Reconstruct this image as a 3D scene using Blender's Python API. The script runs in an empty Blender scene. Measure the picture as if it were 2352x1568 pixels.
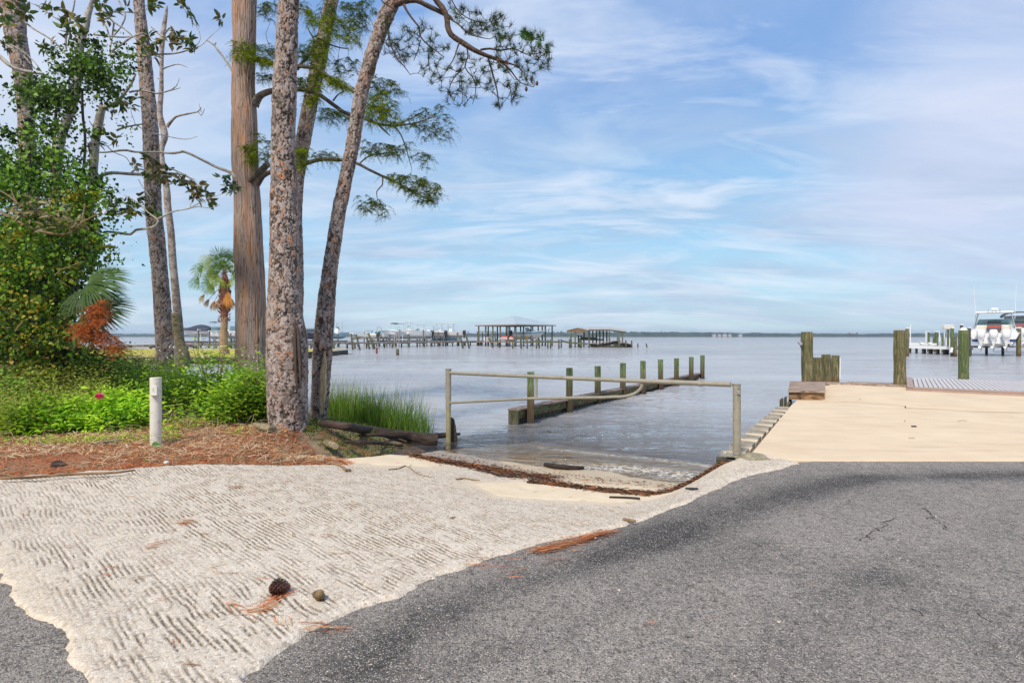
import bpy, math, random
import numpy as np
from mathutils import Vector, Matrix
R = math.radians
random.seed(7); RNG = np.random.default_rng(7)
scene = bpy.context.scene
COL = scene.collection
CAMZ, FPX, HZ, WATER = 1.55, 1307.0, 772.0, -0.35

def P(px, py, Y):      # a measured point of the photograph at distance Y
    return Vector(((px-1176)/FPX*Y, Y, CAMZ-(py-HZ)/FPX*Y))
def G(px, py, z=0.0):  # a measured point on the level z
    Y = (CAMZ-z)*FPX/(py-HZ)
    return Vector(((px-1176)/FPX*Y, Y, z))
def V(*a): return Vector(a)
U = V(.522, .853, 0); T = V(.853, -.522, 0)
def ST(s, t, z=0.0): return U*s+T*t+V(0, 0, z)

# ---------------------------------------------------------------- noise
def _h(ix, iy, iz, seed):
    with np.errstate(over='ignore'):
        n = (ix.astype(np.int64)*374761393+iy.astype(np.int64)*668265263+iz.astype(np.int64)*2147483647+seed*1274126177) & 0xffffffff
        n = ((n ^ (n >> 13))*1274126177) & 0xffffffff
        n = ((n ^ (n >> 16))*2246822519) & 0xffffffff
        return ((n ^ (n >> 15)) & 0xffffff)/float(0x1000000)
def vnoise(p, seed=0):
    p = np.asarray(p, float)
    if p.shape[1] == 2: p = np.c_[p, np.zeros(len(p))]
    i = np.floor(p).astype(np.int64); f = p-i; f = f*f*(3-2*f); r = 0
    for dx in (0, 1):
        for dy in (0, 1):
            for dz in (0, 1):
                w = (f[:, 0] if dx else 1-f[:, 0])*(f[:, 1] if dy else 1-f[:, 1])*(f[:, 2] if dz else 1-f[:, 2])
                r = r+w*_h(i[:, 0]+dx, i[:, 1]+dy, i[:, 2]+dz, seed)
    return r
def fbm(p, o=4, seed=0):
    p = np.asarray(p, float); r = 0; a = .5; s = 0
    for k in range(o):
        r = r+a*vnoise(p*2**k+k*7.3, seed+k); s += a; a *= .5
    return r/s
def worley(p, seed=0):
    i = np.floor(p).astype(np.int64); n = len(p)
    f1 = np.full(n, 9.); f2 = np.full(n, 9.); cid = np.zeros(n)
    for dx in (-1, 0, 1):
        for dy in (-1, 0, 1):
            for dz in (-1, 0, 1):
                a, b, c = i[:, 0]+dx, i[:, 1]+dy, i[:, 2]+dz
                q = np.stack([a+_h(a, b, c, seed), b+_h(a, b, c, seed+11), c+_h(a, b, c, seed+23)], 1)
                d = np.sqrt(((q-p)**2).sum(1)); h = _h(a, b, c, seed+31)
                m = d < f1
                f2 = np.where(m, f1, np.minimum(f2, d)); cid = np.where(m, h, cid); f1 = np.where(m, d, f1)
    return f1, f2, cid
def sst(a, b, x):
    t = np.clip((x-a)/(b-a), 0, 1); return t*t*(3-2*t)
def sdpoly(X, Y, poly):     # positive inside
    d = np.full(X.shape, 1e9); ins = np.zeros(X.shape, bool); n = len(poly)
    for i in range(n):
        x0, y0 = poly[i][0], poly[i][1]; x1, y1 = poly[(i+1) % n][0], poly[(i+1) % n][1]
        ex, ey = x1-x0, y1-y0; L = ex*ex+ey*ey+1e-12
        t = np.clip(((X-x0)*ex+(Y-y0)*ey)/L, 0, 1)
        d = np.minimum(d, np.hypot(X-x0-t*ex, Y-y0-t*ey))
        c = ((y0 > Y) != (y1 > Y))
        xi = x0+(Y-y0)*ex/(ey if abs(ey) > 1e-9 else 1e-9)
        ins ^= c & (X < xi)
    return np.where(ins, d, -d)
def dpath(X, Y, pts):
    d = np.full(X.shape, 1e9)
    for (a, b) in zip(pts[:-1], pts[1:]):
        ex, ey = b[0]-a[0], b[1]-a[1]; L = ex*ex+ey*ey+1e-12
        t = np.clip(((X-a[0])*ex+(Y-a[1])*ey)/L, 0, 1)
        d = np.minimum(d, np.hypot(X-a[0]-t*ex, Y-a[1]-t*ey))
    return d

# ---------------------------------------------------------------- things and parts
def tag(o, label=None, cat=None, group=None, kind=None):
    for k, v in (('label', label), ('category', cat), ('group', group), ('kind', kind)):
        if v: o[k] = v
    return o
def empty(name, loc=(0, 0, 0), label=None, cat=None, group=None, kind=None):
    o = bpy.data.objects.new(name, None); o.location = loc; o.empty_display_size = .1
    COL.objects.link(o); return tag(o, label, cat, group, kind)
def wloc(p):
    v = V(0, 0, 0)
    while p: v = v+p.location; p = p.parent
    return v
def link(name, me, parent=None, mat=None, origin=None):
    """verts of me are in world space (or the space of a thing standing at the origin)"""
    if mat is not None and not len(me.materials): me.materials.append(mat)
    off = wloc(parent) if parent else origin
    if off is None and len(me.vertices):
        n = len(me.vertices); a = np.empty(n*3); me.vertices.foreach_get('co', a); a = a.reshape(-1, 3)
        off = V((a[:, 0].min()+a[:, 0].max())/2, (a[:, 1].min()+a[:, 1].max())/2, a[:, 2].min())
    if off is not None and off.length > 0: me.transform(Matrix.Translation(-off))
    o = bpy.data.objects.new(name, me); COL.objects.link(o)
    if parent: o.parent = parent
    elif off is not None: o.location = off
    return o
def kids(o): return [c for c in bpy.data.objects if c.parent == o]
def copy_tree(o, ch, parent=None):
    c = o.copy(); COL.objects.link(c); c.parent = parent
    for k in ch.get(o.name, []): copy_tree(k, ch, c)
    return c
def childmap():
    m = {}
    for o in bpy.data.objects:
        if o.parent: m.setdefault(o.parent.name, []).append(o)
    return m

class MB:
    def __init__(s): s.v = []; s.f = []; s.cols = None
    def add(s, vs, fs):
        b = len(s.v); s.v += [tuple(v) for v in vs]; s.f += [tuple(b+i for i in f) for f in fs]; return s
    def box(s, c, d, rz=0.0, rx=0.0, ry=0.0, taper=1.0):
        c = Vector(c); m = Matrix.Rotation(rz, 3, 'Z') @ Matrix.Rotation(ry, 3, 'Y') @ Matrix.Rotation(rx, 3, 'X')
        vs = []
        for z in (-1, 1):
            k = taper if z > 0 else 1
            for x, y in ((-1, -1), (1, -1), (1, 1), (-1, 1)):
                vs.append(c+m @ V(x*d[0]/2*k, y*d[1]/2*k, z*d[2]/2))
        return s.add(vs, [(3, 2, 1, 0), (4, 5, 6, 7), (0, 1, 5, 4), (1, 2, 6, 5), (2, 3, 7, 6), (3, 0, 4, 7)])
    def hexa(s, bot, top):
        n = len(bot)
        return s.add(list(bot)+list(top), [tuple(reversed(range(n))), tuple(range(n, 2*n))]+[(i, (i+1) % n, (i+1) % n+n, i+n) for i in range(n)])
    def beam(s, a, b, w, h):
        a, b = Vector(a), Vector(b); d = (b-a).normalized()
        up = V(0, 0, 1) if abs(d.z) < .95 else V(0, 1, 0)
        x = d.cross(up).normalized()*w/2; y = x.cross(d).normalized()*h/2
        return s.hexa([a-x-y, a+x-y, a+x+y, a-x+y], [b-x-y, b+x-y, b+x+y, b-x+y])
    def tube(s, pts, rad, n=8, cap=True, jit=0.0):
        pts = [Vector(p) for p in pts]
        if not hasattr(rad, '__len__'): rad = [rad]*len(pts)
        b = len(s.v); d0 = (pts[1]-pts[0]).normalized()
        x = d0.cross(V(0, 0, 1) if abs(d0.z) < .9 else V(0, 1, 0)).normalized()
        for i, p in enumerate(pts):
            d = (pts[min(i+1, len(pts)-1)]-pts[max(i-1, 0)]).normalized()
            x = (x-d*x.dot(d)).normalized(); y = d.cross(x)
            for k in range(n):
                a = 2*math.pi*k/n; r = rad[i]*(1+random.uniform(-jit, jit))
                s.v.append(tuple(p+(x*math.cos(a)+y*math.sin(a))*r))
        for i in range(len(pts)-1):
            for k in range(n):
                k2 = (k+1) % n
                s.f.append((b+i*n+k, b+i*n+k2, b+(i+1)*n+k2, b+(i+1)*n+k))
        if cap:
            s.f.append(tuple(b+k for k in reversed(range(n))))
            s.f.append(tuple(b+(len(pts)-1)*n+k for k in range(n)))
        return s
    def lathe(s, c, prof, n=16):
        c = Vector(c); b = len(s.v)
        for r, z in prof:
            for k in range(n):
                a = 2*math.pi*k/n; s.v.append((c.x+r*math.cos(a), c.y+r*math.sin(a), c.z+z))
        m = len(prof)
        for i in range(m-1):
            for k in range(n): s.f.append((b+i*n+k, b+i*n+(k+1) % n, b+(i+1)*n+(k+1) % n, b+(i+1)*n+k))
        s.f.append(tuple(b+k for k in reversed(range(n)))); s.f.append(tuple(b+(m-1)*n+k for k in range(n)))
        return s
    def mesh(s, name, smooth=True, ang=35):
        me = bpy.data.meshes.new(name); me.from_pydata(s.v, [], s.f); me.update()
        if smooth and len(me.polygons):
            me.shade_smooth(); me.set_sharp_from_angle(angle=R(ang))
        return me
    def build(s, name, mat, parent=None, bevel=0.0, smooth=True, origin=None):
        o = link(name, s.mesh(name, smooth), parent, mat, origin)
        if bevel:
            b = o.modifiers.new('bevel', 'BEVEL'); b.width = bevel; b.segments = 2; b.limit_method = 'ANGLE'; b.harden_normals = False
        return o

def npmesh(name, verts, faces_n, loops, cols=None, attrs=None, smooth=False):
    """faces_n: loop totals; loops: vertex indices"""
    me = bpy.data.meshes.new(name); verts = np.asarray(verts, np.float32)
    me.vertices.add(len(verts)); me.vertices.foreach_set('co', verts.ravel())
    me.loops.add(len(loops)); me.loops.foreach_set('vertex_index', np.asarray(loops, np.int32))
    faces_n = np.asarray(faces_n, np.int32); st = np.zeros(len(faces_n), np.int32); st[1:] = np.cumsum(faces_n)[:-1]
    me.polygons.add(len(faces_n)); me.polygons.foreach_set('loop_start', st)
    me.update(calc_edges=True); me.validate()
    if cols is not None:
        c = np.ones((len(verts), 4), np.float32); c[:, :3] = np.clip(cols, 0, 1)
        ca = me.color_attributes.new('Col', 'FLOAT_COLOR', 'POINT'); ca.data.foreach_set('color', c.ravel())
    for k, a in (attrs or {}).items():
        at = me.attributes.new(k, 'FLOAT', 'POINT'); at.data.foreach_set('value', np.asarray(a, np.float32))
    if smooth: me.shade_smooth()
    return me

TPL = {
 'needle': ([(0, -.5, 0), (0, .5, 0), (1, 0, -.1)], [(0, 1, 2)]),
 'blade': ([(0, -.5, 0), (0, .5, 0), (.5, .5, -.06), (.5, -.5, -.06), (1, 0, -.28)], [(0, 1, 2, 3), (3, 2, 4)]),
 'diamond': ([(0, 0, 0), (.5, -.5, .05), (1, 0, -.06), (.5, .5, .05)], [(0, 1, 2, 3)]),
 'leaf': ([(0, 0, 0), (.32, -.5, .09), (.32, .5, .09), (.72, -.34, .03), (.72, .34, .03), (1, 0, -.12), (.32, 0, .0), (.72, 0, -.04)],
          [(0, 1, 6), (0, 6, 2), (1, 3, 7, 6), (6, 7, 4, 2), (3, 5, 7), (7, 5, 4)]),
 'heart': ([(0, 0, 0), (-.08, -.34, .02), (.3, -.52, .06), (1, 0, -.1), (.3, .52, .06), (-.08, .34, .02), (.3, 0, -.01)],
           [(0, 1, 2, 6), (6, 2, 3), (6, 3, 4), (0, 6, 4, 5)]),
}
class Cloud:
    def __init__(s): s.V = []; s.N = []; s.L = []; s.C = []; s.n = 0
    def add(s, pos, d, nrm, L, W, col, tpl='diamond'):
        pos = np.asarray(pos, float).reshape(-1, 3); N = len(pos)
        if not N: return s
        d = np.asarray(d, float)+0*pos; d = d/(np.linalg.norm(d, axis=1, keepdims=True)+1e-9)
        nrm = np.asarray(nrm, float)+0*pos
        side = np.cross(d, nrm); side = side/(np.linalg.norm(side, axis=1, keepdims=True)+1e-9); up = np.cross(side, d)
        L = (np.asarray(L)+np.zeros(N)).reshape(-1, 1, 1); W = (np.asarray(W)+np.zeros(N)).reshape(-1, 1, 1)
        tv, tf = TPL[tpl]; tv = np.array(tv)
        v = pos[:, None, :]+d[:, None, :]*tv[None, :, 0:1]*L+side[:, None, :]*tv[None, :, 1:2]*W+up[:, None, :]*tv[None, :, 2:3]*L
        k = len(tv); s.V.append(v.reshape(-1, 3)); col = np.asarray(col, float)+np.zeros((N, 3))
        s.C.append(np.repeat(col, k, 0))
        fl = np.concatenate([np.array(f) for f in tf]); fn = np.array([len(f) for f in tf])
        s.L.append((fl[None, :]+(np.arange(N)*k)[:, None]+s.n).ravel()); s.N.append(np.tile(fn, N)); s.n += N*k
        return s
    def addmb(s, mb, col):
        if not mb.v: return s
        s.V.append(np.array(mb.v)); s.C.append(np.tile(np.array(col, float), (len(mb.v), 1)))
        s.L.append(np.concatenate([np.array(f) for f in mb.f])+s.n); s.N.append(np.array([len(f) for f in mb.f])); s.n += len(mb.v)
        return s
    def build(s, name, mat, parent=None, origin=None):
        me = npmesh(name, np.concatenate(s.V), np.concatenate(s.N), np.concatenate(s.L), np.concatenate(s.C))
        return link(name, me, parent, mat, origin)
def rdir(n, zlo=-1, zhi=1):
    z = RNG.uniform(zlo, zhi, n); a = RNG.uniform(0, 2*np.pi, n); r = np.sqrt(np.maximum(0, 1-z*z))
    return np.stack([r*np.cos(a), r*np.sin(a), z], 1)
def pick(cols, n, jit=.12):
    c = np.array(cols)[RNG.integers(0, len(cols), n)]
    return np.clip(c*(1+RNG.uniform(-jit, jit, (n, 1)))+RNG.uniform(-.006, .006, (n, 3)), 0, 1)
def smooth_path(pts, step):
    """Catmull-Rom through rows [x,y,z,...]"""
    p = np.array(pts, float); p = np.vstack([2*p[0]-p[1], p, 2*p[-1]-p[-2]]); out = []
    for i in range(1, len(p)-2):
        L = np.linalg.norm(p[i+1, :3]-p[i, :3]); n = max(1, int(round(L/step)))
        t = (np.arange(n)/n)[:, None]
        a, b, c, d = p[i-1], p[i], p[i+1], p[i+2]
        out.append(.5*((2*b)+(-a+c)*t+(2*a-5*b+4*c-d)*t**2+(-a+3*b-3*c+d)*t**3))
    out.append(p[-2:-1]); return np.vstack(out)
def inpoly_samples(polys, n, depth):
    """n points whose photo position lies in the measured outlines; depth = (mid, spread)"""
    out = []
    for k in range(200):
        for poly in polys:
            a = np.array(poly, float); m = max(50, n)
            x = RNG.uniform(a[:, 0].min(), a[:, 0].max(), m); y = RNG.uniform(a[:, 1].min(), a[:, 1].max(), m)
            sd = sdpoly(x, y, poly); q = sd > 0
            out.append(np.stack([x[q], y[q], sd[q]], 1))
        if sum(len(o) for o in out) > n: break
    o = np.vstack(out); RNG.shuffle(o); o = o[:n]
    Y = depth[0]+RNG.normal(0, 1, len(o)).clip(-1.8, 1.8)*depth[1]
    return np.stack([(o[:, 0]-1176)/FPX*Y, Y, CAMZ-(o[:, 1]-HZ)/FPX*Y], 1), o[:, 2]
def grow(nodes, targets, sag=.06, wig=.03, seg=.12):
    """joins each target to the nearest branch point so far: an organic net of twigs"""
    nodes = np.array(nodes, float); out = []
    T_ = np.array(targets, float)
    d = np.array([np.min(np.linalg.norm(nodes-t, axis=1)) for t in T_]); order = np.argsort(d)
    for i in order:
        t = T_[i]; dd = np.linalg.norm(nodes-t, axis=1); j = int(np.argmin(dd)); a = nodes[j]; L = dd[j]
        if L < .02: continue
        n = max(2, int(L/seg)+1); k = (np.arange(n+1)/n)[:, None]
        off = RNG.normal(0, wig, 3)*L*2
        pth = a+(t-a)*k+off*(k*(1-k))*2; pth[:, 2] -= (sag*L*4*(k*(1-k)))[:, 0]*RNG.uniform(-.3, 1)
        pth[1:-1] += RNG.normal(0, wig*.25, (n-1, 3))*L
        out.append(pth); nodes = np.vstack([nodes, pth[1:]])
    return out, nodes
# ---------------------------------------------------------------- materials
class NT:
    def __init__(s, name):
        s.m = bpy.data.materials.new(name); s.m.use_nodes = True; s.t = s.m.node_tree; s.n = s.t.nodes; s.l = s.t.links
        s.b = s.n['Principled BSDF']; s.out = s.n['Material Output']; s._co = None
    def node(s, typ, ins=None, **kw):
        n = s.n.new(typ)
        for k, v in kw.items(): setattr(n, k, v)
        for k, v in (ins or {}).items(): s.set(n, k, v)
        return n
    def set(s, n, k, v):
        if isinstance(v, bpy.types.NodeSocket): s.l.new(v, n.inputs[k])
        else:
            i = n.inputs[k]
            if i.type == 'RGBA' and len(v) == 3: v = (*v, 1)
            i.default_value = v
    def co(s, scale=(1, 1, 1), kind='Object'):
        if s._co is None: s._co = s.node('ShaderNodeTexCoord')
        if kind == 'World': src = s.node('ShaderNodeNewGeometry').outputs['Position']
        else: src = s._co.outputs[kind]
        return s.node('ShaderNodeMapping', {'Vector': src, 'Scale': scale}).outputs[0]
    def noise(s, vec, scale=5, detail=4, rough=.55, dist=0):
        return s.node('ShaderNodeTexNoise', {'Vector': vec, 'Scale': scale, 'Detail': detail, 'Roughness': rough, 'Distortion': dist}).outputs[0]
    def voro(s, vec, scale=5, feature='F1', out='Distance', rnd=1.0):
        return s.node('ShaderNodeTexVoronoi', {'Vector': vec, 'Scale': scale, 'Randomness': rnd}, feature=feature).outputs[out]
    def ramp(s, fac, stops, interp='LINEAR'):
        n = s.node('ShaderNodeValToRGB', {'Fac': fac}); r = n.color_ramp; r.interpolation = interp
        while len(r.elements) < len(stops): r.elements.new(.5)
        for e, (p, c) in zip(r.elements, stops):
            e.position = p; e.color = (c, c, c, 1) if not hasattr(c, '__len__') else (*c, 1)
        return n.outputs[0]
    def mix(s, fac, a, b, mode='MIX'):
        n = s.node('ShaderNodeMix', data_type='RGBA', blend_type=mode)
        s.set(n, 0, fac)
        for k, v in ((6, a), (7, b)): s.set(n, k, v)
        return n.outputs[2]
    def math(s, op, a, b=0.0, c=0.0, clamp=False):
        n = s.node('ShaderNodeMath', operation=op, use_clamp=clamp)
        s.set(n, 0, a); s.set(n, 1, b); s.set(n, 2, c); return n.outputs[0]
    def attr(s, name, out='Fac'):
        return s.node('ShaderNodeAttribute', attribute_name=name).outputs[out]
    def bump(s, h, strength=.5, dist=.01, nrm=None):
        n = s.node('ShaderNodeBump', {'Height': h, 'Strength': strength, 'Distance': dist})
        if nrm is not None: s.set(n, 'Normal', nrm)
        return n.outputs[0]
    def fin(s, col=None, rough=None, nrm=None, metal=None, spec=None):
        for k, v in (('Base Color', col), ('Roughness', rough), ('Normal', nrm), ('Metallic', metal), ('Specular IOR Level', spec)):
            if v is not None: s.set(s.b, k, v)
        return s.m

def m_plain(name, col, rough=.6, metal=0.0, var=.25, scale=6, bump=.15, dist=.004, dirt=None):
    t = NT(name); c = t.co(); n = t.noise(c, scale, 6, .6)
    a = tuple(x*(1-var) for x in col); b = tuple(min(1, x*(1+var)) for x in col)
    cc = t.ramp(n, [(.25, a), (.75, b)])
    if dirt:
        cc = t.mix(t.ramp(t.noise(c, scale*2.7, 8, .7), [(.52, 0), (.68, 1)]), cc, dirt)
    t.fin(cc, rough, t.bump(t.noise(c, scale*8, 4), bump, dist), metal); return t.m

def m_leaf(name, rough=.45, transl=.3, under=None, spec=.5):
    t = NT(name); col = t.attr('Col', 'Color')
    if under:
        g = t.node('ShaderNodeNewGeometry')
        col = t.mix(t.math('MULTIPLY', g.outputs['Backfacing'], .75), col, under)
    t.fin(col, rough, spec=spec)
    tr = t.node('ShaderNodeBsdfTranslucent', {'Color': t.mix(1.0, col, (1.0, 1.15, .5), 'MULTIPLY')})
    mx = t.node('ShaderNodeMixShader', {0: transl, 1: t.b.outputs[0], 2: tr.outputs[0]})
    t.l.new(mx.outputs[0], t.out.inputs[0]); return t.m

def m_pine():
    t = NT('pine_bark'); c = t.co(); cell = t.attr('cell'); ck = t.attr('crack')
    base = t.ramp(cell, [(.1, (.12, .085, .07)), (.35, (.28, .22, .195)), (.6, (.43, .365, .335)), (.76, (.29, .20, .155)), (.88, (.48, .21, .10)), (1, (.50, .19, .07))])
    n = t.noise(c, 26, 8, .65); fl = t.noise(t.co((1, 1, .35)), 60, 4, .6)
    base = t.mix(t.ramp(n, [(.35, 0), (.7, .35)]), base, (.46, .41, .38))
    base = t.mix(t.ramp(fl, [(.5, 0), (.72, .75)]), base, (.13, .09, .075))
    orange = t.ramp(t.noise(c, 9, 5, .6), [(.60, 0), (.66, .8)])
    base = t.mix(orange, base, (.40, .15, .055))
    col = t.mix(t.ramp(ck, [(.02, 1), (.12, .8), (.24, 0)]), base, (.055, .038, .030))
    h = t.math('ADD', t.math('MULTIPLY', n, .5), t.math('MULTIPLY', fl, .5))
    return t.fin(col, .85, t.bump(h, .8, .012))
def m_cypress():
    t = NT('cypress_bark'); c = t.co((1, 1, .06)); ck = t.attr('crack'); cell = t.attr('cell')
    n = t.noise(c, 55, 8, .7); n2 = t.noise(t.co((1, 1, .1)), 14, 5, .6)
    base = t.ramp(n2, [(.30, (.24, .15, .11)), (.45, (.42, .31, .26)), (.54, (.50, .26, .15)), (.64, (.52, .24, .11)), (.8, (.48, .41, .37))])
    base = t.mix(t.ramp(t.noise(t.co((1, 1, .10)), 7, 4), [(.46, 0), (.58, .8)]), base, (.36, .315, .29))
    base = t.mix(t.ramp(n, [(.46, 0), (.64, .7)]), base, (.14, .085, .06))
    col = t.mix(t.ramp(ck, [(0, .95), (.35, 0)]), base, (.06, .04, .03))
    return t.fin(col, .9, t.bump(n, .9, .02))
def m_greybark(name='grey_bark', a=(.42, .40, .36), b=(.22, .20, .17), spot=(.20, .11, .07)):
    t = NT(name); c = t.co(); n = t.noise(c, 7, 6, .65); f = t.noise(t.co((1, 1, .3)), 40, 6, .6)
    col = t.ramp(n, [(.35, b), (.55, a), (.7, tuple(min(1, x*1.25) for x in a))])
    col = t.mix(t.ramp(t.noise(c, 17, 5, .6), [(.56, 0), (.64, .8)]), col, spot)
    return t.fin(col, .85, t.bump(f, .6, .01))
def m_wood(name, base, alt, dark=(.03, .02, .015), algae=None, grain=(1, 1, .08), scale=22, wetz=None, rust=None):
    """weathered timber; wetz = world height band (lo, hi) where the tide keeps it dark"""
    t = NT(name); c = t.co(grain); n = t.noise(c, scale, 7, .7, 1.2); n2 = t.noise(t.co(), 5, 5, .6)
    col = t.ramp(n, [(.34, tuple(x*.22 for x in base)), (.46, base), (.58, alt), (.7, tuple(min(1, x*1.35) for x in alt))])
    if algae: col = t.mix(t.math('MULTIPLY', t.ramp(n2, [(.40, 0), (.6, .8)]), t.ramp(n, [(.38, .15), (.58, 1)])), col, algae)
    if wetz:
        z = t.node('ShaderNodeSeparateXYZ', {0: t.node('ShaderNodeNewGeometry').outputs['Position']}).outputs[2]
        zz = t.math('ADD', z, t.math('MULTIPLY', t.math('SUBTRACT', t.noise(t.co((1, 1, .25)), 9, 4), .5), .5))
        if rust:
            col = t.mix(t.ramp(t.math('DIVIDE', t.math('SUBTRACT', zz, wetz[0]), (wetz[1]-wetz[0])*1.35), [(.45, .75), (.95, 0)]), col, rust)
        col = t.mix(t.ramp(t.math('DIVIDE', t.math('SUBTRACT', zz, wetz[0]), wetz[1]-wetz[0]), [(.0, 1), (.9, 0)]), col, dark)
    crack = t.ramp(t.noise(t.co((grain[0]*1.0, grain[1]*1.0, grain[2]*.5)), scale*1.6, 3, .5), [(.30, 1), (.37, 0)])
    col = t.mix(t.math('MULTIPLY', crack, .8), col, dark)
    return t.fin(col, .85, t.bump(n, .6, .01))

M = {}
def mats():
    M['post_green'] = m_wood('bulkhead_post', (.08, .10, .04), (.20, .25, .11), algae=(.085, .15, .05), wetz=(-.45, .30), rust=(.11, .05, .02))
    M['pine'] = m_pine(); M['cyp'] = m_cypress(); M['grey'] = m_greybark()
    M['snag'] = m_greybark('snag_bark', (.40, .36, .33), (.17, .10, .075), (.16, .07, .04))
    M['limb'] = m_greybark('limb_bark', (.13, .10, .08), (.05, .038, .03), (.24, .25, .18))
    M['darktwig'] = m_plain('dark_twig', (.075, .055, .045), .9, 0, .4, 20)
    M['pinelimb'] = m_greybark('pine_limb_bark', (.085, .055, .042), (.035, .022, .018), (.26, .13, .06))
    M['leaf'] = m_leaf('weed_leaf', .6, .35, spec=.2)
    M['vine'] = m_leaf('vine_leaf', .5, .28, spec=.25)
    M['magnolia'] = m_leaf('magnolia_leaf', .42, .14, (.17, .12, .05), .3)
    M['needle'] = m_leaf('needle', .7, .25, spec=.08)
    M['dry'] = m_leaf('dry_litter', .8, .1, spec=.2)
    M['grass'] = m_leaf('grass_blade', .6, .3, spec=.2)
    M['straw'] = straw_mat(); M['concrete'] = concrete_mat(); M['asphalt'] = asphalt_mat(); M['sand'] = sand_mat()
    M['slab'] = slab_mat(); M['soil'] = soil_mat(); M['water'] = water_mat(); M['lawn'] = m_plain('dry_lawn', (.42, .36, .05), .9, 0, .3, 8, .5, .02, (.25, .30, .06))
    M['pile'] = m_wood('weathered_piling', (.10, .08, .035), (.26, .22, .115), algae=(.085, .115, .04), wetz=(-.5, .05), rust=(.14, .045, .015))
    M['pile_green'] = m_wood('green_piling', (.08, .10, .035), (.19, .23, .09), algae=(.08, .135, .035), wetz=(-.50, .0), rust=(.11, .05, .02))
    M['pile_far'] = m_wood('far_piling', (.085, .075, .045), (.20, .19, .12), algae=(.10, .13, .06), wetz=(-.5, .5), scale=9)
    M['deck'] = m_wood('weathered_deck', (.25, .175, .13), (.40, .31, .25), grain=(.08, 1, 1), scale=14)
    M['deckdark'] = m_wood('dark_old_timber', (.05, .038, .03), (.11, .09, .065), algae=(.06, .085, .03), grain=(1, 1, .3), scale=9)
    M['box_wood'] = m_wood('step_timber', (.19, .105, .045), (.30, .18, .09), grain=(.12, 1, 1), scale=12)
    M['comp'] = m_plain('composite_board', (.36, .265, .225), .6, 0, .12, 5)
    M['grate'] = m_plain('light_decking', (.52, .49, .48), .6, 0, .12, 9)
    M['galv'] = m_plain('painted_steel', (.29, .27, .215), .5, .0, .14, 5, .2, .002, (.22, .19, .14))
    M['galvpost'] = m_plain('worn_steel', (.31, .28, .215), .5, .0, .18, 9, .3, .003, (.20, .17, .12))
    M['vinyl'] = m_plain('grey_vinyl', (.36, .34, .30), .5, 0, .2, 5, .1, .003, (.26, .23, .18))
    M['pvc'] = m_plain('white_pvc', (.68, .66, .59), .4, 0, .08, 6, .1, .002, (.48, .45, .36))
    M['white'] = m_plain('white_paint', (.78, .79, .80), .3, 0, .04, 4, .02)
    M['offwhite'] = m_plain('cream_gelcoat', (.68, .66, .60), .35, 0, .06, 4, .02)
    M['roofmetal'] = m_plain('pale_roof', (.36, .44, .49), .5, 0, .06, 1.5, .1, .02)
    M['roofold'] = m_plain('old_roof', (.38, .37, .35), .7, 0, .25, 2, .3, .02)
    M['navy'] = m_plain('dark_cover', (.035, .045, .075), .8, 0, .3, 5, .5, .03)
    M['black'] = m_plain('black_plastic', (.03, .03, .035), .5, 0, .2, 5)
    M['blue'] = m_plain('blue_hull', (.04, .25, .42), .35, 0, .1, 3)
    M['paleblue'] = m_plain('pale_blue_hull', (.36, .58, .70), .35, 0, .06, 3)
    M['teal'] = m_plain('teal_cover', (.12, .42, .55), .7, 0, .15, 3)
    M['maroon'] = m_plain('maroon_hull', (.14, .03, .03), .35, 0, .1, 3)
    M['red'] = m_plain('red_gelcoat', (.65, .03, .05), .3, 0, .08, 3)
    M['bluegrey'] = m_plain('blue_grey_cover', (.16, .20, .42), .8, 0, .12, 3)
    M['hullnavy'] = m_plain('navy_stripe', (.03, .05, .17), .35, 0, .08, 3)
    M['steel'] = m_plain('bare_metal', (.55, .56, .57), .35, .8, .08, 5)
    M['glass'] = m_plain('tinted_glass', (.30, .48, .50), .08, 0, .05, 3)
    M['seat'] = m_plain('grey_seat', (.10, .09, .13), .7, 0, .2, 5)
    M['yellow'] = m_plain('yellow_plastic', (.75, .45, .03), .5, 0, .05, 5)
    M['redorange'] = m_plain('orange_stripe', (.45, .09, .03), .7, 0, .1, 5)
    M['rope'] = m_plain('old_concrete_edge', (.30, .27, .19), .9, 0, .35, 9, .8, .02, (.10, .09, .05))
    M['wetlog'] = m_wood('wet_log', (.028, .018, .013), (.065, .040, .030), grain=(.15, .15, 1), scale=16)
    M['log'] = m_wood('mossy_log', (.22, .18, .10), (.40, .34, .22), algae=(.19, .18, .10), grain=(.3, .3, 1), scale=14)
    M['stick'] = m_plain('stick_bark', (.24, .16, .09), .85, 0, .3, 14, .5)
    M['barewood'] = m_wood('bare_wood', (.38, .27, .15), (.56, .44, .28), grain=(1, 1, .1), scale=30)
    M['cone'] = m_plain('pine_cone', (.11, .04, .025), .6, 0, .4, 40, .5)
    M['nut'] = m_plain('brown_nut', (.30, .21, .10), .6, 0, .4, 40, .5)
    M['pink'] = m_plain('pink_petal', (.75, .08, .28), .6, 0, .3, 30)
    M['farwood'] = farwood_mat()
    M['crack'] = m_plain('tar_crack', (.03, .028, .027), .9)
    M['palmtrunk'] = m_wood('palm_trunk', (.26, .16, .09), (.42, .30, .18), grain=(1, 1, 3), scale=5)
    M['palmboot'] = m_plain('palm_boot', (.20, .075, .05), .85, 0, .5, 9)

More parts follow.
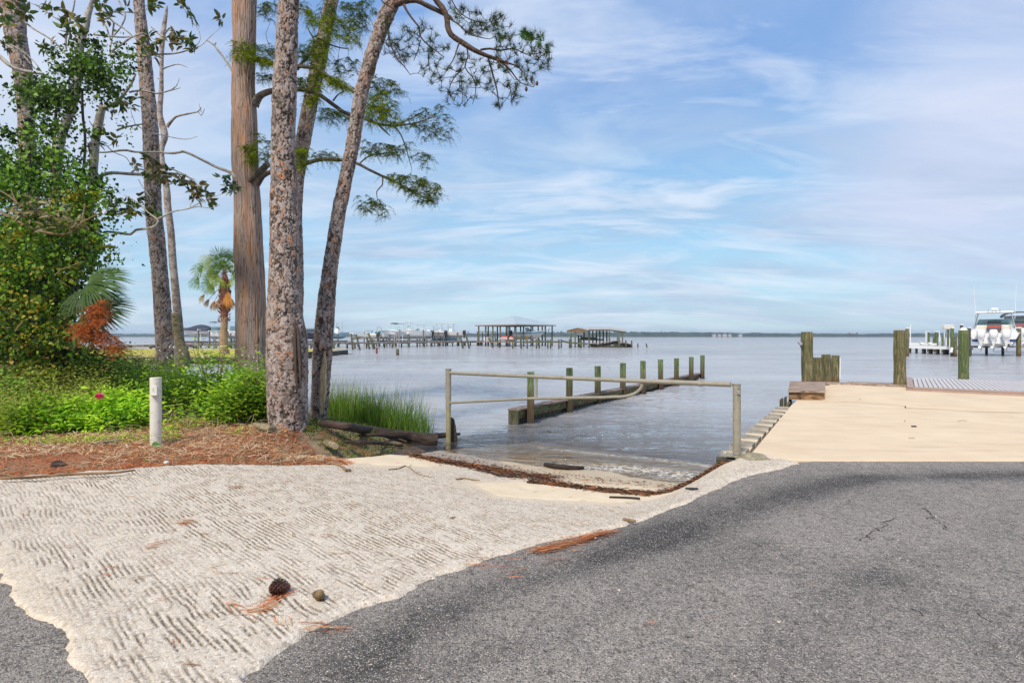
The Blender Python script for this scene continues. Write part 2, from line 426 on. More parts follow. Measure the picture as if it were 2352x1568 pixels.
def soil_mat():
    t = NT('soil'); c = t.co(kind='World'); n = t.noise(c, 3, 8, .65)
    return t.fin(t.ramp(n, [(.3, (.12, .09, .06)), (.6, (.26, .20, .13)), (.8, (.36, .28, .18))]), .95, t.bump(t.noise(c, 30, 6), .7, .02))
def straw_mat():
    t = NT('straw_bed'); c = t.co(kind='World'); n = t.noise(t.co((1, 2.2, 1), 'World'), 16, 8, .75, 1.5); n2 = t.noise(c, 1.6, 3)
    a = t.ramp(n, [(.3, (.10, .035, .018)), (.5, (.33, .12, .055)), (.7, (.55, .24, .12))])
    b = t.ramp(n, [(.3, (.11, .06, .035)), (.5, (.36, .21, .115)), (.7, (.56, .40, .25))])
    return t.fin(t.mix(t.ramp(n2, [(.4, 0), (.6, 1)]), a, b), .95, t.bump(n, 1, .03))
def concrete_mat():
    t = NT('ribbed_concrete'); c = t.co(kind='World'); g = t.attr('groove'); w = t.attr('wet'); sn = t.attr('sandy')
    big = t.noise(c, .9, 5, .55); mid = t.noise(c, 6, 6, .6)
    base = t.ramp(big, [(.3, (.50, .42, .315)), (.5, (.61, .525, .405)), (.7, (.67, .59, .475))])
    base = t.mix(.5, base, t.ramp(mid, [(.3, (.46, .39, .315)), (.7, (.70, .635, .55))]))
    vc = t.node('ShaderNodeTexVoronoi', {'Vector': c, 'Scale': 62.0}); r = t.node('ShaderNodeSeparateColor', {0: vc.outputs['Color']}).outputs[0]
    base = t.mix(t.ramp(r, [(.55, 0), (.72, .6)], 'CONSTANT'), base, (.72, .67, .60))
    base = t.mix(t.ramp(r, [(0, .55), (.1, 0)], 'CONSTANT'), base, (.26, .20, .155))
    de = t.voro(c, 62, 'DISTANCE_TO_EDGE')
    base = t.mix(t.ramp(de, [(0, .35), (.12, 0)]), base, (.25, .20, .155))
    gd = t.math('MULTIPLY', t.math('MULTIPLY', g, 1.5, clamp=True), t.ramp(t.noise(c, 30, 4, .6), [(.36, .25), (.52, 1)]), clamp=True)
    base = t.mix(t.math('MULTIPLY', gd, .95, clamp=True), base, (.11, .085, .06))
    base = t.mix(t.math('MULTIPLY', sn, .85, clamp=True), base, (.66, .54, .38))
    speck = t.ramp(t.noise(c, 120, 2, .5), [(.66, 0), (.72, .8)])
    base = t.mix(speck, base, (.12, .10, .08))
    base = t.mix(t.math('MULTIPLY', w, .8, clamp=True), base, t.mix(1.0, base, (.58, .55, .52), 'MULTIPLY'))
    h = t.math('ADD', t.math('MULTIPLY', de, 1.2), t.noise(c, 90, 3))
    rough = t.math('SUBTRACT', .85, t.math('MULTIPLY', w, .35))
    return t.fin(base, rough, t.bump(h, .6, .006))
def asphalt_mat():
    t = NT('asphalt'); c = t.co(kind='World'); dk = t.attr('dark')
    wn = t.node('ShaderNodeVectorMath', {0: c, 1: t.node('ShaderNodeVectorMath', {0: t.node('ShaderNodeTexNoise', {'Vector': c, 'Scale': 90.0}).outputs['Color'], 3: .012}, operation='SCALE').outputs[0]}, operation='ADD').outputs[0]
    v1 = t.node('ShaderNodeTexVoronoi', {'Vector': wn, 'Scale': 125.0}); r1 = t.node('ShaderNodeSeparateColor', {0: v1.outputs['Color']}).outputs[0]
    v2 = t.node('ShaderNodeTexVoronoi', {'Vector': wn, 'Scale': 58.0}); r2 = t.node('ShaderNodeSeparateColor', {0: v2.outputs['Color']}).outputs[1]
    bind = t.ramp(dk, [(0, (.26, .232, .205)), (1, (.055, .048, .044))])
    stone = t.ramp(r1, [(0, (.20, .18, .16)), (.35, (.31, .28, .25)), (.6, (.43, .39, .345)), (.85, (.55, .50, .44)), (1, (.64, .58, .51))])
    thr = t.math('ADD', .12, t.math('MULTIPLY', dk, .55))
    isst = t.math('GREATER_THAN', r1, thr)
    shape = t.math('LESS_THAN', v1.outputs['Distance'], .43)
    col = t.mix(t.math('MULTIPLY', t.math('MULTIPLY', isst, shape), .9), bind, stone)
    big = t.math('MULTIPLY', t.math('GREATER_THAN', r2, .975), t.math('LESS_THAN', v2.outputs['Distance'], .36))
    col = t.mix(t.math('MULTIPLY', big, .8), col, t.ramp(t.noise(c, 40, 1), [(.4, (.44, .36, .27)), (.6, (.56, .50, .42))]))
    col = t.mix(1.0, col, t.ramp(t.noise(c, 24, 5, .7), [(.32, .38), (.46, .92), (.68, 1.30)]), 'MULTIPLY')
    holes = t.ramp(t.noise(c, 70, 3, .6), [(.40, 1), (.46, 0)])
    col = t.mix(t.math('MULTIPLY', holes, .75), col, (.025, .024, .024))
    h = t.math('SUBTRACT', t.math('MULTIPLY', t.noise(c, 80, 4), 1.2), t.math('MULTIPLY', v1.outputs['Distance'], 1.0))
    return t.fin(col, .82, t.bump(h, .8, .008))
def sand_mat():
    t = NT('sand'); c = t.co(kind='World'); w = t.attr('wet'); n = t.noise(c, 4, 6, .6)
    col = t.ramp(n, [(.3, (.64, .52, .365)), (.7, (.74, .625, .455))])
    col = t.mix(t.ramp(t.noise(c, 160, 2), [(.62, 0), (.7, .5)]), col, (.30, .22, .14))
    col = t.mix(w, col, t.mix(1.0, col, (.74, .70, .63), 'MULTIPLY'))
    return t.fin(col, t.math('SUBTRACT', .95, t.math('MULTIPLY', w, .45)), t.bump(t.noise(c, 60, 5), .3, .005))
def slab_mat():
    t = NT('slab_concrete'); c = t.co(kind='World')
    n = t.noise(c, 1.1, 6, .6); st = t.noise(t.co((.35, 2.5, 1), 'World'), 2.2, 7, .65)
    col = t.ramp(n, [(.3, (.62, .485, .325)), (.7, (.71, .575, .41))])
    col = t.mix(t.ramp(st, [(.52, 0), (.70, .5)]), col, (.42, .33, .235))
    col = t.mix(t.ramp(t.noise(c, 140, 3), [(.6, 0), (.72, .5)]), col, (.36, .27, .18))
    return t.fin(col, .85, t.bump(t.noise(c, 120, 4), .35, .004))
def farwood_mat():
    t = NT('far_trees'); c = t.co(kind='World')
    n = t.noise(c, .08, 6, .7)
    return t.fin(t.ramp(n, [(.35, (.016, .028, .020)), (.65, (.05, .075, .04))]), .95)
def water_mat():
    t = NT('lake_water'); dep = t.attr('depth'); foam = t.attr('foam')
    c = t.co(kind='World')
    c1 = t.co((.30, .95, 1), 'World'); c2 = t.co((.8, 1.7, 1), 'World'); c3 = t.co((.05, .16, 1), 'World')
    h1 = t.noise(c1, 1.0, 4, .5, .6); h2 = t.noise(c2, 1.8, 4, .55, .8); h3 = t.noise(c3, 1.0, 4, .55, .3)
    n1 = t.bump(h1, 1.0, .32); n2 = t.bump(h2, 1.0, .17, n1); n3 = t.bump(h3, .7, .7, n2)
    # turbid body, clear only where it is a hand deep
    body = t.ramp(t.noise(c3, 1.3, 4), [(.35, (.32, .325, .34)), (.65, (.43, .43, .44))])
    diff = t.node('ShaderNodeBsdfDiffuse', {'Color': body, 'Normal': t.bump(h2, .35, .05)})
    trn = t.node('ShaderNodeBsdfTransparent', {'Color': (.93, .86, .72, 1)})
    murk = t.math('SUBTRACT', 1.0, t.math('POWER', 2.718, t.math('MULTIPLY', t.math('POWER', dep, 1.5), -2.4)), clamp=True)
    under = t.node('ShaderNodeMixShader', {0: murk, 1: trn.outputs[0], 2: diff.outputs[0]})
    gl = t.node('ShaderNodeBsdfGlossy', {'Color': (1, 1, 1, 1), 'Roughness': .06, 'Normal': n3})
    fr = t.node('ShaderNodeFresnel', {'IOR': 1.33, 'Normal': n3})
    surf = t.node('ShaderNodeMixShader', {0: fr.outputs[0], 1: under.outputs[0], 2: gl.outputs[0]})
    fd = t.node('ShaderNodeBsdfDiffuse', {'Color': (.82, .80, .74, 1)})
    fm = t.math('MULTIPLY', foam, t.ramp(t.noise(t.co((1, 1.5, 1), 'World'), 11, 6, .7, 1.0), [(.47, 0), (.60, 1)]), clamp=True)
    s2 = t.node('ShaderNodeMixShader', {0: fm, 1: surf.outputs[0], 2: fd.outputs[0]})
    t.l.new(s2.outputs[0], t.out.inputs[0]); return t.m
mats()
# ---------------------------------------------------------------- terrain
SHORE = [(-90, 45), (-60, 36), (-25, 25.5), (-16, 21), (-11, 18.3), (-8, 16.2), (-5.6, 14), (-4.3, 13.1), (-3.0, 11.6), (-1.75, 10.45), (-1.95, 9.3)]
BANK = SHORE+[(-2.6, 8.3), (-2.0, 7.3), (-1.0, 2), (60, 2), (60, -40), (-90, -40)]
def height(X, Y):
    s = X*.522+Y*.853; t = X*.853-Y*.522
    sd = sdpoly(X, Y, BANK)
    bank = np.clip(-.42+.42*sd, -1.6, .03)+.05*sst(.5, 4, sd)*fbm(np.stack([X*.5, Y*.5], 1), 3, 5)*sst(8.5, 10, Y)
    k = .112*(s-3.95)
    ramp = -np.where(s < 3.3, 0, np.where(s < 4.6, .112*(s-3.3)**2/2.6, k)); ramp = np.maximum(ramp, -1.6)
    ramp = ramp+.045*(fbm(np.stack([X*.9, Y*.9], 1), 3, 15)-.5)*sst(5.6, 6.6, s)*(1-sst(9.5, 10.5, s))
    left = sst(-6.9, -6.0, t)
    lo = -2.0+.62*sst(7.2, 7.8, s)
    right = sst(0, 1, (t-lo)/(-1.27-lo))*(Y < 17.3)
    z = bank*(1-left)+ramp*left
    z = np.where(s < 4.4, np.maximum(z, ramp*left), z)
    z = z*(1-right)+0*right
    yard = sdpoly(X, Y, [(-120, 39), (-17.6, 39), (-17.2, 62), (-120, 62)])
    return np.maximum(z, np.where(yard > 0, .1, -9))
def hz(x, y): return float(height(np.array([float(x)]), np.array([float(y)]))[0])
def axis_lines(a0, a1, fine, far, k=1.25):
    mid = list(np.arange(a0, a1+fine/2, fine)); st = fine; x = a0; lo = []
    while x > far[0]: st *= k; x -= st; lo.append(x)
    st = fine; x = a1; hi = []
    while x < far[1]: st *= k; x += st; hi.append(x)
    return np.array(lo[::-1]+mid+hi)
def gridsheet(name, A, B, mat, fn, mode='xy', kind='structure', skirt=0):
    """A,B coordinate lines; fn(X,Y)->(Z, keep, attrs)"""
    a, b = np.meshgrid(A, B, indexing='xy')
    if mode == 'xy': X, Y = a.ravel(), b.ravel()
    else:
        nx, ny, dx, dy = mode; X = (a*nx+b*dx).ravel(); Y = (a*ny+b*dy).ravel()
    Z, keep, at = fn(X, Y)
    n, m = len(A), len(B); idx = np.arange(n*m).reshape(m, n)
    q = np.stack([idx[:-1, :-1], idx[:-1, 1:], idx[1:, 1:], idx[1:, :-1]], -1).reshape(-1, 4)
    if mode != 'xy': q = q[:, ::-1]
    kk = keep[q].any(1); q = q[kk]
    used = np.unique(q); mp = -np.ones(n*m, int); mp[used] = np.arange(len(used))
    me = npmesh(name, np.stack([X, Y, Z], 1)[used], np.full(len(q), 4), mp[q].ravel(), None, {k: v[used] for k, v in at.items()}, True)
    o = link(name, me, None, mat, V(0, 0, 0)); tag(o, kind=kind); return o

def sheet_z(X, Y, sd, thick, edge=.05, dive=.05):
    return height(X, Y)-dive+(dive+thick)*sst(-edge, edge, sd)

EDGE = [G(*p)[:2] for p in [(180, 1800), (545, 1600), (560, 1568), (650, 1500), (740, 1440), (830, 1405), (920, 1380), (960, 1345), (1000, 1325), (1130, 1285), (1250, 1250), (1400, 1213), (1500, 1183), (1580, 1158)]]
EDGE2 = [G(*p)[:2] for p in [(1660, 1122), (1720, 1098), (1790, 1082), (1835, 1068)]]
CONC = EDGE+EDGE2+[(3.3, 7.3), (2.86, 7.5), ST(9, -1.4)[:2], ST(15, -1.5)[:2], ST(15, -6.1)[:2], ST(7.3, -6.0)[:2]]+[G(*p)[:2] for p in [(800, 1048), (680, 1058), (560, 1069), (430, 1076), (300, 1086), (150, 1097), (0, 1108), (-400, 1140)]]+[G(*p)[:2] for p in [(-700, 1290), (0, 1322), (40, 1388), (80, 1436), (124, 1466), (156, 1508), (186, 1580), (190, 1800)]]
ASPH = EDGE[1:]+EDGE2+[G(1850, 1064)[:2], G(1940, 1060)[:2], (8, 7.02), (60, 7.0), (60, -14), (-30, -14), (-30, 1.9)]+[G(*p)[:2] for p in [(-500, 1296), (0, 1318), (44, 1384), (84, 1432), (128, 1462), (160, 1504), (190, 1575), (195, 1800)]]

def ground_fn(X, Y):
    Z = height(X, Y)
    Z = np.where((np.abs(X) > 55) & (Y < 20), np.maximum(Z, 0), Z)
    return Z, np.ones(X.shape, bool), {}
gridsheet('ground', axis_lines(-9, 6, .12, (-3000, 3000)), axis_lines(1, 15, .12, (-400, 3200)), M['soil'], ground_fn)

def wetness(X, Y):
    z = height(X, Y)+.03*(fbm(np.stack([X*1.3, Y*1.3], 1), 3, 9)-.5)*2
    return 1-sst(-.335, -.245, z)
def sandiness(X, Y, dust=False):
    p = np.stack([X, Y], 1)
    sp = [sdpoly(X, Y, q) for q in (SANDP if dust else SANDP[:2]+SANDP[3:])]
    return np.max(sp, 0)+(.35*(fbm(p*2.2, 4, 3)-.5)+.10*(fbm(p*14, 3, 13)-.5))*(.35+.65*(Y > 5))
SANDP = [[G(*p, z)[:2] for p in [(770, 1052), (835, 1030), (960, 1030), (1040, 1052), (1010, 1075), (880, 1078), (800, 1068)]] for z in (-.17,)]
SANDP += [[G(*p, -.2)[:2] for p in [(1060, 1128), (1150, 1108), (1230, 1100), (1330, 1092), (1500, 1098), (1600, 1100), (1650, 1104), (1560, 1150), (1500, 1163), (1380, 1178), (1250, 1182), (1130, 1172), (1090, 1150)]]]
SANDP += [[G(*p, 0)[:2] for p in [(-300, 1240), (0, 1272), (40, 1335), (90, 1400), (130, 1462), (160, 1530), (140, 1510), (105, 1465), (60, 1425), (25, 1375), (0, 1335), (-300, 1285)]]]
SANDP += [[G(*p, -.32)[:2] for p in [(1150, 1080), (1260, 1100), (1300, 1125), (1450, 1130), (1560, 1124), (1672, 1094), (1680, 1030), (1500, 1000), (1250, 1000), (1120, 1040)]]]
def concrete_fn(X, Y):
    p = np.stack([X, Y], 1); sd = sdpoly(X, Y, CONC)+(.04*(fbm(p*9, 3, 4)-.5)+.05*(fbm(p*2.5, 2, 14)-.5))*2
    n = X*.69+Y*.72
    ph = n/.033+1.1*(vnoise(p*.7, 1)-.5)*2+.42*(vnoise(p*6, 2)-.5)*2
    g = np.clip(1.7*(.5+.5*np.cos(2*np.pi*ph))-.75, 0, 1)**1.2
    amp = sst(.34, .56, fbm(p*.75+3, 3, 7))*.5+.5
    dcoord = np.stack([(X*.72-Y*.69)*9, n*22], 1); amp *= .10+.90*sst(.38, .56, vnoise(dcoord, 8))
    amp *= sst(.03, .16, sd)
    worn = dpath(X, Y, [G(-100, 1215)[:2], G(250, 1240)[:2], G(420, 1290)[:2], G(520, 1330)[:2]]); amp *= .35+.65*sst(.05, .4, worn)
    sn = sst(-.22, .12, sandiness(X, Y, True))
    amp *= 1-.9*sn
    rough = (fbm(p*26, 3, 12)-.5)*.012
    z = sheet_z(X, Y, sd, .032, .03, .05)-g*amp*.010+rough*sst(0, .06, sd)*(1-.7*sn)
    return z, sd > -.08, {'groove': g*amp, 'wet': wetness(X, Y), 'sandy': sn*np.where(Y > 5, .75, .35)}
conc = gridsheet('concrete_ramp', np.arange(-2.0, 9.4, .009), np.arange(-9.6, -1.4, .035), M['concrete'], concrete_fn, (.69, .72, .72, -.69))

BANDS = [[G(*p)[:2] for p in q] for q in ([(500, 1750), (880, 1480), (1120, 1370), (1430, 1275), (1640, 1200), (1830, 1135), (1990, 1100), (2352, 1095), (2700, 1100)],
        [(1000, 1560), (1350, 1420), (1560, 1330), (1760, 1260)], [(1650, 1560), (1900, 1400), (2100, 1280), (2352, 1210)], [(2000, 1340), (2200, 1420), (2352, 1500)])]
def asphalt_fn(X, Y):
    p = np.stack([X, Y], 1); sd = sdpoly(X, Y, ASPH)+.09+.04*(fbm(p*6, 4, 21)-.5)*2
    d0 = dpath(X, Y, BANDS[0]); d1 = dpath(X, Y, BANDS[1]); d2 = dpath(X, Y, BANDS[2]); d3 = dpath(X, Y, BANDS[3])
    w = .6+.8*vnoise(p*.8, 30)
    dk = .95*np.exp(-(d0/(.30*w))**2)+.55*np.exp(-(d1/(.22*w))**2)+.30*np.exp(-(d2/(.25*w))**2)+.15*np.exp(-(d3/(.3*w))**2)
    dk = np.clip(dk*(.45+.9*fbm(p*1.6, 4, 31))+.75*(fbm(p*.9, 4, 33)-.44)+.45*(fbm(p*5, 3, 35)-.5), 0, 1)
    z = sheet_z(X, Y, sd, .014, .08, .05)+(fbm(p*30, 2, 36)-.5)*.004
    return z, sd > -.08, {'dark': dk}
gridsheet('asphalt', axis_lines(-5.5, 6, .04, (-26, 40), 1.2), axis_lines(1.4, 8, .04, (-12, 8.1), 1.2), M['asphalt'], asphalt_fn)

def sand_fn(X, Y):
    sd = sandiness(X, Y); p = np.stack([X, Y], 1)
    z = height(X, Y)-.02+.058*np.where(Y > 5, sst(-.35, .22, sd), sst(-.16, .10, sd))+.010*(fbm(p*3, 3, 41)-.5)+.003*(fbm(p*22, 2, 42)-.5)
    return z, sd > -.3, {'wet': wetness(X, Y)}
gridsheet('sand', np.arange(-6.5, 4.2, .03), np.arange(2.2, 10.6, .03), M['sand'], sand_fn)

# pine straw bed
STRAW = [G(*p)[:2] for p in [(-500, 1150), (-200, 1125), (0, 1106), (150, 1095), (300, 1084), (430, 1075), (560, 1067), (680, 1055), (770, 1052), (812, 1044), (790, 1030), (745, 1015), (700, 1002), (640, 985), (560, 970), (400, 975), (200, 985), (-500, 990)]]
def straw_fn(X, Y):
    p = np.stack([X, Y], 1); sd = sdpoly(X, Y, STRAW)+.12*(fbm(p*4, 4, 51)-.5)*2
    z = height(X, Y)-.03+.09*sst(-.05, .25, sd)+.03*(fbm(p*5, 4, 52)-.5)*sst(0, .2, sd)
    return z, sd > -.08, {}
strawbed = gridsheet('pine_straw_bed', np.arange(-14, -1.7, .04), np.arange(5.2, 10.4, .04), M['straw'], straw_fn)
tag(strawbed, 'carpet of red brown fallen pine needles along the concrete edge', 'pine straw', kind='stuff')
def straw_z(X, Y):
    return straw_fn(X, Y)[0]
def litter(polyfn, n, cols, L, W, zoff=.012, name=None, lab=None, cat=None, parent=None, bend=True):
    X, Y = polyfn(n); N = len(X)
    z = np.maximum(straw_z(X, Y), height(X, Y)+.034)+RNG.uniform(0, zoff, N)
    a = RNG.uniform(0, 2*np.pi, N); d = np.stack([np.cos(a), np.sin(a), RNG.normal(0, .12, N)], 1)
    nr = np.stack([RNG.normal(0, .3, N), RNG.normal(0, .3, N), np.ones(N)], 1)
    return Cloud().add(np.stack([X, Y, z], 1)-d*np.reshape(L, (-1, 1) if hasattr(L, '__len__') else ())*.3, d, nr, L, W, pick(cols, N, .3), 'blade')
def in_world_poly(poly, n, sdmin=0.0):
    a = np.array(poly, float); out = []
    while sum(len(o) for o in out) < n:
        x = RNG.uniform(a[:, 0].min(), a[:, 0].max(), n*2); y = RNG.uniform(a[:, 1].min(), a[:, 1].max(), n*2)
        q = sdpoly(x, y, poly) > sdmin; out.append(np.stack([x[q], y[q]], 1))
    o = np.vstack(out)[:n]; return o[:, 0], o[:, 1]
RED = [(.52, .16, .055), (.62, .22, .08), (.42, .11, .035), (.58, .27, .12), (.26, .07, .03), (.66, .17, .05)]
TAN = [(.55, .40, .23), (.66, .52, .34), (.44, .26, .13), (.60, .36, .18), (.30, .16, .08), (.55, .20, .08), (.72, .61, .45)]
sp2 = [p for p in STRAW]
x1, y1 = in_world_poly(sp2, 30000, -.03)
c1 = litter(lambda n: (x1, y1), 0, RED, RNG.uniform(.08, .2, len(x1)), .0045)
xx, yy = in_world_poly(STRAW, 20000, .1); q = (yy+.18*xx+fbm(np.stack([xx, yy], 1)*1.5, 3, 61)*2.4) > 6.9; xx, yy = xx[q], yy[q]
c1b = litter(lambda n: (xx, yy), 0, TAN, RNG.uniform(.08, .24, len(xx)), .006, .05)
c1.V += c1b.V; c1.C += c1b.C; c1.N += c1b.N; c1.L += [l+c1.n for l in c1b.L]
nd = c1.build('fallen_pine_needles', M['dry'], None, V(0, 0, 0))
tag(nd, 'loose layer of red and tan fallen pine needles over the straw bed', 'pine needles', kind='stuff')

# ---------------------------------------------------------------- water
def water_fn(X, Y):
    p = np.stack([X, Y], 1); h = height(X, Y); d = np.clip(WATER-h, 0, 2)
    near = 1-sst(25, 90, np.hypot(X, Y))
    w = (fbm(p*np.array([.55, 1.5])+.7*fbm(p*.3, 2, 77)[:, None], 4, 71)-.5)*.13
    amp = sst(0.03, .5, d)*near
    z = WATER+w*amp
    t = X*.853-Y*.522; s = X*.522+Y*.853
    fline = s-7.55-.10*np.sin(t*1.7)-.22*(vnoise(p*1.1, 78)-.5)+.18*(t+4)*(t > -4)*0
    foam = sst(-4.6, -3.0, t)*np.exp(-((fline-.18-.10*(t+2))/(.17+.05*(t+4)*(t > -4)))**2)
    foam += .5*np.exp(-((fline-1.0)/.12)**2)*sst(-5.5, -4.0, t)
    edge = np.exp(-(d/.012)**2)*.35*sst(-5.5, -3.5, t)
    return z, h < WATER+.02, {'depth': d, 'foam': np.clip(foam+edge, 0, 1)}
wtr = gridsheet('water', axis_lines(-9, 10, .07, (-3000, 3000), 1.045), axis_lines(6.5, 26, .07, (6.4, 3200), 1.03), M['water'], water_fn)

# neighbour's filled yard behind its bulkhead
def yard_fn(X, Y):
    sd = sdpoly(X, Y, [(-120, 39.15), (-17.75, 39.15), (-17.3, 61.8), (-120, 61.8)])
    p = np.stack([X, Y], 1)
    return .16+.25*sst(0, 8, sd)*0+.05*fbm(p*.4, 3, 81), sd > -.2, {}
gridsheet('lawn', np.arange(-80, -17, .5), np.arange(39, 62.2, .4), M['lawn'], yard_fn)

# the asphalt's cracks
def crackline(pts, w):
    mb = MB(); P0 = [G(*p, .018) for p in pts]; path = smooth_path([tuple(p) for p in P0], .05)
    path[1:-1, :2] += RNG.normal(0, .014, (len(path)-2, 2))
    for a, b in zip(path[:-1], path[1:]):
        n = np.array([-(b-a)[1], (b-a)[0], 0]); n = n/(np.linalg.norm(n)+1e-9)*w*random.uniform(.4, 1.3)/2
        mb.add([a-n, b-n, b+n, a+n], [(0, 1, 2, 3)])
    return mb
ck = MB()
for pts, w in (([(1975, 1241), (1990, 1228), (2015, 1213), (2035, 1203), (2056, 1188)], .009), ([(2119, 1165), (2135, 1175), (2140, 1185), (2160, 1200), (2180, 1217)], .008),
               ([(1948, 1145), (1955, 1155), (1953, 1162)], .006), ([(2240, 1400), (2262, 1415), (2280, 1428)], .006), ([(2090, 1395), (2120, 1412)], .006), ([(1975, 1241), (1962, 1240), (1970, 1234)], .006), ([(2015, 1213), (2022, 1221), (2040, 1224)], .005), ([(2140, 1185), (2128, 1192)], .005), ([(1990, 1228), (1998, 1236), (2008, 1236)], .005)):
    m = crackline(pts, w); ck.add(m.v, m.f)
tag(ck.build('asphalt_cracks', M['crack'], None, origin=V(0, 0, 0)), kind='structure')

# far shore: a long low wood
def wood(name, x0, x1, Y0, Y1, hfun, nx=900, ny=6, lab=''):
    A = np.linspace(x0, x1, nx); B = np.linspace(Y0, Y1, ny); X, Yy = np.meshgrid(A, B); X = X.ravel(); Yy = Yy.ravel()
    p = np.stack([X*.06, Yy*.06], 1); h = hfun(X)*(.62+.55*fbm(p, 5, 91))
    e = np.minimum((Yy-Y0)/(Y1-Y0), (Y1-Yy)/(Y1-Y0)); h = np.where(e < .01, -.6, h)
    idx = np.arange(nx*ny).reshape(ny, nx)
    q = np.stack([idx[:-1, :-1], idx[:-1, 1:], idx[1:, 1:], idx[1:, :-1]], -1).reshape(-1, 4)
    me = npmesh(name, np.stack([X, Yy, h], 1), np.full(len(q), 4), q.ravel()); o = link(name, me, None, M['farwood'], V(0, 0, 0))
    return tag(o, lab, 'wood', kind='stuff')
wood('far_wood', 60, 1500, 1240, 1300, lambda x: 9.5+2*np.sin(x*.006), 1600, lab='low dark line of woods along the far shore')
wood('far_wood', -1500, 300, 1500, 1560, lambda x: 8.5+2.5*np.sin(x*.004+1), 1600, lab='fainter more distant line of woods behind the boathouses and docks')
tag(MB().box((100, 1350, -.2), (3200, 260, .9)).build('far_shore', M['sand_far'] if 'sand_far' in M else M['soil'], None, origin=V(0, 0, 0)), kind='structure')
fp = Cloud(); tr = MB()
for k in range(46):
    x = random.choice([random.uniform(-40, 380), random.uniform(-250, 420)]); y = 1490; hgt = random.uniform(9, 15)
    tr.tube([(x, y, 0), (x+random.uniform(-1, 1), y, hgt)], [.35, .2], 4)
    c = np.array([x, y, hgt]); n = 40; fp.add(c+rdir(n)*np.array([3.2, 3.2, 1.6])*RNG.uniform(.2, 1, (n, 1)), rdir(n), rdir(n), 1.6, 1.1, (.03, .045, .025))
fp.addmb(tr, (.05, .04, .03))
tag(fp.build('far_pines', M['leaf'], None, V(0, 1490, 0)), 'scattered tall pine crowns standing above the distant left woods', 'trees', kind='stuff')
for k, (px, w) in enumerate(((1392, 3.2), (1640, 5), (1652, 4), (1664, 6), (1676, 4), (1700, 5))):
    c = P(px, 772, 1236 if px > 1560 else 1480); hw = w*.75
    mb = MB().box((c.x, c.y, 2.1), (hw*1.6, 8, 3.2)); h = tag(empty('shore_house', (c.x, c.y, 0)), 'tiny white house on the far shore, %s' % ['below the broken boathouse roof\'s right part', 'leftmost of the row', 'second from the left of the row', 'third and widest of the row', 'fourth of the row', 'rightmost of the row and set apart'][k], 'house', 'white houses on the far shore')
    mb.build('wall', M['offwhite'], h)
    rb = MB(); a = hw*.9; rb.add([(c.x-a, c.y-5, 3.7), (c.x+a, c.y-5, 3.7), (c.x+a, c.y+5, 3.7), (c.x-a, c.y+5, 3.7), (c.x-a*.7, c.y, 6.2), (c.x+a*.7, c.y, 6.2)], [(0, 1, 5, 4), (1, 2, 5), (2, 3, 4, 5), (3, 0, 4), (3, 2, 1, 0)])
    rb.build('roof', M['roofold'], h)
# ---------------------------------------------------------------- gate at the ramp
A_, B_ = V(-1.14, 10.2, 0), V(2.9, 7.34, 0)
def gp(q, z): return A_.lerp(B_, q)+V(0, 0, z)
gate = empty('barrier_gate', gp(0, -.45), 'long grey steel pipe gate swung shut across the boat ramp', 'gate')
mb = MB(); mb.tube([gp(0, .30), gp(0, .96)], .050, 20); mb.tube([gp(0, .955), gp(0, .968)], .056, 20); mb.tube([gp(0, .27), gp(0, .30)], .048, 20)
mb.build('hinge_sleeve', M['galv'], gate)
MB().tube([gp(0, -.62), gp(0, .30)], .044, 20).build('post', m_plain('waterline_stained_steel', (.30, .26, .13), .6, 0, .3, 6, .3, .004, (.25, .19, .07)), gate)
mb = MB(); mb.tube([gp(.008, .895), gp(.60, .908), gp(.985, .925)], [.029, .031, .034], 16); mb.build('top_rail', M['galv'], gate)
mb = MB(); pts = [gp(.008, .362), gp(.36, .548), gp(.62, .645)]
for k in range(9):
    a = k/8*math.pi/2; pts.append(gp(.655+.085*math.sin(a), .665+.21*(1-math.cos(a))))
mb.tube(pts, .023, 14); mb.build('bottom_rail', M['galv'], gate)
MB().tube([gp(.379, .565), gp(.379, .885)], .020, 12).build('upright', M['galv'], gate)
for q in (.775, .905): MB().tube([gp(q-.004, .917), gp(q+.004, .918)], .036, 16).build('weld_band', M['galvpost'], gate)
MB().beam(gp(.975, .925), gp(1.0, .915), .03, .035).build('latch_tongue', M['galv'], gate)
gpost = empty('gate_post', (2.9, 7.34, .0), 'short thick steel post on a square base plate at the concrete wall end', 'post')
mb = MB(); mb.tube([gp(1, .03), gp(1, .93)], .049, 24); mb.build('post', M['galvpost'], gpost)
MB().tube([gp(1, .928), gp(1, .936)], .055, 20).build('post_cap', M['galv'], gpost)
MB().box(gp(1, .018), (.26, .24, .014), rz=R(-20)).build('base_plate', M['galvpost'], gpost)
for sx, sy in ((-1, -1), (1, -1), (1, 1), (-1, 1)): MB().tube([gp(1, .02)+V(sx*.09, sy*.09, 0), gp(1, .04)+V(sx*.09, sy*.09, 0)], .011, 6).build('anchor_bolt', M['steel'], gpost)
lk = MB().box(gp(1, .83)+V(.0, -.062, 0), (.035, .018, .045)).build('padlock', M['steel'], gpost, .004)
MB().tube([gp(1, .85)+V(-.012, -.062, 0), gp(1, .885)+V(-.012, -.062, 0), gp(1, .895)+V(0, -.062, 0), gp(1, .885)+V(.012, -.062, 0), gp(1, .85)+V(.012, -.062, 0)], .004, 6).build('shackle', M['steel'], lk)

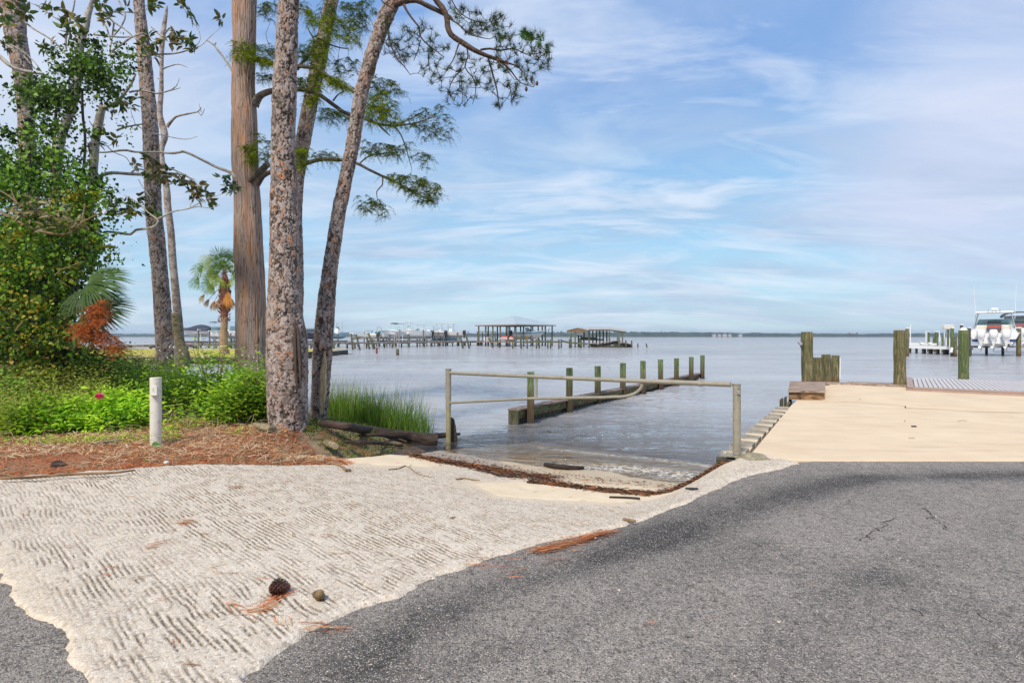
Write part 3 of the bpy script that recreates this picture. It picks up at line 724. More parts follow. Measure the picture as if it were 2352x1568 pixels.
# ---------------------------------------------------------------- timber bulkhead
bp = [G(px, py, WATER) for px, py in [(1218, 970), (1307, 946), (1373, 928), (1430, 914), (1477, 904), (1518, 894), (1553, 886), (1587, 878), (1613, 870)]]
a0, a1 = bp[0], bp[-1]; dirb = (a1-a0).normalized(); nb = V(-dirb.y, dirb.x, 0)
bh = empty('timber_bulkhead', a0, 'low mossy timber bulkhead with nine square posts running out into the lake', 'bulkhead')
sidew = V(nb.x, nb.y, 0)*.16
st0 = a0-dirb*.42; st0.z = 0; en = a1+dirb*.1; en.z = 0
def bz(k): return -.055-.0075*k*16
def along(k, z, off=0.0): return st0.lerp(en, k)+nb*off+V(0, 0, z)
mb = MB()
mb.hexa([along(0, -.055, .03), along(1, -.14, .03), along(1, -.14, .33), along(0, -.055, .33)], [along(0, -.015, .03), along(1, -.10, .03), along(1, -.10, .33), along(0, -.015, .33)])
mb.build('cap_board', m_wood('grey_cap_board', (.13, .09, .07), (.24, .185, .155), grain=(.35, .1, 1), scale=10), bh, .006)
mb = MB(); mb.hexa([along(0, -.235, .09), along(1, -.30, .09), along(1, -.30, .16), along(0, -.235, .16)], [along(0, -.06, .09), along(1, -.145, .09), along(1, -.145, .16), along(0, -.06, .16)])
mb.build('waler', m_wood('green_waler', (.12, .13, .045), (.25, .25, .11), grain=(.3, .1, 1), scale=9, algae=(.12, .19, .06), wetz=(-.42, -.16), rust=(.15, .05, .02)), bh, .006)
mb = MB(); n = 62
for i in range(n):
    k0, k1 = i/n+.0007, (i+1)/n-.0007; o = .17+random.uniform(-.008, .008)
    mb.hexa([along(k0, -1.4, o), along(k1, -1.4, o), along(k1, -1.4, o+.06), along(k0, -1.4, o+.06)], [along(k0, -.075-.085*k0, o), along(k1, -.075-.085*k1, o), along(k1, -.075-.085*k1, o+.06), along(k0, -.075-.085*k0, o+.06)])
mb.build('sheeting', M['deckdark'], bh)
MB().hexa([along(-.0005, -1.4, .06), along(.004, -1.4, .06), along(.004, -1.4, .30), along(-.0005, -1.4, .30)], [along(-.0005, -.06, .06), along(.004, -.06, .06), along(.004, -.06, .30), along(-.0005, -.06, .30)]).build('end_board', M['deckdark'], bh)
tops = [.76, .755, .72, .73, .735, .72, .71, .70, .70]
rz = math.atan2(dirb.y, dirb.x)
for i, b in enumerate(bp):
    c = V(b.x, b.y, 0); t_ = random.uniform(-.02, .02)
    mb = MB(); w = .155
    mb.hexa([c+V(sx*w/2, sy*w/2, -1.5) for sx, sy in ((-1, -1), (1, -1), (1, 1), (-1, 1))], [c+V(sx*w/2+t_, sy*w/2, tops[i]+random.uniform(-.008, .008)) for sx, sy in ((-1, -1), (1, -1), (1, 1), (-1, 1))])
    mb.build('post', M['post_green'], bh, .012)

# ---------------------------------------------------------------- concrete slab (seawall patio), sheet piling
SL = [ST(7.72, -1.25)+V(.05, 0, 0), V(3.05, 7.12, 0), V(3.5, 7.0, 0), V(4.1, 6.98, 0), V(60, 6.98, 0), V(60, 17.4, 0), V(10.0, 17.9, 0), V(8.7, 16.6, 0), ST(14.0, -1.30)]
for v in SL: v.z = 0
sl = MB(); sl.hexa([v+V(0, 0, -1.5) for v in SL], [v+V(0, 0, .032) for v in SL])
slab = sl.build('pavement', M['slab'], None, .012, False, origin=V(0, 0, 0)); tag(slab, kind='structure')
# upper apron slab, one joint behind the first
SL2 = [G(1888, 920, .03), G(1975, 923, .03), G(2080, 932, .03), G(2352, 946, .03), V(30, 11, 0), V(30, 17.3, 0), V(10.05, 17.8, 0), G(1905, 885, .05)]
for v in SL2: v.z = 0
s2 = MB(); s2.hexa([v+V(0, 0, -.3) for v in SL2], [v+V(0, 0, .038+(.03 if v.y > 14.6 else 0)) for v in SL2])
tag(s2.build('pavement', M['slab'], None, .006, False, origin=V(0, 0, 0)), kind='structure')
def joint(pts, w, z):
    m = MB()
    for a, b in zip(pts[:-1], pts[1:]):
        a = G(*a, z); b = G(*b, z); n = V(-(b-a).y, (b-a).x, 0).normalized()*w/2; m.add([a-n, b-n, b+n, a+n], [(0, 1, 2, 3)])
    return m
jm = joint([(1888, 920.5), (1975, 923.5), (2079, 932), (2080, 936), (2240, 945), (2352, 946.5)], .022, .041)
jm2 = joint([(2308, 906), (2352, 918)], .02, .045); jm.add(jm2.v, jm2.f)
jm3 = joint([(1835, 1067), (1900, 1061.5), (2000, 1060), (2200, 1058), (2352, 1058)], .03, .0365)
tag(jm.build('pavement_joint', M['crack'], None, origin=V(0, 0, 0)), kind='structure')

sp = empty('sheet_pile_wall', ST(8, -1.4, -.4), 'stepped grey vinyl sheet piling edging the sandy concrete slab', 'sea wall')
prof = []; s = 7.75; per = .56; k = 0
while s < 13.9:
    prof += [(s, -1.30), (s+.07, -1.56), (s+.26, -1.58), (s+.33, -1.31)]; s += per; k += 1
mb = MB(); pts = [ST(a, b) for a, b in prof]
for a, b in zip(pts[:-1], pts[1:]):
    n = V(-(b-a).y, (b-a).x, 0).normalized()*.007
    mb.hexa([a-n+V(0, 0, -1.5), b-n+V(0, 0, -1.5), b+n+V(0, 0, -1.5), a+n+V(0, 0, -1.5)], [a-n+V(0, 0, .02), b-n+V(0, 0, .02), b+n+V(0, 0, .02), a+n+V(0, 0, .02)])
mb.build('sheet', M['vinyl'], sp)
for i in range(k):
    q = pts[4*i:4*i+4]; o = T*.012
    MB().hexa([p+o+V(0, 0, -.3) for p in q], [p+o+V(0, 0, .004-.02*(i % 3 == 1)) for p in q]).build('sand_filled_pocket', M['slab'], sp)
# rotting timbers outside the wall end
for nm, pl, lab in (('timber_stub', [((1784, 968), (1784, 943), 12.2), .10], 'dark rotten plank stub standing just left of the stepped vinyl wall'),
                ('timber_stub', [((1793, 945), (1795, 915), 13.3), .10], 'taller dark stub behind the first, at the wall\'s far end'),
                ('timber_stub', [((1803, 935), (1804, 911), 13.9), .07], 'thin dark stub under the corner of the timber step')):
    (b, t_, y), w = pl; o = empty(nm, P(*b, y), lab, 'timber', 'rotten stubs beside the vinyl wall'); p0 = P(*b, y)+V(0, 0, -.8); p1 = P(*t_, y)
    mb = MB(); mb.hexa([p0+V(-w/2, -.02, 0), p0+V(w/2, -.02, 0), p0+V(w/2, .03, 0), p0+V(-w/2, .03, 0)], [p1+V(-w*.3, -.02, -.05), p1+V(w*.4, -.02, 0), p1+V(w*.4, .03, .02), p1+V(-w*.3, .03, -.02)])
    mb.build('plank', M['deckdark'], o, .005)
o = empty('fallen_timber', P(1800, 930, 13.5), 'broken green timber leaning along the foot of the step by the vinyl wall', 'timber')
MB().beam(P(1795, 956, 12.6), P(1816, 922, 13.9), .06, .10).build('beam', M['pile_green'], o, .008)
# corner under the gate post: stacked timbers, old concrete lump
o = empty('corner_timbers', V(2.78, 7.36, -.4), 'dark creosoted corner timbers under the gate post\'s base plate', 'timber')
MB().box((2.73, 7.40, -.52), (.14, .16, .98), rz=R(-20)).build('upright_timber', M['deckdark'], o, .01)
MB().box((2.90, 7.34, -.07), (.36, .22, .09), rz=R(-20)).build('cross_timber', M['deckdark'], o, .01)
MB().box((2.78, 7.24, -.45), (.09, .12, .75), rz=R(-20)).build('mossy_board', M['pile_green'], o, .006)
mb = MB().box((2.86, 7.18, -.28), (.10, .10, .50), rz=R(-25), taper=.9)
tag(mb.build('vinyl_corner', M['vinyl'], None, .01), 'short grey vinyl corner piece beside the corner timbers', 'sea wall piece')
lump = bpy.data.meshes.new('lump'); import bmesh
bm = bmesh.new(); bmesh.ops.create_icosphere(bm, subdivisions=5, radius=1); bm.to_mesh(lump); bm.free()
n = len(lump.vertices); a = np.empty(n*3); lump.vertices.foreach_get('co', a); a = a.reshape(-1, 3)
a *= (1+.35*(fbm(a*1.6+4, 4, 8)-.5)*2)[:, None]; a = a*np.array([.25, .20, .16])+np.array([3.02, 7.10, -.07]); lump.vertices.foreach_set('co', a.ravel()); lump.shade_smooth()
tag(link('concrete_lump', lump, None, M['rope']), 'rough stained lump of old concrete at the slab\'s near left corner', 'concrete')

# ---------------------------------------------------------------- step box, dock decks, pilings on the right
def quadbox(mb, q, z0, z1): return mb.hexa([V(p[0], p[1], z0) for p in q], [V(p[0], p[1], z1) for p in q])
q0, q1, q2, q3 = V(6.62, 13.62, 0), V(7.42, 13.50, 0), V(8.95, 16.3, 0), V(8.08, 16.5, 0)
bx = empty('timber_step', q0+V(.4, .5, .03), 'low weathered plank platform at the slab\'s far left corner', 'step')
def lerpq(u, v): return q0.lerp(q1, u).lerp(q3.lerp(q2, u), v)
quadbox(MB(), [lerpq(.01, .01), lerpq(.99, .01), lerpq(.99, .03), lerpq(.01, .03)], .035, .205).build('front_board', M['box_wood'], bx, .004)
quadbox(MB(), [lerpq(.97, .032), lerpq(.995, .032), lerpq(.995, .99), lerpq(.97, .99)], .035, .205).build('side_board', M['box_wood'], bx, .004)
quadbox(MB(), [lerpq(.0, .032), lerpq(.025, .032), lerpq(.025, .99), lerpq(.0, .99)], -.25, .205).build('side_board', M['deckdark'], bx, .004)
nb_ = 8
for i in range(nb_):
    v0, v1 = i/nb_+.008-.016*(i == 0), (i+1)/nb_-.014
    quadbox(MB(), [lerpq(-.02, v0), lerpq(1.02, v0), lerpq(1.02, v1), lerpq(-.02, v1)], .209, .248+random.uniform(-.002, .002)).build('deck_board', M['deck'], bx, .004)
c = lerpq(.32, .0)+V(0, 0, .12)
MB().tube([c+V(0, -.004, 0), c+V(.002, .008, 0)], .026, 16).build('wood_knot', M['deckdark'], bx)
# board walk behind the slab
bw = empty('board_walk', V(12, 18.2, 0), 'strip of weathered deck boards between the slab and the lake', 'deck')
d0, d1 = G(1899, 878, .11), G(2082, 884, .12); dd = (d1-d0).normalized(); nn = V(-dd.y, dd.x, 0)
for i in range(6):
    a = d0+nn*(i*.15-.15)-dd*.2; b = d1+nn*(i*.15-.15)+dd*.3
    if i > 2: a = a+dd*.75
    MB().hexa([p+V(0, 0, .055-.11) for p in (a, b, b+nn*.14, a+nn*.14)], [p+V(0, 0, 0) for p in (a, b, b+nn*.14, a+nn*.14)]).build('deck_board', M['deck'], bw, .004)
MB().hexa([p+V(0, 0, -.5) for p in (d0-nn*.15, d1-nn*.15, d1+nn*.7, d0+nn*.7)], [p+V(0, 0, -.056) for p in (d0-nn*.15, d1-nn*.15, d1+nn*.7, d0+nn*.7)]).build('framing', M['deckdark'], bw)
# composite dock
dk = empty('composite_dock', V(14, 16, 0), 'wide dock of pale grooved decking with a brown fascia board', 'dock')
e0, e1 = G(2083, 888.5, .16), G(2352, 900, .16); ed = (e1-e0).normalized(); e2 = e1+ed*9; b0 = G(2082, 866, .16); bd = (b0-e0)
far1 = G(2352, 873, .16); far2 = far1+ed*10
MB().hexa([e0+V(0, 0, -.035), e2+V(0, 0, -.035), e2+bd*.055+V(0, 0, -.035), e0+bd*.055+V(0, 0, -.035)], [e0, e2, e2+bd*.055, e0+bd*.055]).build('edge_board', M['comp'], dk, .004)
MB().hexa([e0+V(0, .012, -.16), e2+V(0, .012, -.16), e2+V(0, .04, -.16), e0+V(0, .04, -.16)], [e0+V(0, .012, -.037), e2+V(0, .012, -.037), e2+V(0, .04, -.037), e0+V(0, .04, -.037)]).build('fascia', M['comp'], dk, .004)
en_ = V(ed.y, -ed.x, 0)*-1
MB().hexa([p+V(0, 0, -.03) for p in (e0, e0+ed*.16, b0+ed*.16, b0)], [p+V(0, 0, .003) for p in (e0, e0+ed*.16, b0+ed*.16, b0)]).build('end_board', M['comp'], dk, .004)
nbd = 100; gm = MB()
for i in range(nbd):
    o = ed*(.18+i*.108); a = e0+bd*.062+o; b = b0+o
    kk = 1.0
    gm.hexa([p+V(0, 0, -.03) for p in (a, a+ed*.090, b+ed*.090, b)], [p+V(0, 0, -.002) for p in (a, a+ed*.090, b+ed*.090, b)])
gm.build('grooved_decking', M['grate'], dk)
MB().hexa([p+V(0, 0, -.4) for p in (e0+bd*.06, e2+bd*.06, b0+ed*19, b0)], [p+V(0, 0, -.055) for p in (e0+bd*.06, e2+bd*.06, b0+ed*19, b0)]).build('framing', M['deckdark'], dk)

def piling(name, base, top, Y, wpx, label, mat='pile', group=None, depth=1.5, capped=None, n=16, lean=(0, 0), cat='piling', knots=True):
    """base/top: (px,py) measured; the pile goes on below the base"""
    b, t_ = P(*base, Y), P(*top, Y); r = wpx/2/FPX*Y; d = (b-t_).normalized()
    o = empty(name, b, label, cat, group); bb = b+d*(depth/max(.3, abs(d.z)))
    L = (t_-bb).length; m = max(3, int(L/.12)); pts = [bb.lerp(t_, i/m) for i in range(m+1)]
    mb = MB(); ph = random.uniform(0, 9)
    radii = [r*(1.06-.08*i/m+.025*math.sin(i*.9+ph)) for i in range(m+1)]; radii[-1] *= .95
    mb.tube(pts, radii, n, True, .015); mb.build('pile', M[mat], o)
    if capped == 'white': MB().box(t_+V(0, 0, r*.35), (r*1.9, r*1.9, r*.7)).build('cap', M['white'], o, r*.12)
    return o
PG = 'tall round pilings along the slab and dock'
pl = piling('dock_piling', (1855, 880), (1853, 762), 18.1, 25, 'tall mossy piling left of all, with a small lamp on its side', group=PG, mat='pile')
c = P(1841, 785, 18.1)
lm = MB(); lm.tube([c+V(.04, 0, 0), c+V(-.12, -.05, .03)], .022, 8); lm.build('lamp_arm', M['steel'], pl)
lm = MB(); lm.lathe((0, 0, 0), [(.03, 0), (.055, -.05), (.06, -.15)], 12); lm.v = [tuple(Matrix.Rotation(R(-40), 3, 'Y') @ Vector(v)+c+V(-.13, -.05, .03)) for v in lm.v]; lm.build('lamp_head', M['steel'], pl)
lm = MB(); lm.lathe((0, 0, 0), [(.03, 0), (.05, -.05), (.055, -.14)], 12); lm.v = [tuple(Matrix.Rotation(R(-10), 3, 'Y') @ Vector(v)+c+V(-.03, -.06, -.04)) for v in lm.v]; lm.build('lamp_head', M['black'], pl)
SG = 'short cut pilings beside the tall lamp piling'
piling('cut_piling', (1880, 880), (1879, 821), 19.0, 21, 'shortest and leftmost of the three cut pilings', group=SG)
piling('cut_piling', (1900, 882), (1897, 814), 19.3, 20, 'middle cut piling, highest of the three, rust stained at its foot', group=SG)
piling('cut_piling', (1918, 878), (1919, 816), 20.0, 17, 'rightmost cut piling with a white pipe behind it', group=SG)
o = empty('white_pipe', P(1929, 838, 20.3), 'short white pipe standing behind the rightmost cut piling', 'pipe'); MB().tube([P(1929, 870, 20.3), P(1929, 822, 20.3)], .035, 10).build('pipe', M['white'], o)
piling('dock_piling', (2067, 886), (2066, 758), 17.0, 24.5, 'thick knotty piling at the left corner of the composite dock', group=PG)
piling('dock_piling', (2213, 872), (2213, 758), 20.5, 20, 'green piling rising behind the pale dock, white cap', 'pile_green', group=PG, capped=None)
gd = [o for o in bpy.data.objects if o.name.startswith('dock_piling')][-1]; MB().tube([P(2213, 758, 20.5), P(2213, 752, 20.5)], [.13, .06], 14).build('piling_cap', M['white'], gd)
# ---------------------------------------------------------------- tree trunks
def trunk_mesh(path, step, circ, style, seed=0, cell=.075, flare=None):
    """path rows: x,y,z,r"""
    p = smooth_path(path, step); n = len(p); C, r = p[:, :3], p[:, 3]
    d = np.gradient(C, axis=0); d /= np.linalg.norm(d, axis=1, keepdims=True)
    x = np.cross(d, [0, 1, 0]); x /= np.linalg.norm(x, axis=1, keepdims=True); y = np.cross(d, x)
    m = max(8, int(2*math.pi*r.max()/circ)); a = np.arange(m)/m*2*np.pi
    ca, sa = np.cos(a), np.sin(a)
    L = np.concatenate([[0], np.cumsum(np.linalg.norm(np.diff(C, axis=0), axis=1))])
    A_, I_ = np.meshgrid(a, np.arange(n)); Lz = L[I_].ravel(); rr = r[I_].ravel(); an = A_.ravel()
    cx, sy = np.cos(an), np.sin(an)
    q = np.stack([cx*rr, sy*rr, Lz], 1)
    big = (fbm(q*np.array([2.2, 2.2, .9])+seed*3.1, 3, seed)-.5)*.22*rr
    if style == 'pine':
        w = (np.stack([fbm(q*14, 3, seed+1), fbm(q*14, 3, seed+2), fbm(q*14, 3, seed+3)], 1)-.5)*1.7
        s = np.array([1/cell, 1/cell, .50/cell]); f1, f2, cid = worley(q*s+w, seed)
        g1, g2, gid = worley(q*s*2.3+w*1.4+5, seed+7)
        ed = f2-f1; cut = vnoise(q*7, seed+9); ck = np.clip(np.minimum(ed*1.7+.22*(cut-.4), .115+(g2-g1)*1.6), 0, 1); cid = np.clip(cid*.6+gid*.4, 0, 1)
        dr = (sst(0, .12, ed)-1)*.014*(cell/.07)+(cid-.5)*.022+.006*(fbm(q*50, 2, seed+4)-.5)
    elif style == 'fibre':
        f = vnoise(np.stack([cx*rr*46, sy*rr*46, Lz*1.6], 1)+.8*fbm(q*5, 2, seed)[:, None], seed)
        g = vnoise(np.stack([cx*rr*20, sy*rr*20, Lz*.8], 1), seed+2)
        ed = np.abs(f-.5)*2; ck = np.clip(ed*2.6, 0, 1); cid = g
        dr = sst(0, .4, ed)*.012+.022*(g-.5)
    else:
        ck = np.ones(len(q)); cid = fbm(q*4, 2, seed); dr = .010*(fbm(q*22, 3, seed)-.5)
    R_ = rr+big+dr
    if flare is not None:
        h, amt, lobes = flare; k = np.exp(-Lz/h); R_ = R_*(1+amt*k*(.6+.6*np.cos(an*lobes+seed)+.5*vnoise(np.stack([cx*3, sy*3, Lz*0], 1), seed+5)))
    vx = C[I_.ravel()]+x[I_.ravel()]*(cx*R_)[:, None]+y[I_.ravel()]*(sy*R_)[:, None]
    idx = np.arange(n*m).reshape(n, m); nx = np.roll(idx, -1, 1)
    f = np.stack([idx[:-1], nx[:-1], nx[1:], idx[1:]], -1).reshape(-1, 4)
    cv = vx[-m:].mean(0); vx = np.vstack([vx, cv]); ck = np.append(ck, 1); cid = np.append(cid, .5)
    tri = np.stack([idx[-1], nx[-1], np.full(m, n*m)], 1)
    me = npmesh('trunk', vx, np.r_[np.full(len(f), 4), np.full(len(tri), 3)], np.r_[f.ravel(), tri.ravel()], None, {'crack': ck, 'cell': cid}, style != 'pine')
    return me
def px_path(rows, Y, dY=0.0):
    """rows (px,py,width px); dY: lean towards the viewer along the height"""
    out = []; y0 = rows[0][1]
    for i, (px, py, w) in enumerate(rows):
        Yy = Y+dY*(y0-py)/1000; p = P(px, py, Yy); out.append((p.x, p.y, p.z, w/2/FPX*Yy))
    return out
def sink(path, d=.35):
    a = path[0]; return [(a[0], a[1], a[2]-d, a[3]*1.08)]+path
def limb(mb, rows, Y, dY=0.0, n=10, jit=.05, wig=.0):
    """rows (px,py,w[,Y])"""
    pts = []
    for r_ in rows:
        Yy = r_[3] if len(r_) > 3 else Y; p = P(r_[0], r_[1], Yy); pts.append((p.x, p.y, p.z, r_[2]/2/FPX*Yy))
    q = smooth_path(pts, .10)
    if wig: q[1:-1, :3] += RNG.normal(0, wig, (len(q)-2, 3))
    mb.tube([V(*c[:3]) for c in q], [max(.002, c[3]) for c in q], n, True, jit); return q[:, :3]
def twigs(mb, paths, r0=.006, r1=.0025, n=4):
    for p in paths:
        m = len(p); L = sum(np.linalg.norm(np.diff(p, axis=0), axis=1)); a = min(r0*1.8, r0*(.6+L*.7))
        mb.tube([V(*c) for c in p], [a+(r1-a)*i/(m-1) for i in range(m)], n)
PG_COL = [(.025, .04, .006), (.035, .065, .008), (.02, .028, .008), (.06, .11, .012), (.04, .048, .01)]
def tufts(cl, pts, n=26, L=.15, W=.0052, cols=PG_COL, bias=(0, 0, .15), bigfrac=.15):
    for p in pts:
        k = int(n*random.uniform(.6, 1.3)*(2.2 if random.random() < bigfrac else 1)); ax = rdir(1)[0]+np.array([0, 0, .4]); ax /= np.linalg.norm(ax)
        d = rdir(k)+ax*.9+np.array(bias); c = pick([random.choice(cols)], k, .3)
        cl.add(np.tile(p, (k, 1))+ax*RNG.uniform(-.05, .03, (k, 1)), d, rdir(k), RNG.uniform(.6, 1.15, k)*L, W, c, 'needle')
def r2(x, y): return (428.7+x*.3125, y*.3125)
def r3(x, y): return (857.4+x*.2343, y*.2343)
def poly(f, *pts): return [f(*p) for p in pts]
def tree(name, base, label, group='trees on the bank'): return empty(name, base, label, 'tree', group)

# main pine, the nearest trunk
path = px_path([(664, 990, 82), (661, 930, 85), (660, 860, 90), (659, 789, 90), (653, 700, 76), (652, 600, 66), (654, 490, 62), (650, 344, 52), (653, 219, 51), (658, 110, 47), (663, 0, 43), (668, -130, 41), (674, -330, 37), (680, -520, 33)], 9.2)
pm = tree('pine_tree', path[0][:3], 'thick straight pine with a deep scar near its foot, nearest the concrete')
link('trunk', trunk_mesh(sink(path), .014, .014, 'pine', 3, .12, (.22, .10, 5)), pm, M['pine'])
sc = MB(); q = [P(682, 742, 8.985), P(686, 780, 8.965), P(690, 840, 8.975), P(690, 892, 8.995)]
sc.tube([q[0], q[1], q[2], q[3]], [.010, .026, .030, .012], 12, True, .3)
sc.build('bark_scar', M['darktwig'], pm)
sc = MB(); sc.tube([P(678, 735, 8.975), P(677, 790, 8.935), P(679, 850, 8.935), P(684, 905, 8.96)], [.008, .026, .022, .008], 10, True, .12); sc.build('scar_ridge', M['cyp'], pm)

# leaning pine on the right with the big overhanging bough
path = px_path([(731, 966, 38), (736, 900, 40), (739, 840, 42), (742, 789, 43), (747, 720, 41), (752, 666, 37), (764, 580, 33), (778, 490, 31), (794, 410, 30), (808, 344, 30), (820, 270, 30), (829, 219, 30), (842, 170, 31), (855, 125, 32), (878, 60, 34), (904, 0, 35), (935, -80, 35), (965, -180, 34), (990, -300, 30)], 10.2)
pr = tree('pine_tree', path[0][:3], 'slender pine leaning right over the water with a drooping needled bough')
link('trunk', trunk_mesh(sink(path), .016, .016, 'pine', 5, .095, (.25, .12, 4)), pr, M['pine'])
kn = MB(); kn.tube([P(852, 165, 10.15), P(858, 152, 9.9), P(860, 138, 9.85)], [.06, .045, .012], 7, True, .3); kn.build('broken_stub', M['limb'], pr); kn = MB(); kn.tube([P(822, 262, 10.1), P(833, 256, 9.9), P(840, 246, 9.85)], [.03, .025, .01], 6, True, .3)
kn.build('broken_stub', M['limb'], pr)
bo = MB(); sk = []
sk.append(limb(bo, [(905, 12, 15), (930, 4, 12), (956, 2, 10), (979, 12, 11), (1003, 24, 10), (1021, 33, 9.5), (1034, 40, 8), (1041, 46, 2)], 10.1))
sk.append(limb(bo, [(985, -60, 14), (996, -8, 13), (1014, 16, 14), (1026, 38, 13), (1028, 60, 13), (1036, 80, 13), (1057, 95, 12.5), (1080, 110, 12), (1103, 122, 10), (1134, 134, 8), (1162, 144, 5), (1190, 152, 2.5)], 10.0))
sk.append(limb(bo, [(925, 6, 7), (936, 28, 5), (950, 47, 4.5), (962, 62, 4), (966, 85, 3.5), (985, 105, 3), (1005, 120, 2.5), (1020, 132, 1.6)], 10.1))
sk.append(limb(bo, [(966, 92, 2.6), (960, 115, 2.2), (950, 140, 1.6)], 10.1))
sk.append(limb(bo, [(1034, 44, 3.5), (1050, 54, 3.2), (1075, 76, 2.8), (1098, 85, 2.4), (1125, 90, 1.6)], 9.9))
sk.append(limb(bo, [(1028, -20, 3), (1050, 22, 2.6), (1080, 45, 2.2), (1110, 52, 1.4)], 9.8))
sk.append(limb(bo, [(1103, 115, 5), (1125, 112, 4.5), (1150, 116, 4), (1180, 112, 3), (1210, 125, 2.2), (1240, 122, 1.4)], 10.2))
sk.append(limb(bo, [(1055, 97, 4), (1048, 118, 3.2), (1040, 140, 2.6), (1025, 160, 1.8)], 9.8))
sk.append(limb(bo, [(1072, 108, 4), (1075, 130, 3.4), (1068, 155, 3), (1090, 185, 2.4), (1092, 215, 1.8), (1085, 240, 1.2)], 10.0))
sk.append(limb(bo, [(1068, 155, 2.6), (1042, 180, 2.4), (1030, 210, 2), (1028, 235, 1.2)], 9.9))
sk.append(limb(bo, [(1120, 128, 4.5), (1130, 165, 4), (1140, 200, 3.4), (1145, 230, 2.4), (1148, 248, 1.4)], 10.1))
sk.append(limb(bo, [(1150, 140, 4), (1175, 165, 3.4), (1195, 190, 2.4), (1225, 200, 1.6)], 10.0))
sk.append(limb(bo, [(888, 60, 5), (893, 85, 4), (898, 105, 3.5), (912, 135, 3), (930, 155, 2.2), (942, 172, 1.4)], 10.1))
sk.append(limb(bo, [(905, 20, 4), (880, 6, 3), (868, -15, 2)], 9.9))
bo.build('bough', M['pinelimb'], pr)
env = [poly(r3, (1180, 250), (1330, 150), (1500, 270), (1700, 340), (1760, 430), (1750, 560), (1700, 720), (1600, 800), (1480, 960), (1420, 1020), (1260, 1090), (1130, 960), (1050, 800), (1040, 600), (1150, 430)),
       poly(r3, (450, 500), (700, 430), (1000, 560), (1050, 800), (1010, 1000), (900, 1060), (760, 1050), (650, 900), (500, 790), (440, 650)),
       poly(r3, (740, 20), (900, 90), (1180, 120), (1330, 160), (1180, 280), (1150, 360), (900, 330), (800, 200)),
       poly(r3, (100, 100), (300, 260), (430, 200), (640, 250), (700, 400), (560, 460), (450, 480), (380, 640), (330, 740), (200, 600), (80, 560), (80, 400))]
cl = Cloud(); tw = MB(); tips = []
for e, n in zip(env, (150, 85, 62, 60)):
    t_, _ = inpoly_samples([e], n, (10.0, .42)); tips.append(t_)
tips = np.vstack(tips)
paths, nodes = grow(np.vstack(sk), tips, .10, .12)
twigs(tw, paths, .009, .0035); tw.build('twigs', M['darktwig'], pr)
tufts(cl, tips, 30, .15); ends = [p[int(len(p)*.6)] for p in paths if len(p) > 4 and random.random() < .35]; tufts(cl, ends, 16, .13)
dense, _ = inpoly_samples([poly(r3, (1640, 330), (1740, 400), (1740, 560), (1580, 500), (1560, 420)), poly(r3, (1180, 260), (1290, 250), (1340, 370), (1200, 400)), poly(r3, (1470, 290), (1560, 330), (1540, 400), (1460, 370))], 34, (9.8, .25))
tufts(cl, dense, 46, .115, .005, [(.06, .16, .02), (.08, .19, .025), (.04, .09, .016)])
cl.build('needles', M['needle'], pr)
rd = Cloud(); tufts(rd, [np.array(P(*r3(1215, 590), 9.85)), np.array(P(*r3(1290, 630), 9.85)), np.array(P(*r3(1310, 640), 9.8))], 30, .08, .005, [(.42, .12, .03), (.50, .18, .04)]); rd.build('dead_needles', M['dry'], pr)
for k, (x, y) in enumerate(((1605, 815), (1550, 770), (1500, 872), (1230, 650))):
    c = P(*r3(x, y), 9.9); MB().lathe(c+V(0, 0, -.05), [(.006, 0), (.022, .02), (.026, .045), (.018, .075), (.004, .09)], 8).build('cone', M['cone'], pr)

rt = MB(); rt.tube([P(746, 805, 9.99), P(743, 850, 9.965), P(741, 900, 9.96), P(738, 950, 9.98)], [.012, .055, .065, .03], 14, True, .3); rt.build('rotten_patch', M['barewood'], pr)
# rear pine, between the two
path = px_path([(672, 905, 46), (672, 800, 42), (676, 650, 40), (675, 490, 36), (681, 400, 35), (698, 312, 34), (708, 262, 33), (716, 219, 32), (726, 170, 32), (736, 125, 32), (750, 55, 30), (762, 0, 28), (778, -90, 27), (800, -240, 24)], 14.6)
pb = tree('pine_tree', path[0][:3], 'pine leaning right behind the thick scarred pine, green sprays across it')
link('trunk', trunk_mesh(sink(path, .6), .028, .028, 'pine', 9, .10), pb, M['pine'])

# left pines
path = px_path([(384, 815, 44), (378, 770, 38), (371, 675, 34), (361, 565, 34), (353, 490, 33), (349, 375, 32), (342, 250, 31), (331, 125, 28), (322, 40, 24), (319, 0, 22), (314, -120, 20), (310, -260, 17)], 16)
p4 = tree('pine_tree', path[0][:3], 'lone flaking pine leaning left beside the thin broken snag')
link('trunk', trunk_mesh(sink(path, .6), .03, .03, 'pine', 12, .095, (.4, .3, 4)), p4, M['pine'])
path = px_path([(92, 900, 40), (84, 760, 38), (76, 560, 36), (66, 400, 34), (59, 250, 33), (51, 156, 38), (38, 94, 41), (31, 31, 42), (22, -60, 40), (14, -220, 36)], 13)
p5 = tree('pine_tree', path[0][:3], 'leftmost pine, dark plated trunk rising out of the vines')
link('trunk', trunk_mesh(sink(path, .6), .022, .022, 'pine', 15, .09), p5, M['pine'])

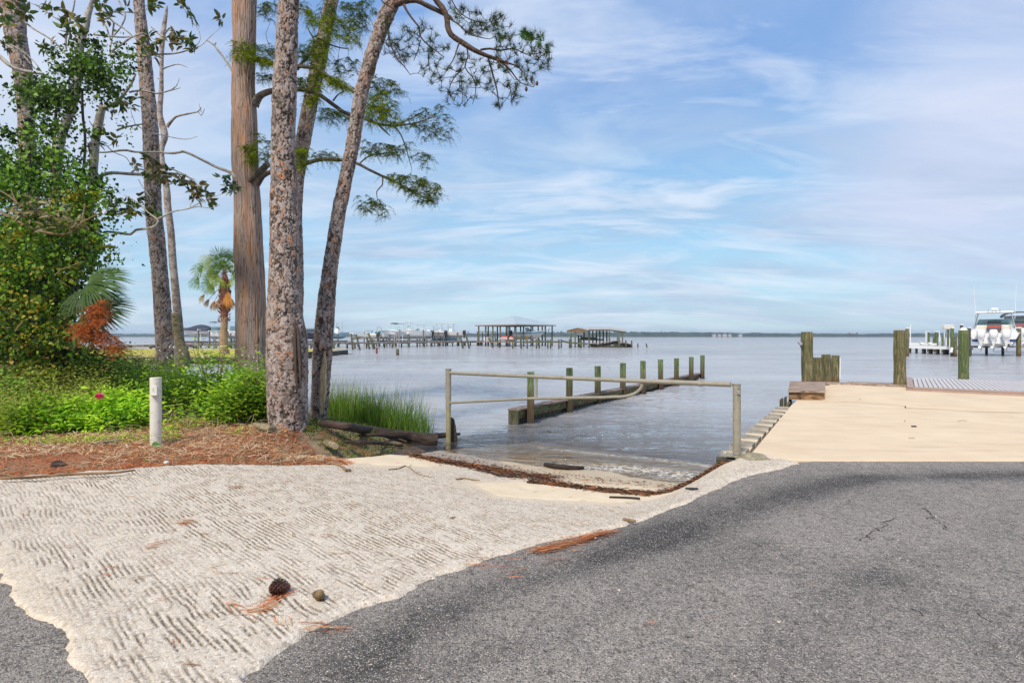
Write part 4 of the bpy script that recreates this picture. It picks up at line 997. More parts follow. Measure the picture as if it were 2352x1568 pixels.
# dead snag
path = px_path([(414, 820, 24), (412, 784, 21), (404, 674, 17), (397, 600, 16), (393, 538, 15), (385, 470, 15), (383, 437, 14), (372, 353, 9.5), (378, 312, 15), (372, 285, 14), (367, 259, 12), (370, 215, 10), (371, 175, 8), (371, 130, 9), (373, 94, 11), (377, 60, 9), (382, 30, 6), (384, 14, 3)], 15)
sg = tree('dead_tree', path[0][:3], 'thin broken dead snag with a bare pale foot beside the lone pine')
link('trunk', trunk_mesh(sink(path, .6), .03, .03, 'plain', 4), sg, M['snag'])
mb = MB()
limb(mb, [(383, 292, 8), (392, 280, 7), (405, 268, 5), (425, 263, 4), (445, 259, 3.5), (455, 257, 2.5), (463, 247, 1.5)], 15); limb(mb, [(455, 257, 2.5), (462, 266, 2), (470, 250, 1.2)], 15); limb(mb, [(462, 257, 2), (457, 238, 1)], 15)
mb.build('bare_branch', M['snag'], sg); mb = MB(); limb(mb, [(375, 158, 4), (385, 154, 3), (410, 148, 2), (432, 156, 1)], 15); limb(mb, [(372, 185, 3), (362, 180, 2)], 15); limb(mb, [(376, 80, 5), (388, 66, 3.5), (397, 62, 2)], 15); limb(mb, [(372, 84, 5), (358, 72, 4), (347, 62, 2)], 15)
limb(mb, [(378, 212, 3), (390, 208, 3), (405, 198, 2), (412, 180, 1)], 15)
mb.build('bare_branch', M['snag'], sg)
path = px_path([(423, 818, 22), (413, 785, 20), (406, 745, 18), (404, 718, 17)], 14.93)
link('bare_foot', trunk_mesh(sink(path, .3), .04, .03, 'fibre', 6), sg, M['log'])

# ---------------------------------------------------------------- cypress
path = px_path([(584, 935, 96), (580, 880, 82), (578, 820, 72), (577, 760, 66), (576, 666, 63), (571, 560, 58), (568, 468, 56), (564, 390, 55), (563, 312, 54), (561, 250, 50), (559, 187, 48), (561, 100, 49), (562, 0, 50), (563, -120, 46), (564, -300, 40), (566, -450, 36)], 13.5)
cy = tree('cypress_tree', path[0][:3], 'big red brown cypress with stringy bark and long feathery limbs')
link('trunk', trunk_mesh(sink(path, .5), .03, .016, 'fibre', 21, .08, (.6, .22, 5)), cy, M['cyp'])
mb = MB(); cs = []
def cl_(rows, Y=13.5, **k): cs.append(limb(mb, rows, Y, **k))
cl_([(582, 240, 26, 13.5), (592, 226, 18), (604, 216, 15), (629, 209, 13), (679, 205, 11), (710, 209, 10), (735, 219, 9.5), (766, 241, 9), (797, 262, 8.5), (835, 272, 7), (866, 284, 6), (907, 289, 4.5), (960, 281, 3.5), (1000, 266, 2)])
cl_([(866, 283, 5), (880, 297, 4), (896, 312, 2)]); cl_([(907, 290, 3), (921, 310, 3), (929, 331, 2.6), (938, 359, 2), (945, 385, 1.2)])
cl_([(580, 138, 12), (600, 136, 10), (629, 147, 9), (694, 153, 8.5), (729, 159, 8), (757, 178, 7.5), (788, 197, 7), (813, 212, 5), (840, 226, 3), (870, 232, 2)], 13.2)
cl_([(682, 160, 8), (695, 143, 7), (710, 125, 6), (722, 97, 4), (712, 75, 3), (704, 60, 2)], 13.3); cl_([(722, 105, 4), (750, 101, 3.5), (780, 110, 3), (800, 112, 2)], 13.3)
cl_([(585, 425, 22, 13.5), (599, 410, 14), (616, 397, 11), (679, 385, 10), (710, 373, 10), (741, 366, 9), (788, 368, 8), (819, 375, 7), (850, 391, 6), (879, 405, 5.5), (913, 421, 4.5), (960, 446, 3), (992, 462, 1.6)])
cl_([(765, 232, 4), (776, 218, 3), (790, 210, 2)]); cl_([(879, 405, 3.5), (878, 425, 3), (865, 440, 2.5), (868, 462, 1.6)]); cl_([(826, 376, 3.5), (845, 360, 3), (880, 352, 2.4), (915, 350, 1.6)])
cl_([(960, 281, 2), (985, 292, 1.8), (1010, 305, 1.5), (1035, 322, 1.1)]); cl_([(907, 289, 3), (945, 272, 2.5), (985, 250, 1.5)])
cl_([(565, 420, 14, 13.5), (582, 410, 13, 13.2), (600, 392, 15, 12.9), (616, 376, 14, 12.8)])
mb.build('limb', M['limb'], cy)
mb = MB()
limb(mb, [(545, 408, 16), (535, 400, 9), (520, 392, 7), (500, 385, 6.5), (470, 370, 6), (435, 353, 5.5), (419, 348, 6), (400, 352, 5), (360, 350, 4.5), (310, 349, 4.5), (285, 345, 5), (240, 350, 4), (215, 348, 3), (182, 341, 2)], 13.3)
mb.build('dead_limb', M['grey'], cy); mb = MB()
limb(mb, [(540, 172, 10), (532, 160, 6), (518, 138, 5), (500, 115, 4.5), (492, 104, 4), (474, 92, 3)], 13.4); limb(mb, [(492, 106, 3.5), (496, 98, 3)], 13.4)
mb.build('dead_limb', M['grey'], cy); mb = MB()
limb(mb, [(546, 5, 6), (535, 0, 5), (520, -12, 4)], 13.4)
mb.build('dead_limb', M['grey'], cy)
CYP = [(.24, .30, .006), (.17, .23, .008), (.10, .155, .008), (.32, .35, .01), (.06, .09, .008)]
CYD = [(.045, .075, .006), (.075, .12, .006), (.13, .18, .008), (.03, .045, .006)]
def feather(cl, pts, n=20, L=.10, cols=CYP):
    for p in pts:
        # hanging sprays: a short drooping rachis with leaflets both sides
        for s_ in range(random.randint(3, 5)):
            d0 = rdir(1, -.5, .3)[0]; d0 = d0/np.linalg.norm(d0); Ls = random.uniform(.09, .24); k = n
            t_ = np.linspace(.05, 1, k)[:, None]; c = p+d0*t_*Ls-np.array([0, 0, 1])*t_**2*Ls*random.uniform(.2, 1.0)
            sd = np.cross(d0, [0, 0, 1]); sd /= np.linalg.norm(sd)+1e-9
            sg_ = np.where(np.arange(k) % 2, 1, -1)[:, None]
            cl.add(c, sd*sg_+d0*.5+RNG.normal(0, .35, (k, 3))+np.array([0, 0, -.35]), rdir(k), RNG.uniform(.5, 1.1, k)*L*.62, .0085, pick([random.choice(cols)], k, .25), 'needle')
fol = Cloud(); tw = MB()
groups = [([poly(r2, (830, 30), (1000, 110), (1120, 110), (1230, 130), (1260, 300), (1180, 320), (1080, 260), (980, 200), (900, 190))], 130, 13.1, CYP),
 ([poly(r2, (820, 0), (1330, 0), (1340, 230), (1260, 330), (1230, 200), (1000, 110), (900, 110), (830, 60))], 70, 13.3, CYD),
 ([poly(r2, (340, 310), (420, 290), (500, 360), (490, 440), (360, 440))], 46, 12.9, CYP), ([poly(r2, (490, 400), (640, 440), (640, 475), (500, 450))], 34, 13.1, CYP),
 ([poly(r2, (930, 260), (1060, 240), (1040, 400), (1000, 560), (910, 480), (900, 380))], 100, 13.3, CYP),
 ([poly(r2, (1000, 540), (1100, 560), (1230, 640), (1230, 680), (1120, 640), (1010, 590))], 60, 13.1, CYP),
 ([poly(r2, (880, 560), (990, 520), (990, 700), (960, 790), (880, 780), (860, 700))], 60, 13.4, CYP),
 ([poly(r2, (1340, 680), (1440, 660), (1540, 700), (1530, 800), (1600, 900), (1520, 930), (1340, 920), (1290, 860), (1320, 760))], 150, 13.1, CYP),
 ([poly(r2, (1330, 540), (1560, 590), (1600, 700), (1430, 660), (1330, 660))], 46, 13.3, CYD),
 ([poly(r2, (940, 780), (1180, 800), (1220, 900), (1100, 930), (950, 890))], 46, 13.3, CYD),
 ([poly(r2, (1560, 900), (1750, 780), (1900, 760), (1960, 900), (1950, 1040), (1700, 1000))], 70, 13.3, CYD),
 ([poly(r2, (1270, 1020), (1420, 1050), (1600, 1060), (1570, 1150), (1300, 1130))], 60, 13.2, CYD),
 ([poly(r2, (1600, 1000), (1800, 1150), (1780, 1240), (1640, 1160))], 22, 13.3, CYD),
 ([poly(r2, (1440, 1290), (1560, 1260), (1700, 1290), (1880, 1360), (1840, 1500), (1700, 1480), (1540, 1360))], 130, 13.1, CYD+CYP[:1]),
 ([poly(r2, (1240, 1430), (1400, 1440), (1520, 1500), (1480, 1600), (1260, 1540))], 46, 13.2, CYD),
 ([poly(r2, (400, 1040), (510, 1030), (520, 1190), (450, 1190))], 42, 12.85, CYP), ([poly(r2, (790, 1090), (900, 1080), (880, 1240), (790, 1220))], 40, 13.1, CYP),
 ([poly(r2, (510, 0), (660, 20), (660, 160), (560, 140))], 26, 13.3, CYD), ([poly(r2, (500, 320), (650, 310), (650, 420), (520, 400))], 26, 13.3, CYD),
 ([poly(r2, (520, 530), (640, 540), (640, 610), (540, 600))], 16, 13.3, CYD), ([poly(r2, (520, 960), (620, 1000), (620, 1180), (560, 1170))], 22, 13.2, CYD),
 ([poly(r2, (815, 320), (920, 330), (900, 450), (820, 420))], 26, 13.2, CYD), ([poly(r2, (800, 560), (900, 560), (880, 640), (810, 640))], 20, 13.2, CYD),
 ([poly(r2, (1050, 400), (1260, 420), (1250, 560), (1120, 560))], 30, 13.3, CYD), ([poly(r2, (920, 1090), (1130, 1120), (1120, 1190), (940, 1180))], 22, 13.3, CYD),
 ([poly(r2, (1130, 0), (1440, 0), (1400, 120), (1250, 200))], 30, 13.3, CYD)]
allp = []
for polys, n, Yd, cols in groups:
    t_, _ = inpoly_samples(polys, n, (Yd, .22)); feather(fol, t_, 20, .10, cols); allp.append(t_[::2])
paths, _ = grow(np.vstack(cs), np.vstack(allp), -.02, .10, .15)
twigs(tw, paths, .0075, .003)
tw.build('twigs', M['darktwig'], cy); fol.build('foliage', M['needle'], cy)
cat_, _ = inpoly_samples([g[0][0] for g in groups[7:15]], 60, (13.0, .25)); ck_ = Cloud()
ck_.add(cat_, np.tile([0, 0, -1.], (len(cat_), 1)), rdir(len(cat_)), RNG.uniform(.06, .12, len(cat_)), .022, pick([(.16, .11, .04), (.22, .15, .05)], len(cat_)), 'diamond')
ck_.build('seed_tassels', M['dry'], cy)
# ---------------------------------------------------------------- magnolias, vines, undergrowth
MAG = [(.07, .14, .022), (.05, .10, .02), (.10, .17, .03), (.16, .17, .03), (.20, .17, .04), (.04, .075, .018)]
def r1(x, y): return (x*.3125, y*.3125)
def r4(x, y): return (x*.2734, 428.7+y*.2734)
def whorl(cl, p, n=7, L=.14, up=None, cols=MAG, W=.4):
    ax = np.array(up if up is not None else rdir(1, .0, 1)[0]); ax = ax/np.linalg.norm(ax)
    d = rdir(n, -.9, .9); d = d-ax*(d@ax)[:, None]; d /= np.linalg.norm(d, axis=1, keepdims=True)+1e-9
    d = d*1.0+ax*RNG.uniform(-.3, .6, (n, 1)); Ls = RNG.uniform(.7, 1.1, n)*L
    cl.add(np.tile(p, (n, 1))+d*.02+ax*RNG.uniform(-.05, .03, (n, 1)), d, ax+RNG.normal(0, .35, (n, 3)), Ls, Ls*W, pick(cols, n, .2), 'leaf')
mg = tree('magnolia_tree', P(165, 900, 12), 'pale grey magnolia half buried in vines, long bare crooked branches')
for k, rows in enumerate(([(150, 880, 22), (152, 720, 20), (170, 640, 19), (192, 560, 18), (205, 480, 18), (212, 422, 18), (219, 328, 17), (228, 275, 17), (236, 243, 14)],
             [(110, 860, 22), (116, 600, 20), (126, 430, 20), (137, 328, 20), (155, 275, 19), (169, 234, 18), (178, 160, 16), (187, 94, 15), (197, 60, 14), (203, 31, 12), (214, 0, 9), (222, -40, 7)])):
    link('trunk', trunk_mesh(px_path(rows, 12+.3*k), .03, .03, 'plain', 30+k), mg, M['grey'])
mb = MB(); ms = []
def ml(rows, Y=11.8, **k): ms.append(limb(mb, rows, Y, **k))
ml([(236, 246, 12), (250, 243, 9), (272, 232, 8), (286, 214, 7), (297, 200, 6), (306, 183, 5), (312, 170, 3)])
ml([(297, 212, 4.5), (320, 208, 4), (345, 212, 4), (360, 215, 3.5), (385, 210, 2.6), (415, 202, 1.2)])
ml([(222, 415, 10), (235, 402, 8.5), (260, 397, 7.5), (290, 399, 7), (330, 401, 6.5), (362, 400, 5.5), (392, 398, 4.5), (420, 402, 3.6), (440, 412, 2.5), (460, 432, 1.6)])
ml([(300, 398, 4), (312, 388, 3.5), (335, 392, 3.2), (360, 402, 2)])
ml([(378, 384, 4), (400, 390, 3.4), (425, 402, 2.6), (445, 412, 2)], 11.6)
ml([(248, 127, 4), (290, 126, 4.4), (330, 129, 4.6), (362, 125, 4.2), (395, 124, 3.6), (425, 118, 2.8), (448, 108, 2), (461, 88, 1.4), (452, 62, 1.2), (440, 50, 1)], 11.5)
ml([(440, 112, 1.6), (462, 105, 1.4), (480, 88, 1.2), (497, 72, 1), (508, 62, 1)], 11.5)
ml([(246, 532, 5), (258, 533, 5.5), (280, 536, 6), (300, 538, 5.5), (312, 528, 5.2), (345, 524, 5), (358, 518, 4.4), (364, 508, 4), (357, 500, 3.4), (340, 488, 3), (320, 468, 2.4), (300, 456, 2), (285, 448, 1.4)], 11.0)
ml([(362, 503, 4), (385, 492, 3.6), (400, 485, 3.2), (430, 480, 2.8), (455, 474, 2.2), (485, 478, 1.6), (505, 470, 1)], 11.0); ml([(430, 480, 2), (455, 468, 1.8), (475, 458, 1.4), (520, 442, 1)], 11.0); ml([(436, 478, 1.5), (440, 462, 1.2), (452, 448, 1)], 11.0)
ml([(-10, 122, 9), (4, 134, 8.5), (19, 148, 8.5), (32, 156, 8), (52, 163, 7.5), (78, 167, 6.5), (100, 170, 5)], 11.4)
ml([(14, 4, 4), (41, 37, 4), (75, 65, 4), (100, 80, 3.8), (125, 97, 3.6), (148, 122, 3.4), (160, 140, 3)], 11.6); ml([(0, 92, 3), (30, 106, 3), (60, 124, 3), (85, 150, 2.4), (95, 165, 2)], 11.3); ml([(0, 98, 4), (22, 108, 4), (50, 125, 3.4), (80, 158, 2.6)], 11.5)
ml([(152, 118, 5), (151, 95, 4.5), (156, 60, 4.5), (166, 30, 3.6), (172, 0, 3), (176, -30, 2)], 12)
ml([(80, 10, 3), (110, 30, 2.8), (140, 50, 2.4), (160, 62, 2)], 11.7); ml([(215, 12, 5), (228, 20, 4.6), (243, 32, 4), (262, 52, 3.8), (285, 66, 3.4), (305, 84, 3), (325, 98, 2.4)], 11.6)
ml([(262, 52, 3.6), (259, 75, 3.4), (256, 95, 3.2), (252, 118, 2.6)], 11.7); ml([(244, 44, 4), (232, 46, 4), (244, 62, 3.6), (254, 92, 3), (262, 105, 2.4)], 11.8); ml([(270, -5, 4), (278, 14, 3.8), (288, 36, 3.4), (278, 62, 3), (262, 82, 2.6)], 11.9)
ml([(256, 118, 5), (280, 102, 4.5), (302, 86, 4), (330, 76, 3)], 11.6); ml([(215, 80, 4), (240, 82, 3.6), (275, 86, 3), (310, 84, 2.4)], 11.8); ml([(247, 28, 2.6), (262, 28, 3), (290, 28, 3), (330, 30, 2.4)], 11.9)
ml([(268, 300, 5), (285, 293, 4), (310, 288, 3.4), (335, 284, 2.6), (350, 281, 1.4)], 11.6); ml([(228, 312, 3), (214, 292, 2.4), (205, 278, 1.6)], 11.6); ml([(240, 330, 2), (262, 350, 2), (290, 362, 1.8), (305, 385, 1.6), (330, 410, 1.4), (338, 445, 1)], 11.4); ml([(310, 285, 2.6), (335, 300, 2.4), (375, 311, 2), (425, 320, 1.6), (455, 313, 1)], 11.3)
ml([(318, 412, 2), (328, 430, 1.8), (345, 452, 1.4)], 11.3)
mb.build('branch', M['grey'], mg)
# foreground bough across the vines
mb2 = MB(); fb = limb(mb2, [(-20, 470, 5), (0, 486, 5.5), (41, 508, 5.5), (70, 522, 5.5), (90, 530, 5.5), (131, 538, 6), (159, 535, 5), (186, 513, 4.5), (194, 478, 3.6), (196, 468, 3)], 9.6); limb(mb2, [(178, 518, 4), (205, 502, 3.6), (234, 488, 2.4)], 9.6); limb(mb2, [(12, 482, 2), (40, 492, 3), (58, 500, 3)], 9.6); limb(mb2, [(26, 436, 3), (33, 455, 2.6), (42, 470, 2)], 9.6)
limb(mb2, [(0, 438, 3), (20, 450, 3), (42, 468, 2.6)], 9.6); mb2.build('bough', M['stick'], mg)
mb2 = MB(); limb(mb2, [(126, 632, 2), (142, 618, 2.4), (160, 612, 2.4), (180, 605, 1.6)], 9.6); mb2.build('branch', M['stick'], mg)
mb2 = MB(); limb(mb2, [(35, 762, 2.6), (42, 750, 3.2), (52, 740, 2.4)], 9.2); mb2.build('branch', M['stick'], mg)
lc = Cloud(); C = []
spots = [(430, 20, 6), (442, 38, 6), (510, 45, 4), (415, 12, 4), (410, 80, 3), (435, 92, 7), (402, 86, 6), (388, 96, 7), (372, 102, 5), (447, 115, 6), (420, 100, 5), (345, 118, 6), (355, 100, 5), (338, 82, 5), (325, 105, 4), (408, 84, 5), (350, 128, 4),
  (40, 20, 7), (60, 10, 6), (62, 30, 5), (8, 35, 5), (8, 108, 6), (35, 90, 5), (105, 12, 6), (120, 22, 5), (150, 30, 6), (165, 38, 6), (175, 50, 6), (145, 62, 6), (160, 75, 6), (180, 80, 6), (160, 92, 5), (103, 108, 5), (118, 103, 4), (235, 5, 5), (250, 40, 4), (262, 28, 4), (245, 48, 4), (228, 30, 4), (345, 4, 6), (358, 8, 5), (338, 12, 4), (290, 18, 3), (8, 52, 4),
  (225, 325, 5), (200, 335, 4), (240, 310, 4), (255, 255, 5), (275, 240, 5), (290, 232, 6), (300, 242, 5), (312, 222, 4), (268, 318, 5), (355, 385, 7), (345, 398, 5), (368, 410, 4), (380, 408, 6), (402, 420, 5), (415, 415, 5), (432, 425, 5), (448, 438, 6), (455, 425, 4), (470, 440, 5), (458, 455, 5), (475, 450, 4), (440, 445, 4), (480, 460, 3), (385, 395, 4), (310, 380, 2),
  (282, 465, 5), (300, 475, 4), (275, 485, 5), (290, 490, 4), (310, 480, 4), (262, 462, 3), (268, 480, 4), (345, 470, 6), (355, 485, 4), (338, 500, 4), (318, 455, 3), (330, 478, 3), (350, 455, 3), (345, 365, 4)]
for x, y, n in spots:
    p = np.array(P(x, y, 11.4+random.uniform(-.3, .4))); whorl(lc, p, n+4, .20); C.append(p)
for x, y, n in [(520, 412, 6), (530, 420, 9), (525, 435, 9), (535, 440, 8), (515, 425, 6), (540, 430, 7), (508, 408, 4)]:
    p = np.array(P(x, y, 11.2+random.uniform(-.1, .2))); whorl(lc, p, n+1, .14, cols=[(.03, .08, .035), (.05, .11, .05), (.08, .14, .08)]); C.append(p)
tw = MB(); paths, _ = grow(np.vstack(ms), C, .02, .12, .12); twigs(tw, paths, .007, .004); tw.build('twigs', M['grey'], mg)
for x, y in [r4(*q) for q in ((200, 160), (240, 250), (180, 230), (300, 200), (350, 260), (420, 240), (500, 270), (560, 260), (620, 290), (560, 330), (470, 320), (380, 330), (660, 300), (520, 210), (150, 170), (300, 120))]:
    whorl(lc, np.array(P(x, y, 9.5+random.uniform(-.15, .1))), 8, .17, up=(random.uniform(-.5, .5), -.6, .7), cols=[(.05, .13, .03), (.07, .16, .04), (.10, .19, .06), (.14, .17, .05)], W=.38)
lc.build('leaves', M['magnolia'], mg)

# vine mass
VP = [[(-40, 345), (0, 335), (40, 330), (60, 320), (75, 290), (70, 240), (72, 180), (95, 150), (130, 140), (160, 125), (185, 108), (225, 102), (250, 115), (272, 150), (268, 190), (250, 225), (236, 240), (215, 215), (190, 210), (175, 235), (150, 255), (135, 290), (120, 330), (130, 350), (180, 348), (205, 372), (220, 420), (238, 470), (246, 520), (238, 580), (225, 620), (205, 660), (185, 680), (170, 700), (165, 760), (195, 800), (200, 850), (100, 880), (-40, 880)]]
VC = [(.09, .18, .012), (.12, .24, .016), (.035, .085, .012), (.13, .27, .02), (.19, .34, .035), (.025, .05, .010), (.06, .13, .015)]
YEL = [(.30, .30, .02), (.42, .33, .02), (.34, .26, .03), (.20, .28, .03)]
vines = empty('vine_thicket', P(100, 880, 10.6), 'tall dark tangle of climbing vines smothering the left trees', 'vines')
cc_, csd = inpoly_samples(VP, 1150, (10.7, .50)); cc_ += RNG.normal(0, .10, cc_.shape)*np.array([1, 1, .8])
ok = fbm(cc_*1.5, 3, 101) > (.61-.20*sst(-2, 30, csd)+.03*(cc_[:, 2] > 3.4)-.12*(cc_[:, 2] < 2.4)); cc_ = cc_[ok]
ext = np.array([P(x, y, 10.6) for x, y in ((282, 130), (285, 165), (262, 100), (300, 125), (88, 205), (60, 215), (125, 355), (150, 300), (170, 262), (205, 300), (255, 500), (250, 440), (262, 560), (248, 600), (230, 640), (28, 318), (10, 300), (310, 150), (196, 470), (120, 118), (200, 95))])
cc_ = np.vstack([cc_, ext]); cnt = RNG.integers(20, 84, len(cc_)); idx = np.repeat(np.arange(len(cc_)), cnt); n = len(idx)
rad = RNG.uniform(.07, .19, len(cc_))[idx][:, None]; pts = cc_[idx]+RNG.normal(0, 1, (n, 3))*rad*np.array([1, .9, .8])
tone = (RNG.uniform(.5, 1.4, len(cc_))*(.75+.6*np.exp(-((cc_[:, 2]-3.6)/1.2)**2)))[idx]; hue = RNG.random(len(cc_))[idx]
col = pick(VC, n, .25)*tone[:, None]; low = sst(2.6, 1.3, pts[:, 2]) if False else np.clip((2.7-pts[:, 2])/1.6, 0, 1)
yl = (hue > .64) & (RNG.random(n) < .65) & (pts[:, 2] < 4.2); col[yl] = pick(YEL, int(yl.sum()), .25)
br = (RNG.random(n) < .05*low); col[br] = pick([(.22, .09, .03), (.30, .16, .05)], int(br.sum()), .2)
nrm = rdir(n)+np.array([.2, -.9, .6]); dn = rdir(n)*.9+np.array([0, -.2, -.7])
Lf = RNG.uniform(.024, .075, n)*(1+.5*(RNG.random(n) < .06))
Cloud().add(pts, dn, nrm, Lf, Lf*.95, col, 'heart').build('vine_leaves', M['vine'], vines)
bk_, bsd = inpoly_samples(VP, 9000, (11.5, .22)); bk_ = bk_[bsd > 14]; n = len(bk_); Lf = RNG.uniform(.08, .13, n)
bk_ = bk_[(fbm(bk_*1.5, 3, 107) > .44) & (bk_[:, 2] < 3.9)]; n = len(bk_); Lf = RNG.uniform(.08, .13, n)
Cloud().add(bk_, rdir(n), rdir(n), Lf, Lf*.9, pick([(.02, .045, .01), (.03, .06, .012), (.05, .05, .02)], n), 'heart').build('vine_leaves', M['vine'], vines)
st = MB(); inner, isd = inpoly_samples(VP, 420, (10.8, .35)); inner = inner[isd > 6]
sk0 = np.array([P(165, y, 10.9) for y in range(880, 120, -20)]+[P(60, y, 10.9) for y in range(880, 340, -20)]+[P(110, y, 10.9) for y in range(880, 180, -20)])
paths, _ = grow(sk0, inner, -.05, .12, .15); twigs(st, paths, .007, .003, 4)
for x0, x1 in ((165, 190), (60, 75), (110, 130)):
    a = [(x0+(x1-x0)*k/12+random.uniform(-10, 10), 900-k*58, 6) for k in range(11 if x0 < 100 else 13)]; limb(st, a, 10.9, n=6)
st.build('vine_stems', M['darktwig'], vines)
# little strands hanging in the air
hs = Cloud(); HP = [[(200, 230), (330, 270), (300, 350), (240, 330)], [(270, 260), (320, 290), (290, 340)], [(0, 280), (60, 300), (60, 330), (0, 330)], [(230, 430), (285, 470), (250, 500)]]
hp, _ = inpoly_samples(HP, 150, (11.3, .3)); k = len(hp); Lh = RNG.uniform(.03, .07, k)
hs.add(hp, rdir(k)+np.array([0, 0, -.6]), rdir(k), Lh, Lh*.8, pick(VC+YEL[:1], k, .2), 'heart'); hs.build('hanging_vine_leaves', M['vine'], vines)

# ---------------------------------------------------------------- fan palms
def fan(cl, c, axis, up, R_, nb, spread, col, W=.028, droop=.25, tpl='blade'):
    axis = np.array(axis, float); axis /= np.linalg.norm(axis); up = np.array(up, float); side = np.cross(axis, up); side /= np.linalg.norm(side); up = np.cross(side, axis)
    a = np.linspace(-spread/2, spread/2, nb)+RNG.normal(0, .02, nb)
    d = axis*np.cos(a)[:, None]+side*np.sin(a)[:, None]
    n = up+d*0
    L = R_*(1-.18*np.abs(a/(spread/2)))*RNG.uniform(.9, 1.05, nb)
    # inner pleated disc then free tips that droop
    cl.add(np.tile(c, (nb, 1)), d, n+side*np.where(np.arange(nb) % 2, .5, -.5)[:, None], L*.62, W*R_*1.6, pick([col], nb, .12), 'diamond')
    m = np.tile(c, (nb, 1))+d*(L*.5)[:, None]
    cl.add(m, d+np.array([0, 0, -droop]), n, L*.55, W*R_*1.1, pick([col], nb, .12), 'blade')
pg = empty('palmetto', P(190, 800, 9.7), 'fan palmetto with stiff dark green fronds poking out of the vines', 'palmetto')
fc = Cloud(); stm = MB()
for (x, y), ax, up, R_, col in (((198, 655), (1, -.2, .12), (.1, -.8, .6), .78, (.07, .13, .03)), ((205, 650), (.9, .3, .45), (.2, -.6, .7), .62, (.10, .19, .04)), ((200, 660), (.75, -.4, -.5), (.3, -.7, .5), .70, (.06, .11, .03)),
       ((195, 722), (1, -.25, .05), (.1, -.7, .7), .85, (.08, .15, .035)), ((190, 715), (.2, -.6, .7), (.9, -.4, -.2), .45, (.22, .30, .17)), ((215, 712), (.9, .2, .30), (.2, -.7, .6), .62, (.07, .12, .03))):
    c = np.array(P(x, y, 9.5)); fan(fc, c, ax, up, R_, 26, R(150), col, .034, .30)
    stm.tube([P(170, 790, 9.8), P(172+(x-170)*.5, (y+790)/2, 9.7), V(*c)], [.014, .011, .009], 6)
fc.build('fronds', M['grass'], pg); stm.build('stalks', M['stick'], pg)
rb = empty('dead_branch', P(240, 800, 9.2), 'rust red dead cypress branch hanging over the palmetto fronds', 'branch')
mbr = MB(); q = limb(mbr, [(185, 700, 3), (215, 735, 4), (250, 765, 3.5), (285, 790, 2)], 9.25); q2 = limb(mbr, [(232, 682, 2), (233, 710, 3), (228, 745, 3)], 9.25); q3 = limb(mbr, [(240, 760, 3), (265, 778, 2), (275, 800, 1.5)], 9.2)
mbr.build('stem', M['stick'], rb)
rp, _ = inpoly_samples([[(205, 700), (238, 685), (240, 735), (215, 740)], [(175, 742), (215, 740), (240, 770), (215, 775), (180, 770)], [(225, 755), (262, 770), (296, 800), (280, 812), (235, 795), (220, 780)]], 170, (9.2, .12))
rc = Cloud(); feather(rc, rp, 14, .10, [(.40, .105, .03), (.52, .16, .04), (.30, .07, .02)]); rc.build('dead_foliage', M['dry'], rb)

# ---------------------------------------------------------------- undergrowth
def stems(region, n, hfun, lf, Lr, cols, nodes=9, W=.34, tpl='leaf', spread=.12, seed=0, ysd=0.0, clump=.0, fine=False, per=2):
    X, Y = in_world_poly(region, n, ysd); p = np.stack([X, Y], 1)
    if clump: k = fbm(p*1.3, 3, seed) > clump; X, Y, p = X[k], Y[k], p[k]
    z0 = height(X, Y); h = hfun(X, Y)*RNG.uniform(.55, 1.15, len(X))*(1-.62*np.exp(-((X/Y+.527)/.035)**2)*(Y > 10.5)); lean = RNG.normal(0, .16, (len(X), 2))
    cl = Cloud()
    top = np.stack([X+lean[:, 0]*h, Y+lean[:, 1]*h, z0+h], 1); bot = np.stack([X, Y, z0], 1)
    cl.add(bot, top-bot, rdir(len(X)), np.linalg.norm(top-bot, axis=1), .006, pick([(.10, .14, .03), (.17, .13, .06)], len(X)), 'diamond')
    base = pick(cols, len(X), .2)*(.7+.7*sst(.3, .7, fbm(p*.9, 3, seed+5)))[:, None]
    for k in range(nodes):
        f = .22+.78*(k+RNG.uniform(-.3, .3, len(X)))/nodes; c = bot+(top-bot)*np.clip(f, 0, 1)[:, None]
        a = k*1.9+RNG.uniform(0, 6.28, len(X))
        for sgn in range(per):
            aa = a+sgn*2*np.pi/per; d = np.stack([np.cos(aa), np.sin(aa), RNG.normal(.25, .3, len(X))], 1)
            L = RNG.uniform(Lr[0], Lr[1], len(X))*(1.15-.5*np.abs(f-.6))
            nr = np.stack([RNG.normal(0, .3, len(X)), RNG.normal(-.35, .3, len(X)), np.ones(len(X))], 1)
            cl.add(c+d*RNG.uniform(0, spread, (len(X), 1)), d, nr, L, L*W, base*RNG.uniform(.75, 1.25, (len(X), 1)), tpl)
    return cl
BR = [(.30, .50, .03), (.20, .38, .022), (.40, .56, .04), (.13, .27, .02)]; YG = [(.32, .41, .06), (.40, .45, .10), (.24, .35, .05), (.42, .38, .14)]
def wp(*pts): return [G(*q)[:2] for q in pts]
tag(stems([(-16, 8.6), (-8.5, 8.4), (-7.2, 8.2), (-6.1, 8.35), (-5.0, 8.5), (-4.4, 9.1), (-3.95, 9.6), (-4.2, 11.6), (-6, 13.4), (-9, 15.5), (-13, 17.5), (-19, 20), (-22, 12)], 4200, lambda X, Y: .54+.36*sst(8.8, 11, Y)+.30*sst(9.5, 12, Y)*sst(-7.4, -5.8, X), None, (.05, .10), BR+YG[:1], 9, .36, seed=201, clump=.36).build('undergrowth', M['leaf'], None, V(-8, 10, 0)), 'bright green leafy weeds covering the bank behind the pine straw', 'weeds', kind='stuff')
